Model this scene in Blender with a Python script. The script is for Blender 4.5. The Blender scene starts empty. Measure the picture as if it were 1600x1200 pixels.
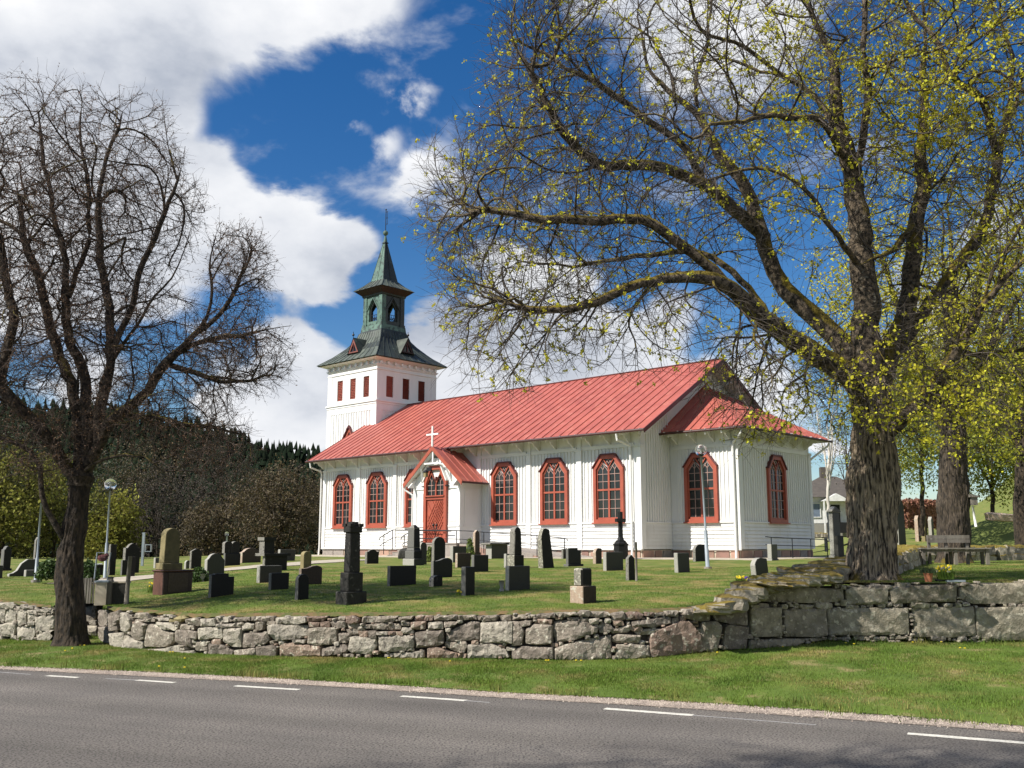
import bpy, math, random
import numpy as np
from mathutils import Vector, noise
from mathutils.geometry import delaunay_2d_cdt
R = math.radians
sc = bpy.context.scene
COL = sc.collection

# ------------------------------------------------------------------ camera, light, sky
FPX, HOR, H0 = 1530.0, 253.0, 1.9
PIT = math.atan(HOR / FPX); CP, SP = math.cos(PIT), math.sin(PIT)
cam_d = bpy.data.cameras.new('camera'); cam = bpy.data.objects.new('camera', cam_d); COL.objects.link(cam)
cam.location = (0, 0, H0); cam.rotation_euler = (math.pi / 2 + PIT, 0, 0)
cam_d.sensor_width = 36; cam_d.lens = 36 * FPX / 1600; cam_d.clip_end = 3000; cam_d.clip_start = .1
sc.camera = cam

SUNH = np.array([-.898, -.438]); SUNH = SUNH / np.linalg.norm(SUNH); SUNEL = R(44)
sd = Vector((SUNH[0] * math.cos(SUNEL), SUNH[1] * math.cos(SUNEL), math.sin(SUNEL)))
sun_d = bpy.data.lights.new('sun', 'SUN'); sun = bpy.data.objects.new('sun', sun_d); COL.objects.link(sun)
sun_d.energy = 5.0; sun_d.angle = R(.53); sun_d.color = (1, .955, .885)
sun.rotation_euler = sd.to_track_quat('Z', 'Y').to_euler()
sc.view_settings.view_transform = 'Standard'; sc.view_settings.look = 'None'
sc.view_settings.exposure = .54; sc.view_settings.gamma = 1; sc.view_settings.use_curve_mapping = False


def ray(x, y):
    u = (x - 800) / FPX; v = (600 - y) / FPX
    return np.array([u, CP - v * SP, SP + v * CP])


def P3(x, y, Y):
    r = ray(x, y); return np.array([0, 0, H0]) + r * (Y / r[1])


def gnd(x, y, z=0.):
    r = ray(x, y); return np.array([0, 0, H0]) + r * ((z - H0) / r[2])


def proj(X):
    X = np.asarray(X, float) - [0, 0, H0]; f = X[1] * CP + X[2] * SP; v = -X[1] * SP + X[2] * CP
    return 800 + FPX * X[0] / f, 600 - FPX * v / f


W = bpy.data.worlds.new('World'); sc.world = W; W.use_nodes = True
nt = W.node_tree; nt.nodes.clear()
def wn(t, **k):
    n = nt.nodes.new(t)
    for a, b in k.items(): setattr(n, a, b)
    return n
L = nt.links.new
tc = wn('ShaderNodeTexCoord'); nrm = wn('ShaderNodeVectorMath', operation='NORMALIZE'); L(tc.outputs['Generated'], nrm.inputs[0])
sky = wn('ShaderNodeTexSky', sky_type='NISHITA'); sky.sun_disc = False; sky.sun_elevation = SUNEL
sky.sun_rotation = math.atan2(SUNH[0], SUNH[1]); sky.air_density = 1.0; sky.dust_density = .3; sky.ozone_density = 2.5
hsv = wn('ShaderNodeHueSaturation'); hsv.inputs['Hue'].default_value = .507; hsv.inputs['Saturation'].default_value = 1.38; hsv.inputs['Value'].default_value = .9; L(sky.outputs[0], hsv.inputs['Color'])
bg1 = wn('ShaderNodeBackground'); bg1.inputs[1].default_value = .086; L(hsv.outputs[0], bg1.inputs[0])
# cloud field: soft lobes at fixed directions of the sky, broken up by fractal noise
n1 = wn('ShaderNodeTexNoise'); n1.inputs['Scale'].default_value = 7.0; n1.inputs['Detail'].default_value = 10; n1.inputs['Roughness'].default_value = .57; n1.inputs['Distortion'].default_value = .25
sq = wn('ShaderNodeVectorMath', operation='MULTIPLY'); sq.inputs[1].default_value = (1, 1, 1.7); L(nrm.outputs[0], sq.inputs[0]); L(sq.outputs[0], n1.inputs['Vector'])
wv = wn('ShaderNodeVectorMath', operation='SUBTRACT'); L(n1.outputs['Color'], wv.inputs[0]); wv.inputs[1].default_value = (.5, .5, .5)
ws = wn('ShaderNodeVectorMath', operation='SCALE'); L(wv.outputs[0], ws.inputs[0]); ws.inputs['Scale'].default_value = .125
wa = wn('ShaderNodeVectorMath', operation='ADD'); L(nrm.outputs[0], wa.inputs[0]); L(ws.outputs[0], wa.inputs[1])
LOBES = [(40, 20, 300, 1.3), (300, -10, 170, 1.2), (430, 0, 130, 1), (560, -40, 120, 1), (-150, 250, 330, 1.2), (120, 190, 190, 1.1), (225, 245, 105, .8),
         (300, 330, 105, 1.0), (395, 385, 110, 1.1), (480, 385, 95, 1.2), (550, 375, 65, .9), (250, 410, 120, 1.0), (90, 400, 150, .9), (340, 270, 55, .6),
         (615, 230, 46, .40), (560, 205, 36, .32), (668, 157, 40, .42), (688, 275, 55, .52), (735, 310, 40, .35),
         (440, 520, 70, .9), (480, 600, 110, 1.1), (400, 640, 130, 1), (470, 680, 120, 1), (130, 600, 90, .9), (330, 540, 40, .6), (300, 640, 60, .7),
         (660, 520, 85, 1.1), (730, 560, 105, 1.2), (800, 570, 110, 1.1), (640, 600, 120, 1), (880, 500, 120, 1.1), (960, 560, 130, 1.1), (790, 450, 80, .9),
         (1040, 480, 80, .8), (1080, 590, 70, .7), (1190, 620, 120, .8), (1060, 40, 120, 1), (1190, 30, 130, 1), (950, -40, 100, .8), (1300, 710, 45, .8),
         (1450, 500, 140, .7), (1560, 330, 90, .5)]
acc = None
for (px, py, r, s) in LOBES:
    c = ray(px, py); c = c / np.linalg.norm(c); rr = r / FPX * .93
    d = wn('ShaderNodeVectorMath', operation='DISTANCE'); L(wa.outputs[0], d.inputs[0]); d.inputs[1].default_value = tuple(c)
    m = wn('ShaderNodeMapRange', interpolation_type='SMOOTHSTEP'); L(d.outputs['Value'], m.inputs['Value'])
    m.inputs['From Min'].default_value = rr * 1.15; m.inputs['From Max'].default_value = 0; m.inputs['To Min'].default_value = 0; m.inputs['To Max'].default_value = s
    if acc is None: acc = m.outputs[0]
    else:
        a = wn('ShaderNodeMath', operation='ADD'); L(acc, a.inputs[0]); L(m.outputs[0], a.inputs[1]); acc = a.outputs[0]
# away from the photograph's part of the sky plain broken cloud goes on
sep = wn('ShaderNodeSeparateXYZ'); L(nrm.outputs[0], sep.inputs[0])
out = wn('ShaderNodeMapRange'); L(sep.outputs['Y'], out.inputs['Value']); out.inputs['From Min'].default_value = .78; out.inputs['From Max'].default_value = .45
out.inputs['To Min'].default_value = 0; out.inputs['To Max'].default_value = .6
n2 = wn('ShaderNodeTexNoise'); n2.inputs['Scale'].default_value = 1.6; n2.inputs['Detail'].default_value = 3; L(nrm.outputs[0], n2.inputs['Vector'])
o2 = wn('ShaderNodeMapRange'); L(n2.outputs[0], o2.inputs['Value']); o2.inputs['From Min'].default_value = .42; o2.inputs['From Max'].default_value = .6
om = wn('ShaderNodeMath', operation='MULTIPLY'); L(out.outputs[0], om.inputs[0]); L(o2.outputs[0], om.inputs[1])
a = wn('ShaderNodeMath', operation='ADD'); L(acc, a.inputs[0]); L(om.outputs[0], a.inputs[1]); acc = a.outputs[0]
lim = wn('ShaderNodeMath', operation='MINIMUM'); L(acc, lim.inputs[0]); lim.inputs[1].default_value = 1.0
nn = wn('ShaderNodeMapRange'); L(n1.outputs['Fac'], nn.inputs['Value']); nn.inputs['From Min'].default_value = .3; nn.inputs['From Max'].default_value = .7
nn.inputs['To Min'].default_value = -.38; nn.inputs['To Max'].default_value = .38
ad = wn('ShaderNodeMath', operation='ADD'); L(lim.outputs[0], ad.inputs[0]); L(nn.outputs[0], ad.inputs[1])
den = wn('ShaderNodeMapRange', interpolation_type='SMOOTHSTEP'); L(ad.outputs[0], den.inputs['Value']); den.inputs['From Min'].default_value = .12; den.inputs['From Max'].default_value = .62
# cloud shading: thicker = brighter rim / greyer core, driven by a second larger noise
n3 = wn('ShaderNodeTexNoise'); n3.inputs['Scale'].default_value = 4.2; n3.inputs['Detail'].default_value = 7; n3.inputs['Roughness'].default_value = .55
of = wn('ShaderNodeVectorMath', operation='ADD'); L(sq.outputs[0], of.inputs[0]); of.inputs[1].default_value = (3.1, 1.7, 5.2); L(of.outputs[0], n3.inputs['Vector'])
cr = wn('ShaderNodeValToRGB'); L(n3.outputs['Fac'], cr.inputs[0])
cr.color_ramp.elements[0].position = .32; cr.color_ramp.elements[0].color = (.38, .42, .50, 1)
cr.color_ramp.elements[1].position = .62; cr.color_ramp.elements[1].color = (.87, .875, .89, 1)
e = cr.color_ramp.elements.new(.46); e.color = (.66, .685, .735, 1)
bg2 = wn('ShaderNodeBackground'); L(cr.outputs[0], bg2.inputs[0]); bg2.inputs[1].default_value = .80
mx = wn('ShaderNodeMixShader'); L(den.outputs[0], mx.inputs[0]); L(bg1.outputs[0], mx.inputs[1]); L(bg2.outputs[0], mx.inputs[2])
wo = wn('ShaderNodeOutputWorld'); L(mx.outputs[0], wo.inputs[0])

# ------------------------------------------------------------------ materials
MATS = {}
def mat(name, c1, c2=None, scale=3., c3=None, s3=12., t3=(.6, .68), rough=.8, bump=0., bs=30., bd=.02, orand=0., irand=0., metal=0., spec=.4,
        moss=None, ramp=(.35, .65), trans=0., stretch=(1, 1, 1), detail=6, wave=None, obj=False):
    m = bpy.data.materials.new(name); m.use_nodes = True; t = m.node_tree; N = t.nodes; K = t.links.new
    b = N['Principled BSDF']; b.inputs['Roughness'].default_value = rough; b.inputs['Metallic'].default_value = metal
    b.inputs['Specular IOR Level'].default_value = spec
    g = N.new('ShaderNodeNewGeometry'); ti = N.new('ShaderNodeTexCoord')
    mp = N.new('ShaderNodeVectorMath'); mp.operation = 'MULTIPLY'; mp.inputs[1].default_value = stretch
    K(ti.outputs['Object'] if obj else g.outputs['Position'], mp.inputs[0])
    def nz(s, d=6, r=.55):
        n = N.new('ShaderNodeTexNoise'); n.inputs['Scale'].default_value = s; n.inputs['Detail'].default_value = d; n.inputs['Roughness'].default_value = r
        K(mp.outputs[0], n.inputs['Vector']); return n
    def mixc(f, a_, b_):
        x = N.new('ShaderNodeMix'); x.data_type = 'RGBA'
        if hasattr(f, 'default_value'): K(f, x.inputs[0])
        else: x.inputs[0].default_value = f
        for i, v in ((6, a_), (7, b_)):
            if isinstance(v, tuple): x.inputs[i].default_value = (*v, 1)
            else: K(v, x.inputs[i])
        return x.outputs[2]
    def rng(v, a_, b_, c_=0., d_=1.):
        x = N.new('ShaderNodeMapRange'); K(v, x.inputs['Value']); x.inputs['From Min'].default_value = a_; x.inputs['From Max'].default_value = b_
        x.inputs['To Min'].default_value = c_; x.inputs['To Max'].default_value = d_; return x.outputs[0]
    c2 = c2 or tuple(v * .8 for v in c1)
    n = nz(scale, detail); col = mixc(rng(n.outputs['Fac'], *ramp), tuple(c1), tuple(c2))
    if c3: n_ = nz(s3, 5); col = mixc(rng(n_.outputs['Fac'], *t3), col, tuple(c3))
    if moss:
        sx = N.new('ShaderNodeSeparateXYZ'); K(g.outputs['Normal'], sx.inputs[0]); nm = nz(moss[2], 5)
        q = N.new('ShaderNodeMath'); q.operation = 'ADD'; K(rng(sx.outputs['Z'], moss[1] - .35, moss[1] + .35, -.25, .25), q.inputs[0]); K(nm.outputs['Fac'], q.inputs[1])
        col = mixc(rng(q.outputs[0], .5, .62), col, tuple(moss[0]))
    for k, src in ((orand, 'o'), (irand, 'i')):
        if k:
            o = (N.new('ShaderNodeObjectInfo').outputs['Random'] if src == 'o' else g.outputs['Random Per Island'])
            h = N.new('ShaderNodeHueSaturation'); K(col, h.inputs['Color']); K(rng(o, 0, 1, 1 - k, 1 + k), h.inputs['Value'])
            K(rng(o, 0, 1, .5 - k * .03, .5 + k * .03), h.inputs['Hue']); col = h.outputs[0]
    K(col, b.inputs['Base Color'])
    if bump:
        nb = nz(bs, 8, .62); bu = N.new('ShaderNodeBump'); bu.inputs['Strength'].default_value = bump; bu.inputs['Distance'].default_value = bd
        K(nb.outputs['Fac'], bu.inputs['Height']); K(bu.outputs[0], b.inputs['Normal'])
    if trans:
        tr = N.new('ShaderNodeBsdfTranslucent'); K(col, tr.inputs[0]); ms = N.new('ShaderNodeMixShader'); ms.inputs[0].default_value = trans
        K(b.outputs[0], ms.inputs[1]); K(tr.outputs[0], ms.inputs[2]); K(ms.outputs[0], N['Material Output'].inputs[0])
    MATS[name] = m; return m

WHITE = mat('white_paint', (.74, .73, .705), (.68, .67, .64), 1.3, rough=.55, bump=.15, bs=25, bd=.004, stretch=(1, 1, .3))
WHITEB = mat('white_boards', (.73, .72, .695), (.66, .65, .62), 1.7, c3=(.58, .56, .50), s3=4, t3=(.58, .74), rough=.6, bump=.2, bs=18, bd=.005, orand=.03, stretch=(1, 1, .25))
RED = mat('red_paint', (.37, .088, .050), (.30, .070, .042), 2, rough=.5, bump=.1, bs=30, bd=.003)
ROOF = mat('red_sheet_metal', (.405, .112, .082), (.335, .090, .067), .9, c3=(.44, .15, .112), s3=2.2, t3=(.52, .72), rough=.45, bump=.15, bs=2.5, bd=.01, orand=.05)
ROOFD = mat('dark_red_trim', (.12, .025, .022), (.09, .02, .018), 3, rough=.5)
GUT = mat('brown_gutter', (.07, .03, .026), rough=.4)
GLASS = mat('window_glass', (.012, .014, .015), (.022, .025, .026), .6, rough=.08, spec=.4, orand=.5, bump=.4, bs=3, bd=.01)
BAR = mat('pale_glazing_bar', (.42, .27, .23), rough=.6)
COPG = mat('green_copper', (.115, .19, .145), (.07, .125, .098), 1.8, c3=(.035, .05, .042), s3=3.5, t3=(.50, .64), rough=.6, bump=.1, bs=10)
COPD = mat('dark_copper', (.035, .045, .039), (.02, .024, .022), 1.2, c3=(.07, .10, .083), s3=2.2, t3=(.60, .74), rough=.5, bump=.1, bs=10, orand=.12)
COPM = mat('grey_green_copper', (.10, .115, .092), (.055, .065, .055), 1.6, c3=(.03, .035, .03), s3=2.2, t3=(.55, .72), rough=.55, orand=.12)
IRON = mat('black_iron', (.014, .014, .015), rough=.5, spec=.3)
CONC = mat('grey_granite_block', (.30, .26, .225), (.22, .195, .17), 6, rough=.85, bump=.3, bs=50, bd=.01)
FSTONE = mat('foundation_granite', (.36, .21, .16), (.26, .17, .13), 3, rough=.85, bump=.4, bs=20, bd=.02, orand=.25)
MORTAR = mat('pale_mortar', (.52, .44, .34), rough=.9, bump=.3, bs=30)
STONE = mat('rubble_stone', (.29, .245, .195), (.165, .138, .108), 9, c3=(.44, .40, .32), s3=15, t3=(.575, .625), rough=.9, bump=1, bs=26, bd=.03, orand=.22)
STONEP = mat('pinkish_rubble_stone', (.29, .205, .155), (.18, .13, .10), 9, c3=(.43, .38, .30), s3=15, t3=(.585, .63), rough=.9, bump=1, bs=26, bd=.03, orand=.2)
STONEL = mat('pale_lichen_stone', (.42, .375, .30), (.26, .23, .185), 10, c3=(.15, .13, .105), s3=13, t3=(.56, .64), rough=.9, bump=1, bs=26, bd=.03, orand=.2)
STONEG = mat('grey_cut_stone', (.31, .27, .20), (.18, .155, .11), 7, c3=(.45, .40, .30), s3=11, t3=(.57, .64), rough=.9, bump=1, bs=22, bd=.03, orand=.15)
STONEM = mat('mossy_stone', (.33, .29, .22), (.19, .165, .125), 6, c3=(.42, .39, .31), s3=12, t3=(.58, .66), rough=.95, bump=.9, bs=20, bd=.03, orand=.2, moss=((.17, .125, .02), .40, 3.0))
CORE = mat('wall_core_earth', (.09, .075, .058), rough=1, bump=.5, bs=20)
SOIL = mat('dry_earth_edge', (.16, .105, .045), (.085, .095, .025), 7, ramp=(.42, .58), rough=1, bump=.6, bs=30, bd=.03)
LAWN = mat('lawn_grass', (.145, .185, .032), (.09, .13, .024), 1.1, c3=(.27, .215, .08), s3=1.2, t3=(.47, .68), rough=.9, bump=.7, bs=45, bd=.03, spec=.2)
VERGE = mat('verge_grass', (.12, .17, .03), (.08, .125, .022), 1.5, c3=(.26, .21, .095), s3=1.9, t3=(.54, .68), rough=.9, bump=.6, bs=60, bd=.02, spec=.2)
BLADE = mat('grass_blades', (.17, .235, .038), (.105, .17, .027), 1.3, c3=(.32, .26, .095), s3=1.2, t3=(.48, .68), rough=.6, irand=.5, trans=.35, spec=.2)
ASPH = mat('asphalt', (.275, .245, .212), (.215, .193, .170), .55, c3=(.085, .077, .070), s3=42, t3=(.50, .58), rough=.9, bump=1, bs=90, bd=.035, spec=.3)
_t = ASPH.node_tree; _N = _t.nodes; _b = _N['Principled BSDF']; _src = _b.inputs['Base Color'].links[0].from_socket
_g = _N.new('ShaderNodeNewGeometry'); _d = _N.new('ShaderNodeVectorMath'); _d.operation = 'DOT_PRODUCT'; _t.links.new(_g.outputs['Position'], _d.inputs[0]); _d.inputs[1].default_value = (.36, .93, 0)
_n = _N.new('ShaderNodeTexNoise'); _n.noise_dimensions = '1D'; _n.inputs['Scale'].default_value = .75; _n.inputs['Detail'].default_value = 3; _t.links.new(_d.outputs['Value'], _n.inputs['W'])
_r = _N.new('ShaderNodeMapRange'); _t.links.new(_n.outputs['Fac'], _r.inputs['Value']); _r.inputs['From Min'].default_value = .3; _r.inputs['From Max'].default_value = .7; _r.inputs['To Min'].default_value = .80; _r.inputs['To Max'].default_value = 1.16
_h = _N.new('ShaderNodeHueSaturation'); _t.links.new(_src, _h.inputs['Color']); _t.links.new(_r.outputs[0], _h.inputs['Value']); _t.links.new(_h.outputs[0], _b.inputs['Base Color'])
GRAVEL = mat('pink_gravel', (.40, .325, .26), (.22, .18, .145), 45, ramp=(.44, .56), c3=(.16, .15, .07), s3=4, t3=(.62, .72), rough=.95, bump=1, bs=120, bd=.02)
PATHM = mat('pale_gravel_path', (.46, .40, .31), (.38, .33, .25), 8, rough=.95, bump=.5, bs=60)
PAINT = mat('white_road_paint', (.70, .67, .58), (.56, .53, .46), 12, c3=(.25, .235, .21), s3=38, t3=(.57, .66), rough=.7, bump=.3, bs=100)
PAINTW = mat('worn_road_paint', (.42, .41, .39), (.28, .27, .26), 20, rough=.8)
BARK = mat('maple_bark', (.36, .28, .19), (.035, .026, .019), 30, ramp=(.42, .60), rough=.95, bump=1, bs=30, bd=.06, stretch=(1, 1, .11), moss=((.12, .09, .014), .50, 1.3), c3=(.07, .055, .04), s3=3.5, t3=(.56, .74))
BARK2 = mat('old_dark_maple_bark', (.10, .076, .052), (.02, .016, .012), 26, ramp=(.36, .60), rough=.95, bump=1, bs=26, bd=.05, stretch=(1, 1, .14), moss=((.11, .085, .012), .5, 1.2))
BARKT = mat('dark_branch_bark', (.085, .064, .044), (.020, .015, .011), 13, ramp=(.40, .60), rough=.95, bump=1, bs=20, bd=.05, moss=((.12, .095, .014), .45, 1.1))
TWIGD = mat('dark_twigs', (.088, .062, .046), (.05, .036, .028), 2, rough=.9)
BARKL = mat('branch_bark', (.16, .122, .082), (.026, .020, .014), 13, ramp=(.42, .58), rough=.95, bump=1, bs=20, bd=.05, moss=((.17, .125, .016), .25, 1.2), c3=(.19, .17, .13), s3=9, t3=(.62, .68))
BARKD = mat('dark_mossy_bark', (.060, .043, .028), (.018, .014, .010), 16, ramp=(.40, .60), rough=.95, bump=1, bs=20, bd=.05, stretch=(1, 1, .4), moss=((.07, .06, .012), .55, 2.0), c3=(.12, .085, .055), s3=7, t3=(.62, .70))
TWIG = mat('grey_twigs', (.10, .082, .066), (.06, .048, .038), 2, rough=.9)
BUDY = mat('yellow_green_leaves', (.66, .60, .05), (.52, .50, .045), 1.2, rough=.6, irand=.35, trans=.45, spec=.2)
BUDR = mat('brown_red_buds', (.20, .105, .06), (.15, .09, .045), 1, rough=.7, irand=.35, trans=.2)
LEAFG = mat('spring_leaves', (.34, .35, .055), (.24, .27, .045), .5, rough=.6, irand=.35, trans=.4, spec=.2)
LEAFY = mat('olive_yellow_leaves', (.235, .225, .045), (.085, .085, .025), .45, ramp=(.4, .6), rough=.7, irand=.5, trans=.3, spec=.1)
LEAFB = mat('olive_brown_leaves', (.115, .082, .038), (.065, .050, .026), .5, rough=.7, irand=.4, trans=.25)
LEAFR = mat('grey_brown_twig_haze', (.060, .044, .034), (.036, .028, .023), .5, rough=.9, irand=.4, trans=.1)
LEAFD = mat('dark_evergreen_leaves', (.045, .065, .022), (.03, .045, .016), 1, rough=.6, irand=.4, trans=.1)
SPRUCE = mat('spruce_needles', (.010, .016, .009), (.006, .009, .005), .02, rough=1, spec=.03, orand=.25, irand=.4)
HILLM = mat('forest_floor', (.025, .025, .015), rough=1)
FIELD = mat('far_grass', (.16, .19, .045), (.12, .145, .035), .12, rough=1)
GLOBE = mat('clear_globe', (.9, .9, .9), rough=.02)
GLOBE.node_tree.nodes['Principled BSDF'].inputs['Transmission Weight'].default_value = .92
GLOBE.node_tree.nodes['Principled BSDF'].inputs['IOR'].default_value = 1.12
POLE = mat('galvanised_pole', (.27, .31, .335), (.21, .24, .26), 3, rough=.45, spec=.5)
G_BLK = mat('black_granite', (.010, .010, .010), (.014, .014, .013), 30, rough=.5, spec=.2)
G_DRK = mat('dark_grey_granite', (.045, .043, .036), (.030, .029, .025), 40, rough=.7, spec=.2, c3=(.085, .08, .067), s3=9, t3=(.6, .7))
G_GRY = mat('grey_granite', (.135, .132, .108), (.105, .102, .084), 45, rough=.7, bump=.2, bs=60)
G_PAL = mat('pale_grey_granite', (.27, .255, .22), (.22, .21, .18), 40, rough=.7, bump=.2, bs=60)
G_TAN = mat('tan_sandstone', (.27, .22, .105), (.20, .165, .08), 8, rough=.85, bump=.2, bs=60)
G_RED = mat('red_brown_granite', (.125, .055, .038), (.085, .038, .028), 20, rough=.5)
G_PNK = mat('pinkish_granite', (.40, .30, .22), (.30, .22, .16), 30, rough=.8, c3=(.46, .43, .34), s3=12, t3=(.55, .65), bump=.3, bs=50)
G_LIC = mat('lichen_spotted_granite', (.13, .125, .10), (.08, .078, .065), 12, rough=.9, c3=(.42, .41, .32), s3=22, t3=(.54, .62), bump=.6, bs=30)
G_LICL = mat('pale_lichen_granite', (.26, .245, .19), (.13, .12, .095), 14, rough=.9, c3=(.46, .44, .35), s3=24, t3=(.54, .62), bump=.6, bs=30)
G_BRN = mat('brown_granite', (.085, .062, .046), (.06, .044, .034), 30, rough=.6, spec=.2)
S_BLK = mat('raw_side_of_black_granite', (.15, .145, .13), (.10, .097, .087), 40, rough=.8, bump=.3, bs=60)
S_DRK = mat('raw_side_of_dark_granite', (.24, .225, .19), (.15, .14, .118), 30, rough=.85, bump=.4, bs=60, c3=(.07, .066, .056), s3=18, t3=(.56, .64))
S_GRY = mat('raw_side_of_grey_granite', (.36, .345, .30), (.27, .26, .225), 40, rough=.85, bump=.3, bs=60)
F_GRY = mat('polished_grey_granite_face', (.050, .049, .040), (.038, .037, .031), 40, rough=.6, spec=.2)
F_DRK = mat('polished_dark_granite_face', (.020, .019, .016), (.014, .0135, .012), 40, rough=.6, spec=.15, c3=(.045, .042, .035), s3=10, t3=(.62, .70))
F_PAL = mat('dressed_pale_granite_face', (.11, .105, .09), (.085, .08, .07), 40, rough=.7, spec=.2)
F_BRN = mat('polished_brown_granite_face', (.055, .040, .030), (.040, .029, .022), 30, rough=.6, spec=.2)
F_TAN = mat('darker_sandstone_face', (.15, .125, .06), (.10, .084, .042), 8, rough=.85)  # front of the tan sandstone, a darker tone of the same stone
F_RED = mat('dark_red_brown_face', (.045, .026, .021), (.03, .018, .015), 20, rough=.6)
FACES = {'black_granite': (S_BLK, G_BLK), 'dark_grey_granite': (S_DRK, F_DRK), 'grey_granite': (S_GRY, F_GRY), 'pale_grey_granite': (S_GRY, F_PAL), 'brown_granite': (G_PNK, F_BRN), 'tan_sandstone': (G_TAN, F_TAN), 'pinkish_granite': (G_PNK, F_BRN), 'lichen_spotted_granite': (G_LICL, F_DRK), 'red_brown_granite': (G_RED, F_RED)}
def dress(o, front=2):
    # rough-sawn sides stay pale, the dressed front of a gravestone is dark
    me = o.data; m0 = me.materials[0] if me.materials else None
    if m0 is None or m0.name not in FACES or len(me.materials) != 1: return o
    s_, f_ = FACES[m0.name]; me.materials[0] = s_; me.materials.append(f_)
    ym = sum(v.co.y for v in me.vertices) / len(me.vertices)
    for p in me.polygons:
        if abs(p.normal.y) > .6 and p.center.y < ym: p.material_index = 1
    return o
WOODG = mat('weathered_wood', (.20, .18, .15), (.12, .105, .085), 6, rough=.9, bump=.5, bs=30, stretch=(1, 1, .2), orand=.2)
WOODP = mat('pale_board', (.46, .40, .30), (.36, .30, .22), 4, rough=.8, c3=(.22, .17, .12), s3=3, t3=(.62, .7))
TERRA = mat('terracotta', (.45, .16, .08), rough=.8)
YEL = mat('yellow_petals', (.85, .70, .05), (.8, .62, .03), 30, rough=.6, trans=.3)
VIO = mat('violet_petals', (.10, .05, .30), rough=.6)
HOUSEW = mat('house_white_render', (.75, .74, .71), rough=.8)
HOUSER = mat('dark_roof_tiles', (.10, .085, .07), (.07, .06, .05), 3, rough=.8, bump=.5, bs=8, bd=.05)
BLUEG = mat('pale_blue_glass', (.16, .20, .26), rough=.2)
RDBR = mat('red_hedge', (.26, .11, .075), (.18, .09, .055), 1.5, rough=.9, irand=.4)
BIRCH = mat('birch_bark', (.62, .58, .50), (.5, .47, .4), 4, c3=(.08, .07, .06), s3=9, t3=(.62, .68), rough=.8)
RAG = mat('dark_rag', (.03, .025, .028), (.16, .05, .05), 8, rough=.9)

# ------------------------------------------------------------------ object helpers
def finish(o, label=None, cat=None, group=None, kind=None):
    if label: o['label'] = label
    if cat: o['category'] = cat
    if group: o['group'] = group
    if kind: o['kind'] = kind
    return o

def empty(name, loc, rz=0., label=None, cat=None, group=None):
    o = bpy.data.objects.new(name, None); COL.objects.link(o); o.location = tuple(loc); o.rotation_euler = (0, 0, rz)
    o.empty_display_size = .3
    return finish(o, label, cat, group)

def obj_from(name, me, parent=None, loc=(0, 0, 0)):
    o = bpy.data.objects.new(name, me); COL.objects.link(o); o.location = tuple(loc)
    if parent is not None: o.parent = parent
    return o

def mesh_np(name, V, F, m, smooth=False):
    V = np.asarray(V, np.float32); F = np.asarray(F, np.int32); k = F.shape[1]
    me = bpy.data.meshes.new(name); me.vertices.add(len(V)); me.vertices.foreach_set('co', V.ravel())
    me.loops.add(F.size); me.loops.foreach_set('vertex_index', F.ravel()); me.polygons.add(len(F))
    me.polygons.foreach_set('loop_start', np.arange(0, F.size, k, dtype=np.int32))
    if smooth: me.polygons.foreach_set('use_smooth', np.ones(len(F), bool))
    me.update(calc_edges=True); me.materials.append(m); return me

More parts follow.
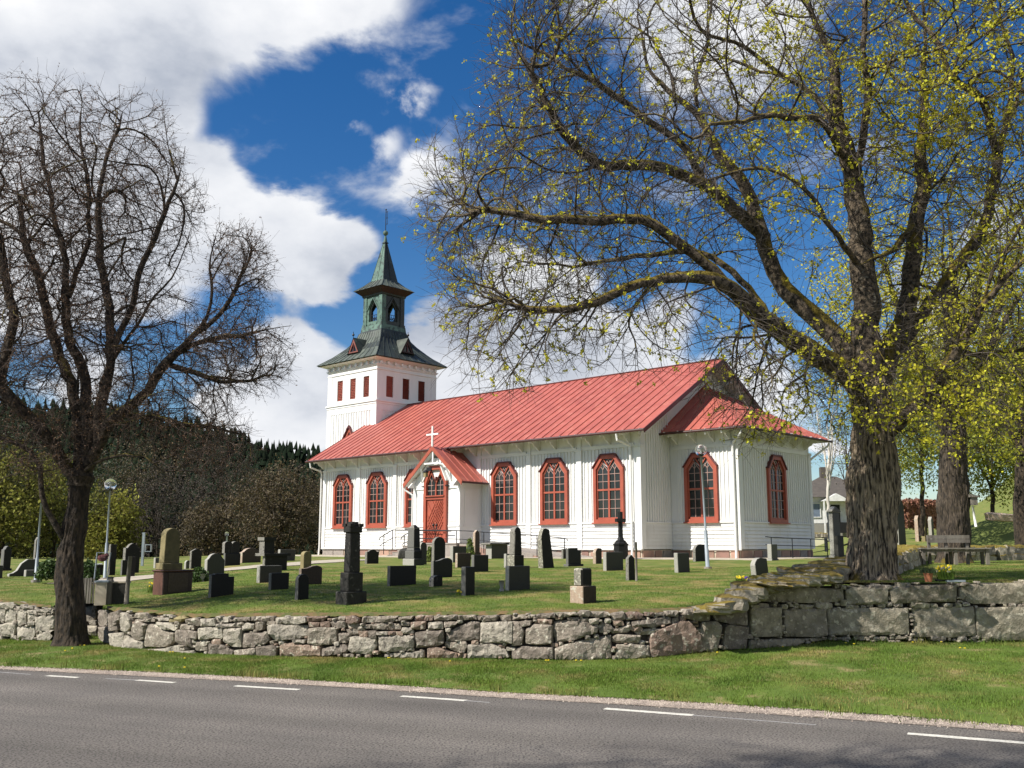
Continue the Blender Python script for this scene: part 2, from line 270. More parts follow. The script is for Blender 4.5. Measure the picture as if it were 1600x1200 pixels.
class MB:
    def __init__(s): s.v = []; s.f = []; s.m = []; s.mats = []
    def mi(s, m):
        if m not in s.mats: s.mats.append(m)
        return s.mats.index(m)
    def add(s, vs, fs, m):
        b = len(s.v); s.v += [tuple(float(c) for c in v) for v in vs]; i = s.mi(m)
        for f in fs: s.f.append(tuple(b + k for k in f)); s.m.append(i)
    def box(s, x0, x1, y0, y1, z0, z1, m):
        s.add([(x0, y0, z0), (x1, y0, z0), (x1, y1, z0), (x0, y1, z0), (x0, y0, z1), (x1, y0, z1), (x1, y1, z1), (x0, y1, z1)],
              [(0, 3, 2, 1), (4, 5, 6, 7), (0, 1, 5, 4), (1, 2, 6, 5), (2, 3, 7, 6), (3, 0, 4, 7)], m)
    def prism(s, poly, f0, f1, m):
        """poly: 2-D points, f0/f1 map a 2-D point to the two end faces"""
        n = len(poly); a = [f0(*p) for p in poly]; b = [f1(*p) for p in poly]
        s.add(a + b, [tuple(range(n))[::-1], tuple(range(n, 2 * n))] + [(i, (i + 1) % n, n + (i + 1) % n, n + i) for i in range(n)], m)
    def ring(s, po, pi, f0, f1, m):
        """frame between two polygons of equal count"""
        n = len(po); V = [f0(*p) for p in po] + [f0(*p) for p in pi] + [f1(*p) for p in po] + [f1(*p) for p in pi]; F = []
        for i in range(n):
            j = (i + 1) % n
            F += [(i, j, n + j, n + i), (2 * n + i, 3 * n + i, 3 * n + j, 2 * n + j), (i, 2 * n + i, 2 * n + j, j), (n + i, n + j, 3 * n + j, 3 * n + i)]
        s.add(V, F, m)
    def bar(s, p, q, w, h, m, up=(0, 0, 1)):
        p, q = Vector(p), Vector(q); d = (q - p).normalized(); u = d.cross(Vector(up))
        if u.length < 1e-4: u = d.cross(Vector((0, 1, 0)))
        u.normalize(); t = u.cross(d); V = []
        for c in (p, q):
            for a, b in ((-1, -1), (1, -1), (1, 1), (-1, 1)): V.append(c + u * (a * w / 2) + t * (b * h / 2))
        s.add(V, [(0, 3, 2, 1), (4, 5, 6, 7), (0, 1, 5, 4), (1, 2, 6, 5), (2, 3, 7, 6), (3, 0, 4, 7)], m)
    def tube(s, pts, rad, m, n=8, cap=True):
        pts = [Vector(p) for p in pts]; k = len(pts); rad = rad if hasattr(rad, '__len__') else [rad] * k; V = []
        ref = Vector((.31, .9, .2)) if abs((pts[-1] - pts[0]).normalized().z) > .5 else Vector((0, 0, 1))
        for i, p in enumerate(pts):
            t = (pts[min(i + 1, k - 1)] - pts[max(i - 1, 0)]).normalized(); u = t.cross(ref).normalized(); w = t.cross(u)
            for j in range(n):
                a_ = 2 * math.pi * j / n; V.append(p + (u * math.cos(a_) + w * math.sin(a_)) * rad[i])
        F = [(i * n + j, i * n + (j + 1) % n, (i + 1) * n + (j + 1) % n, (i + 1) * n + j) for i in range(k - 1) for j in range(n)]
        if cap: F += [tuple(range(n)), tuple(range((k - 1) * n, k * n))[::-1]]
        s.add(V, F, m)
    def ball(s, c, r, m, n=10, sq=(1, 1, 1)):
        V = [(c[0], c[1], c[2] - r * sq[2])]; k = n // 2
        for i in range(1, k):
            a_ = -math.pi / 2 + math.pi * i / k
            for j in range(n):
                b_ = 2 * math.pi * j / n; V.append((c[0] + r * sq[0] * math.cos(a_) * math.cos(b_), c[1] + r * sq[1] * math.cos(a_) * math.sin(b_), c[2] + r * sq[2] * math.sin(a_)))
        V.append((c[0], c[1], c[2] + r * sq[2])); F = [(0, 1 + (j + 1) % n, 1 + j) for j in range(n)]
        for i in range(k - 2):
            for j in range(n): F.append((1 + i * n + j, 1 + i * n + (j + 1) % n, 1 + (i + 1) * n + (j + 1) % n, 1 + (i + 1) * n + j))
        e_ = len(V) - 1; F += [(e_, 1 + (k - 2) * n + j, 1 + (k - 2) * n + (j + 1) % n) for j in range(n)]
        s.add(V, F, m)
    def frus(s, cx, cy, z0, z1, h0, h1, m):
        V = [(cx + a_ * h, cy + b_ * h, z) for z, h in ((z0, h0), (z1, h1)) for a_, b_ in ((-1, -1), (1, -1), (1, 1), (-1, 1))]
        s.add(V, [(0, 3, 2, 1), (4, 5, 6, 7), (0, 1, 5, 4), (1, 2, 6, 5), (2, 3, 7, 6), (3, 0, 4, 7)], m)
    def mesh(s, name, smooth=False):
        me = bpy.data.meshes.new(name); me.from_pydata(s.v, [], s.f)
        for m in s.mats: me.materials.append(m)
        if len(s.mats) > 1: me.polygons.foreach_set('material_index', s.m)
        if smooth: me.polygons.foreach_set('use_smooth', [True] * len(s.f))
        me.update(); return me
    def build(s, name, parent=None, loc=(0, 0, 0), smooth=False, **k):
        return finish(obj_from(name, s.mesh(name, smooth), parent, loc), **k)

def clone(o, parent=None, dx=None, label=None):
    c = o.copy(); COL.objects.link(c)
    if parent is not None: c.parent = parent
    if dx is not None: c.location = Vector(o.location) + Vector(dx)
    if label: c['label'] = label
    return c

def clone_tree(o, parent=None):
    c = o.copy(); COL.objects.link(c)
    if parent is not None: c.parent = parent
    for ch in list(o.children): clone_tree(ch, c)
    return c

def sstep(a, b, x):
    t = min(1., max(0., (x - a) / (b - a))); return t * t * (3 - 2 * t)

def bevel(o, w=.01, seg=1):
    m = o.modifiers.new('bevel', 'BEVEL'); m.width = w; m.segments = seg; m.limit_method = 'ANGLE'; return o

# ------------------------------------------------------------------ ground heights
# foot of the churchyard's front wall: (px, py, height of the ground there, py of the wall's top)
FOOT = [(-700, 965, 0, 925), (-400, 975, 0, 930), (0, 1000, .05, 941), (82, 1004, .05, 950), (167, 1011, .05, 951), (300, 1023, .08, 963), (430, 1027, .1, 962), (600, 1030, .12, 961),
        (750, 1030, .13, 960), (900, 1033, .15, 957), (1000, 1030, .17, 956), (1080, 1022, .22, 953), (1180, 1014, .27, 932), (1300, 1003, .33, 913), (1600, 1003, .33, 907), (2000, 1003, .33, 905), (2300, 1003, .33, 905)]
FW = [gnd(a, b, c) for a, b, c, d in FOOT]
FR = [p[0] / p[1] for p in FW]
TOPZ = [P3(f[0], f[3], p[1])[2] for f, p in zip(FOOT, FW)]
def wall_y(r):
    i = min(max(int(np.searchsorted(FR, r)) - 1, 0), len(FR) - 2); a_, b_ = FW[i], FW[i + 1]
    t = (r * a_[1] - a_[0]) / ((b_[0] - a_[0]) - r * (b_[1] - a_[1])); return a_[1] + t * (b_[1] - a_[1])
def wall_top(r): return float(np.interp(r, FR, TOPZ))
def zbase(x, y):
    r = x / max(y, 1.)
    z = float(np.interp(y, [14, 16, 20, 30, 45, 62, 90, 150], [.72, .80, .95, 1.17, 1.35, 1.32, 1.2, 1.0]))
    z -= .2 * sstep(-.24, -.40, r) * sstep(16, 22, y)
    z += .12 * sstep(.26, .36, r) * sstep(40, 18, y)
    z += max(0, y - 54) * .052 * sstep(.29, .40, r) + max(0, y - 46) * .055 * sstep(.46, .54, r)
    if y > 75: z -= (y - 75) * .03 * sstep(-.1, -.3, r)
    return z
def zlawn(x, y):
    r = x / max(y, 1.); yw = wall_y(r); t = sstep(0, 3.5, y - yw - .3)
    if r > .235: t = 1
    z = zbase(x, y) * t + (wall_top(r) - .03) * (1 - t)
    return z + .025 * noise.noise((x * .35, y * .35, 0))
def zterr(x, y): return 1.30 + .005 * (y - 17) + .02 * noise.noise((x * .5, y * .5, 3))
def ghit(px, py, zf=None):
    zf = zf or zlawn; d = ray(px, py); o = np.array([0, 0, H0]); lo = 12.; f = lambda Y: o + d * (Y / d[1])
    Y = lo
    while Y < 200:
        p = f(Y)
        if p[2] < zf(p[0], p[1]): break
        Y += .5
    a_, b_ = Y - .5, Y
    for _ in range(18):
        c = (a_ + b_) / 2; p = f(c)
        if p[2] < zf(p[0], p[1]): b_ = c
        else: a_ = c
    p = f((a_ + b_) / 2); return np.array([p[0], p[1], zf(p[0], p[1])])

# ------------------------------------------------------------------ road, shoulder, verge
def strip(name, A, B, n, m, kind='structure', zf=None, smooth=True):
    V = []; F = []
    for i, (a_, b_) in enumerate(zip(A, B)):
        for k in range(n + 1):
            t = k / n; p = a_ * (1 - t) + b_ * t
            if zf: p = np.array([p[0], p[1], zf(p, t)])
            V.append(p)
    for i in range(len(A) - 1):
        for k in range(n): q = i * (n + 1) + k; F.append((q, q + 1, q + n + 2, q + n + 1))
    F = [f[::-1] for f in F]
    o = obj_from(name, mesh_np(name, V, F, m, smooth)); o['kind'] = kind; return o
def resample(P, xs):
    P = np.array(P); return [np.array([x, np.interp(x, P[:, 0], P[:, 1]), np.interp(x, P[:, 0], P[:, 2])]) for x in xs]
EDGE = [gnd(*q) for q in [(0, 1046), (200, 1055.5), (400, 1066), (600, 1078), (800, 1091.5), (1000, 1102.5), (1200, 1116), (1400, 1130), (1600, 1145)]]
GRAS = [gnd(*q) for q in [(0, 1040), (200, 1047), (400, 1056.5), (600, 1068), (800, 1081), (1000, 1090), (1200, 1101.5), (1400, 1116), (1600, 1133)]]
def ext(P, a_, b_):
    d0 = P[0] - P[1]; d1 = P[-1] - P[-2]; d0 /= abs(d0[0]); d1 /= abs(d1[0])
    return [P[0] + d0 * a_] + P + [P[-1] + d1 * b_]
EDGE = ext(EDGE, 60, 60); GRAS = [g * .68 + e * .32 for g, e in zip(GRAS, EDGE[1:-1])]; GRAS = ext(GRAS, 60, 60)
mb = MB(); mb.box(-1500, 1500, -900, 1800, -1.2, -.6, HILLM); o = mb.build('ground', kind='structure')
xs = list(np.linspace(-60, 60, 121))
E_ = resample(EDGE, xs); B_ = [p * np.array([1, 0, 1]) + np.array([0, -14, 0]) for p in E_]
strip('road', B_, E_, 6, ASPH)
random.seed(4)
xs2 = list(np.arange(-40, 40, .12))
G_ = [p + np.array([0, random.uniform(-.05, .05) + .07 * noise.noise((p[0] * 1.5, 0, 0)), .012]) for p in resample(GRAS, xs2)]
E2 = [p + np.array([0, -.02 + .03 * noise.noise((p[0] * 3, 7, 0)), .006]) for p in resample(EDGE, xs2)]
G3 = [p + np.array([0, .25, .0]) for p in G_]
strip('gravel_shoulder', E2, G3, 3, GRAVEL)
# edge line: 1 m dashes (fresh) and the older thin ones beside them
DASH = [((73, 1056), (122, 1059), .11), ((214, 1063), (273, 1067), .11), ((368, 1072), (467, 1078), .12), ((627, 1088), (728, 1095), .12), ((945, 1107.5), (1083, 1118), .13), ((1418, 1146.5), (1640, 1164.5), .13)]
THIN = [((-20, 1049), (48, 1054), .04), ((165, 1060.5), (214, 1063), .045), ((366, 1071.5), (400, 1073), .05), ((728, 1095), (765, 1098), .04), ((1083, 1118), (1275, 1133), .035), ((560, 1083.5), (626, 1087.5), .0)]
for lst, m in ((DASH, PAINT), (THIN, PAINTW)):
    for a_, b_, w in lst:
        if w == 0: continue
        a3, b3 = gnd(*a_), gnd(*b_); d = (b3 - a3); d /= np.linalg.norm(d); nn_ = np.array([-d[1], d[0], 0]) * w / 2; k = 14; V = []
        for i in range(k + 1):
            p = a3 + (b3 - a3) * i / k + [0, 0, .004 if m is PAINT else .003]
            V += [p - nn_ * random.uniform(.88, 1.05), p + nn_ * random.uniform(.88, 1.05)]
        o = obj_from('road_marking', mesh_np('road_marking', V, [(2 * i, 2 * i + 2, 2 * i + 3, 2 * i + 1) for i in range(k)], m)); o['kind'] = 'structure'
# verge
pxs = list(range(-700, 2300, 12)); A = []; B = []
for px in pxs:
    i = [f[0] for f in FOOT]; py = float(np.interp(px, i, [f[1] for f in FOOT])); z = float(np.interp(px, i, [f[2] for f in FOOT]))
    b_ = gnd(px, py, z); r = b_[0] / b_[1]
    # gravel edge on the same ray
    g_ = None
    for q0, q1 in zip(GRAS[:-1], GRAS[1:]):
        dn = (q1[0] - q0[0]) - r * (q1[1] - q0[1]); t = (r * q0[1] - q0[0]) / dn
        if -1e-6 <= t <= 1 + 1e-6: g_ = q0 + (q1 - q0) * t
    A.append(g_ + [0, 0, .02] if g_ is not None else np.array([r * 11, 11, .02])); B.append(np.array([b_[0], b_[1], z]) * 1.0 + np.array([r, 1, 0]) * (1.9 if 60 < px < 175 else .25))
def vz(p, t): return p[2] + .05 * math.sin(t * math.pi) + .02 * noise.noise((p[0] * 1.3, p[1] * 1.3, 0)) * (1 if 0 < t < 1 else 0)
strip('verge', A, B, 14, VERGE, zf=vz)
VA, VB = A, B

# lawn sheet of the churchyard and all ground behind it
rs = list(np.linspace(-.95, .95, 230)); V = []; F = []
ys = None; K_ = 62
for r in rs:
    y0 = wall_y(r) + .22 if r < .235 else 17.2
    if -.457 < r < -.408: y0 = wall_y(r) + 1.75
    for k in range(K_ + 1):
        t = k / K_; y = y0 + (300 - y0) * (t ** 3.2)
        V.append((r * y, y, zlawn(r * y, y)))
for i in range(len(rs) - 1):
    for k in range(K_): q = i * (K_ + 1) + k; F.append((q, q + K_ + 1, q + K_ + 2, q + 1))
o = obj_from('churchyard_lawn', mesh_np('churchyard_lawn', V, F, LAWN, True)); o['kind'] = 'structure'
# dry turf lip hanging over the wall
V = []; F = []; n_ = 0
for r in np.arange(-.9, .235, .004):
    if -.457 < r < -.405: V += [(0, 0, -1)] * 3; continue
    y = wall_y(r); z = wall_top(r); w_ = .03 + .05 * noise.noise((r * 60, 0, 0)) + .05 * noise.noise((r * 300, 2, 0))
    V += [(r * (y + .5), y + .5, z + .0), (r * (y + .2), y + .2, z + .035 + .02 * noise.noise((r * 100, 1, 0))), (r * (y + .1 - w_), y + .1 - w_, z - .02 + .05 * noise.noise((r * 150, 5, 0)))]
nr = len(V) // 3
for i in range(nr - 1):
    if V[3 * i][2] == -1 or V[3 * i + 3][2] == -1: continue
    for k in range(2): F.append((3 * i + k + 1, 3 * i + k + 4, 3 * i + k + 3, 3 * i + k))
o = obj_from('turf_edge', mesh_np('turf_edge', V, F, SOIL, True)); o['kind'] = 'stuff'; o['label'] = 'dry brown turf edge along the top of the front wall'; 

# terrace (raised lawn round the big maple)
MOSSL = [(4.0, 16.1), (4.55, 16.5), (5.7, 17.9), (7.3, 20.3), (9.3, 24.5), (12.0, 30.3), (13.6, 34.5), (21, 37.5), (40, 41)]
def terr_back(r):
    for (x0, y0), (x1, y1) in zip(MOSSL[:-1], MOSSL[1:]):
        dn = (x1 - x0) - r * (y1 - y0)
        if abs(dn) < 1e-9: continue
        t = (r * y0 - x0) / dn
        if 0 <= t <= 1: return y0 + t * (y1 - y0)
    return 16.4 if r < .26 else 41
V = []; F = []; rs = list(np.linspace(.245, .97, 90)); K_ = 26
for r in rs:
    y0 = wall_y(r) + .3; y1 = max(terr_back(r) + .1, y0 + .2)
    for k in range(K_ + 1): y = y0 + (y1 - y0) * k / K_; V.append((r * y, y, zterr(r * y, y) - (.03 if k == 0 else 0)))
for i in range(len(rs) - 1):
    for k in range(K_): q = i * (K_ + 1) + k; F.append((q, q + K_ + 1, q + K_ + 2, q + 1))
o = obj_from('terrace_lawn', mesh_np('terrace_lawn', V, F, LAWN, True)); o['kind'] = 'structure'

# gravel paths
def ribbon(name, px, zf, w0, m=PATHM, off=.012):
    P = [ghit(a_, b_) for a_, b_ in px]; Q = []
    for a_, b_ in zip(P[:-1], P[1:]):
        for t in np.linspace(0, 1, 12)[:-1]: Q.append(a_ * (1 - t) + b_ * t)
    Q.append(P[-1]); V = []
    for i, p in enumerate(Q):
        d = Q[min(i + 1, len(Q) - 1)] - Q[max(i - 1, 0)]; n_ = np.array([-d[1], d[0], 0]); n_ /= np.linalg.norm(n_); ww = w0 * (1 + .1 * noise.noise((i * .5, 0, 0)))
        for s in (-1, -.4, .4, 1):
            q = p + n_ * s * ww / 2; V.append((q[0], q[1], zf(q[0], q[1]) + off + (-.01 if abs(s) == 1 else .006)))
    F = [(4 * i + k, 4 * i + k + 1, 4 * i + k + 5, 4 * i + k + 4) for i in range(len(Q) - 1) for k in range(3)]
    o = obj_from(name, mesh_np(name, V, F, m, True)); o['kind'] = 'structure'; return o
ribbon('gravel_path', [(120, 913), (172, 907), (250, 900), (350, 891), (440, 883), (500, 878.5), (560, 875)], zlawn, 1.7, off=.03)

# grass blades
def blades(name, pts, hmin, hmax, wd, label, m=BLADE):
    n = len(pts); rng_ = np.random.default_rng(3); a_ = rng_.uniform(0, 2 * np.pi, n); h = rng_.uniform(hmin, hmax, n); w = wd * rng_.uniform(.6, 1.3, n)
    lean = rng_.uniform(0, .7, n) * h; b_ = rng_.uniform(0, 2 * np.pi, n); P = np.asarray(pts)
    dx = np.stack([np.cos(a_) * w, np.sin(a_) * w, np.zeros(n)], 1); tp = np.stack([np.cos(b_) * lean, np.sin(b_) * lean, h], 1)
    V = np.stack([P - dx, P + dx, P + tp], 1).reshape(-1, 3); F = np.arange(3 * n).reshape(-1, 3)
    o = obj_from(name, mesh_np(name, V, F, m)); o['kind'] = 'stuff'; o['label'] = label; return o
rng0 = np.random.default_rng(11); pts = []
VA_, VB_ = np.array(VA), np.array(VB)
n = 260000; px = rng0.uniform(-60, 1660, n); t = rng0.uniform(-.03, 1, n); ii = (px + 700) / 12; i0 = np.clip(ii.astype(int), 0, len(VA_) - 2); fr = (ii - i0)[:, None]
a_ = VA_[i0] * (1 - fr) + VA_[i0 + 1] * fr; b_ = VB_[i0] * (1 - fr) + VB_[i0 + 1] * fr; p = a_ * (1 - t[:, None]) + b_ * t[:, None]
p[:, 2] += .05 * np.sin(t * np.pi) - .01
keep = rng0.uniform(0, 1, n) < np.clip(.30 + t * 5, 0.12, 1)
cl = np.array([noise.noise((q[0] * 1.6, q[1] * 1.6, 9)) for q in p]); keep &= (cl > -.42) | (rng0.uniform(0, 1, n) < .35)
blades('verge_grass_blades', p[keep], .018, .045, .0055, 'short green grass of the roadside verge below the wall')
n = 9000; px = rng0.uniform(-60, 1660, n); t = np.where(rng0.random(n) < .6, rng0.normal(.965, .02, n), rng0.normal(.02, .03, n)); ii = (px + 700) / 12; i0 = np.clip(ii.astype(int), 0, len(VA_) - 2); fr = (ii - i0)[:, None]
a_ = VA_[i0] * (1 - fr) + VA_[i0 + 1] * fr; b_ = VB_[i0] * (1 - fr) + VB_[i0 + 1] * fr; p = a_ * (1 - t[:, None]) + b_ * t[:, None]
cl = np.array([noise.noise((q[0] * 2.6, q[1] * 2.6, 4)) for q in p]); blades('tall_grass_tufts', p[cl > .05], .06, .14, .006, 'taller unmown grass tufts along the wall foot and road edge')
n = 330000; r = rng0.uniform(-.56, .56, n); u = rng0.uniform(0, 1, n) ** 1.35; pl = []
rr = np.linspace(-.6, .6, 400); wy = np.array([wall_y(q) for q in rr]); y0 = np.interp(r, rr, wy) + .12; y = y0 + u * 17
xx = r * y
okm = ~((r > -.457) & (r < -.408) & (y < y0 + 1.6))
tb = np.array([terr_back(q) if q > .235 else 0 for q in rr]); tbr = np.interp(r, rr, tb)
Z = np.empty(n)
for i in range(n):
    Z[i] = zterr(xx[i], y[i]) if (r[i] > .245 and y[i] < tbr[i]) else zlawn(xx[i], y[i])
blades('lawn_grass_blades', np.stack([xx, y, Z - .008], 1)[okm], .014, .032, .007, 'mown grass of the churchyard lawn')
# loose gravel grains on the shoulder
rp_ = np.random.default_rng(6); n = 26000; xg = rp_.uniform(-9, 6.5, n); ea = np.array([p[:2] for p in resample(EDGE, np.linspace(-60, 60, 600))]); ga = np.array([p[:2] for p in resample(GRAS, np.linspace(-60, 60, 600))])
ye = np.interp(xg, ea[:, 0], ea[:, 1]); yg = np.interp(xg, ga[:, 0], ga[:, 1]); tt = rp_.normal(.5, .24, n); C = np.stack([xg, ye + (yg - ye) * tt, .006 + .010 * np.clip(tt, 0, 1)], 1); sz_ = rp_.uniform(.004, .013, n)[:, None, None]
T4 = np.array([[1, 0, -.3], [-.5, .87, -.3], [-.5, -.87, -.3], [0, 0, .8]]); a_ = rp_.uniform(0, 6.28, n); rot = np.stack([np.stack([np.cos(a_), -np.sin(a_), 0 * a_], 1), np.stack([np.sin(a_), np.cos(a_), 0 * a_], 1), np.stack([0 * a_, 0 * a_, 1 + 0 * a_], 1)], 1)
V = (np.einsum('nij,kj->nki', rot, T4) * sz_ + C[:, None]).reshape(-1, 3); F = (np.arange(n)[:, None, None] * 4 + np.array([[0, 1, 3], [1, 2, 3], [2, 0, 3]])).reshape(-1, 3)
PEB = mat('gravel_grains', (.42, .345, .285), (.27, .22, .185), 3, rough=.9, irand=.5); o = obj_from('gravel_grains', mesh_np('gravel_grains', V, F, PEB)); finish(o, 'loose pinkish gravel between asphalt and grass', kind='stuff')
# dandelions in the verge
mb = MB(); random.seed(9)
for px, py in [(288, 1042), (100, 1016), (113, 1013), (130, 1008), (272, 1018), (1268, 1003), (1324, 1004), (1331, 1006), (1427, 1003), (1476, 1003), (1228, 1010), (1001, 1023), (852, 1031), (610, 1028), (250, 1040), (1120, 1019), (290, 1028), (905, 1032), (1500, 1012), (700, 1033)]:
    i = [f[0] for f in FOOT]; zz = float(np.interp(px, i, [f[2] for f in FOOT])); p = gnd(px, py, zz * .9 + .06)
    for q in range(random.choice((1, 1, 2))):
        c = p + [random.uniform(-.06, .06), random.uniform(-.05, .05), 0]; mb.ball(c, .02, YEL, 6, (1, 1, .45)); mb.bar(c - [0, 0, .08], c, .004, .004, BLADE)
mb.build('dandelions', kind='stuff', label='yellow dandelions dotted in the verge grass')

# ------------------------------------------------------------------ stone walls
def seg_hit(px, py, PL):
    r = ray(px, py); k = r[0] / r[1]; best = None
    for a_, b_ in zip(PL[:-1], PL[1:]):
        dn = (b_[0] - a_[0]) - k * (b_[1] - a_[1])
        if abs(dn) < 1e-9: continue
        t = (k * a_[1] - a_[0]) / dn
        if -.001 <= t <= 1.001 or best is None:
            y = a_[1] + t * (b_[1] - a_[1]); d = np.array([b_[0] - a_[0], b_[1] - a_[1], 0.]); d /= np.linalg.norm(d)
            best = (P3(px, py, y), np.array([d[1], -d[0], 0.]), -.001 <= t <= 1.001)
            if best[2]: return best
    return best
PL_main = [gnd(a_, b_, c) for a_, b_, c, d in FOOT if a_ >= 167]
PL_left = [gnd(a_, b_, c) for a_, b_, c, d in FOOT if a_ <= 82]
PL_niche = [gnd(88, 991, .05), gnd(152, 993, .05)]
PL_ret = [gnd(149, 993, .05), gnd(167.5, 1011.5, .05)]
def smooth_poly(P, lmax):
    # subdivide the edges and round the corners of a polygon
    P = [np.array(q, float) for q in P]; n = len(P); Q = []
    for i in range(n):
        a_, b_ = P[i], P[(i + 1) % n]; L_ = np.linalg.norm(b_ - a_); k = max(1, int(L_ / lmax)); c = min(.12, 1.3 / max(L_, 1e-6))
        for t in np.linspace(c, 1 - c, k + 1): Q.append(a_ + (b_ - a_) * t)
    return Q
SC = [0]
def rock(parent, poly, PL, m, depth=.34, bulge=.05, name='stone', gap=-.9, mb_=None):
    SC[0] += 1; sd_ = SC[0] * 7.31
    c = np.mean(poly, 0); size = np.linalg.norm(np.array(poly).max(0) - np.array(poly).min(0))
    out_ = smooth_poly([c + (np.array(p) - c) * (1 - gap / max(size * .5, 4)) for p in poly], 6.5 if size > 30 else 6)
    V = []; off = random.uniform(-.02, .025); n = len(out_); big = size > 22; tx, ty = random.uniform(-.04, .04), random.uniform(-.05, .03)
    A2 = np.array(out_); pts2 = [tuple(q) for q in out_] + [tuple(c + (q - c) * (.975 if big else .94)) for q in out_]; dep = [-.022 if big else -.016] * n + [.002] * n
    sp = max(6.5, size / 13) if big else 99
    in_ = c + (A2 - c) * .90
    def inside(x, y):
        r_ = False
        for k in range(n):
            (xa, ya), (xb, yb) = in_[k], in_[(k + 1) % n]
            if (ya > y) != (yb > y) and x < (xb - xa) * (y - ya) / (yb - ya + 1e-9) + xa: r_ = not r_
        return r_
    if big:
        x0, y0 = in_.min(0); x1, y1 = in_.max(0); yy = y0 + sp * .5
        while yy < y1:
            xx = x0 + sp * random.uniform(.2, .8)
            while xx < x1:
                q = (xx + random.uniform(-.3, .3) * sp, yy + random.uniform(-.3, .3) * sp)
                if inside(*q): pts2.append(q); dep.append(.024)
                xx += sp
            yy += sp
    if len(pts2) == 2 * n: pts2.append(tuple(c)); dep.append(.018)
    res = delaunay_2d_cdt([Vector(q) for q in pts2], [], [list(range(n))], 1, 1e-4); v2, f2, orig = res[0], res[2], res[3]
    for q, og in zip(v2, orig):
        d = dep[og[0]] if og else 0; w, nr_, _ = seg_hit(q[0], q[1], PL); e = noise.noise((w[0] * 3.1 + sd_, w[2] * 3.1, sd_)); e2 = noise.noise((w[0] * 9 + sd_, w[2] * 9, sd_)); e3 = noise.noise((w[0] * 24, w[2] * 24, sd_))
        rel = (np.array(q) - c) / max(size * .5, 1)
        V.append(w + nr_ * (d + off + e * bulge * .8 + e2 * .024 + e3 * .012 + (rel[0] * tx + rel[1] * ty) * min(size / 60, 1) * .8) + np.array([0, 0, e2 * .012]))
    m2 = len(V); F = [tuple(f) for f in f2]; bi = {og[0]: k for k, og in enumerate(orig) if og and og[0] < n}; loop = [bi[k] for k in range(n) if k in bi]; nl_ = len(loop)
    for k in loop: w, nr_, _ = seg_hit(v2[k][0], v2[k][1], PL); V.append(w - nr_ * depth)
    for k in range(nl_): F.append((loop[k], loop[(k + 1) % nl_], m2 + (k + 1) % nl_, m2 + k))
    if mb_ is not None: mb_.add(V, F, m); return
    o3 = np.array(parent.location); V = [v - o3 for v in V]
    me = bpy.data.meshes.new(name); me.from_pydata(V, [], F); me.materials.append(m); me.update()
    return obj_from(name, me, parent)

T3 = lambda s: [[(s[i] / 4 + 800, s[i + 1] / 4 + 930) for i in range(0, len(s), 2)]]
def tr(ox, oy, k, rows): return [[(ox + s[i] / k, oy + s[i + 1] / k) for i in range(0, len(s), 2)] for s in rows]
W3 = tr(800, 930, 4, [[0,165,45,168,75,230,60,310,0,315],[90,215,135,180,250,188,248,300,150,312,85,300],[255,165,350,155,480,170,535,205,530,235,400,275,270,300,255,240],
 [0,345,60,322,255,325,260,395,130,405,0,400],[270,330,400,290,620,250,622,395,500,405,270,400],[630,260,660,245,810,252,790,300,660,300,632,290],[655,310,740,305,860,315,860,385,650,405],
 [750,165,850,150,995,135,1000,180,880,200,755,195],[865,300,870,240,950,205,1060,160,1120,175,1165,230,1200,340,1180,355,1000,375,865,385],[1170,240,1190,170,1280,165,1310,190,1300,260,1285,345,1210,350],
 [1320,340,1330,200,1350,185,1480,200,1470,335],[1065,120,1080,90,1200,85,1245,110,1240,160,1180,165,1090,145],[1265,115,1340,95,1470,85,1472,190,1400,185,1280,160],[540,200,560,170,610,175,640,215,600,240,550,235],
 [620,215,740,185,745,215,720,235,630,240],[620,115,700,103,708,150,630,165],[712,110,800,105,830,120,800,150,715,158],[412,112,440,98,490,100,480,135,415,130],[490,105,600,105,615,130,540,140,490,135],
 [275,108,400,108,410,125,300,138],[150,120,270,112,270,140,155,145],[480,150,545,145,540,180,490,182],[425,145,475,140,478,170,430,168],[345,138,415,138,420,160,350,155],[160,150,250,150,245,180,170,178],
 [765,225,860,210,930,210,905,240,790,250],[840,108,890,108,888,130,842,130],[960,100,1040,98,1035,135,965,128],[1005,145,1040,140,1045,165,1010,180],[0,125,140,122,145,140,0,155],[45,165,120,160,115,190,60,195],[900,112,950,110,950,128,905,130]])
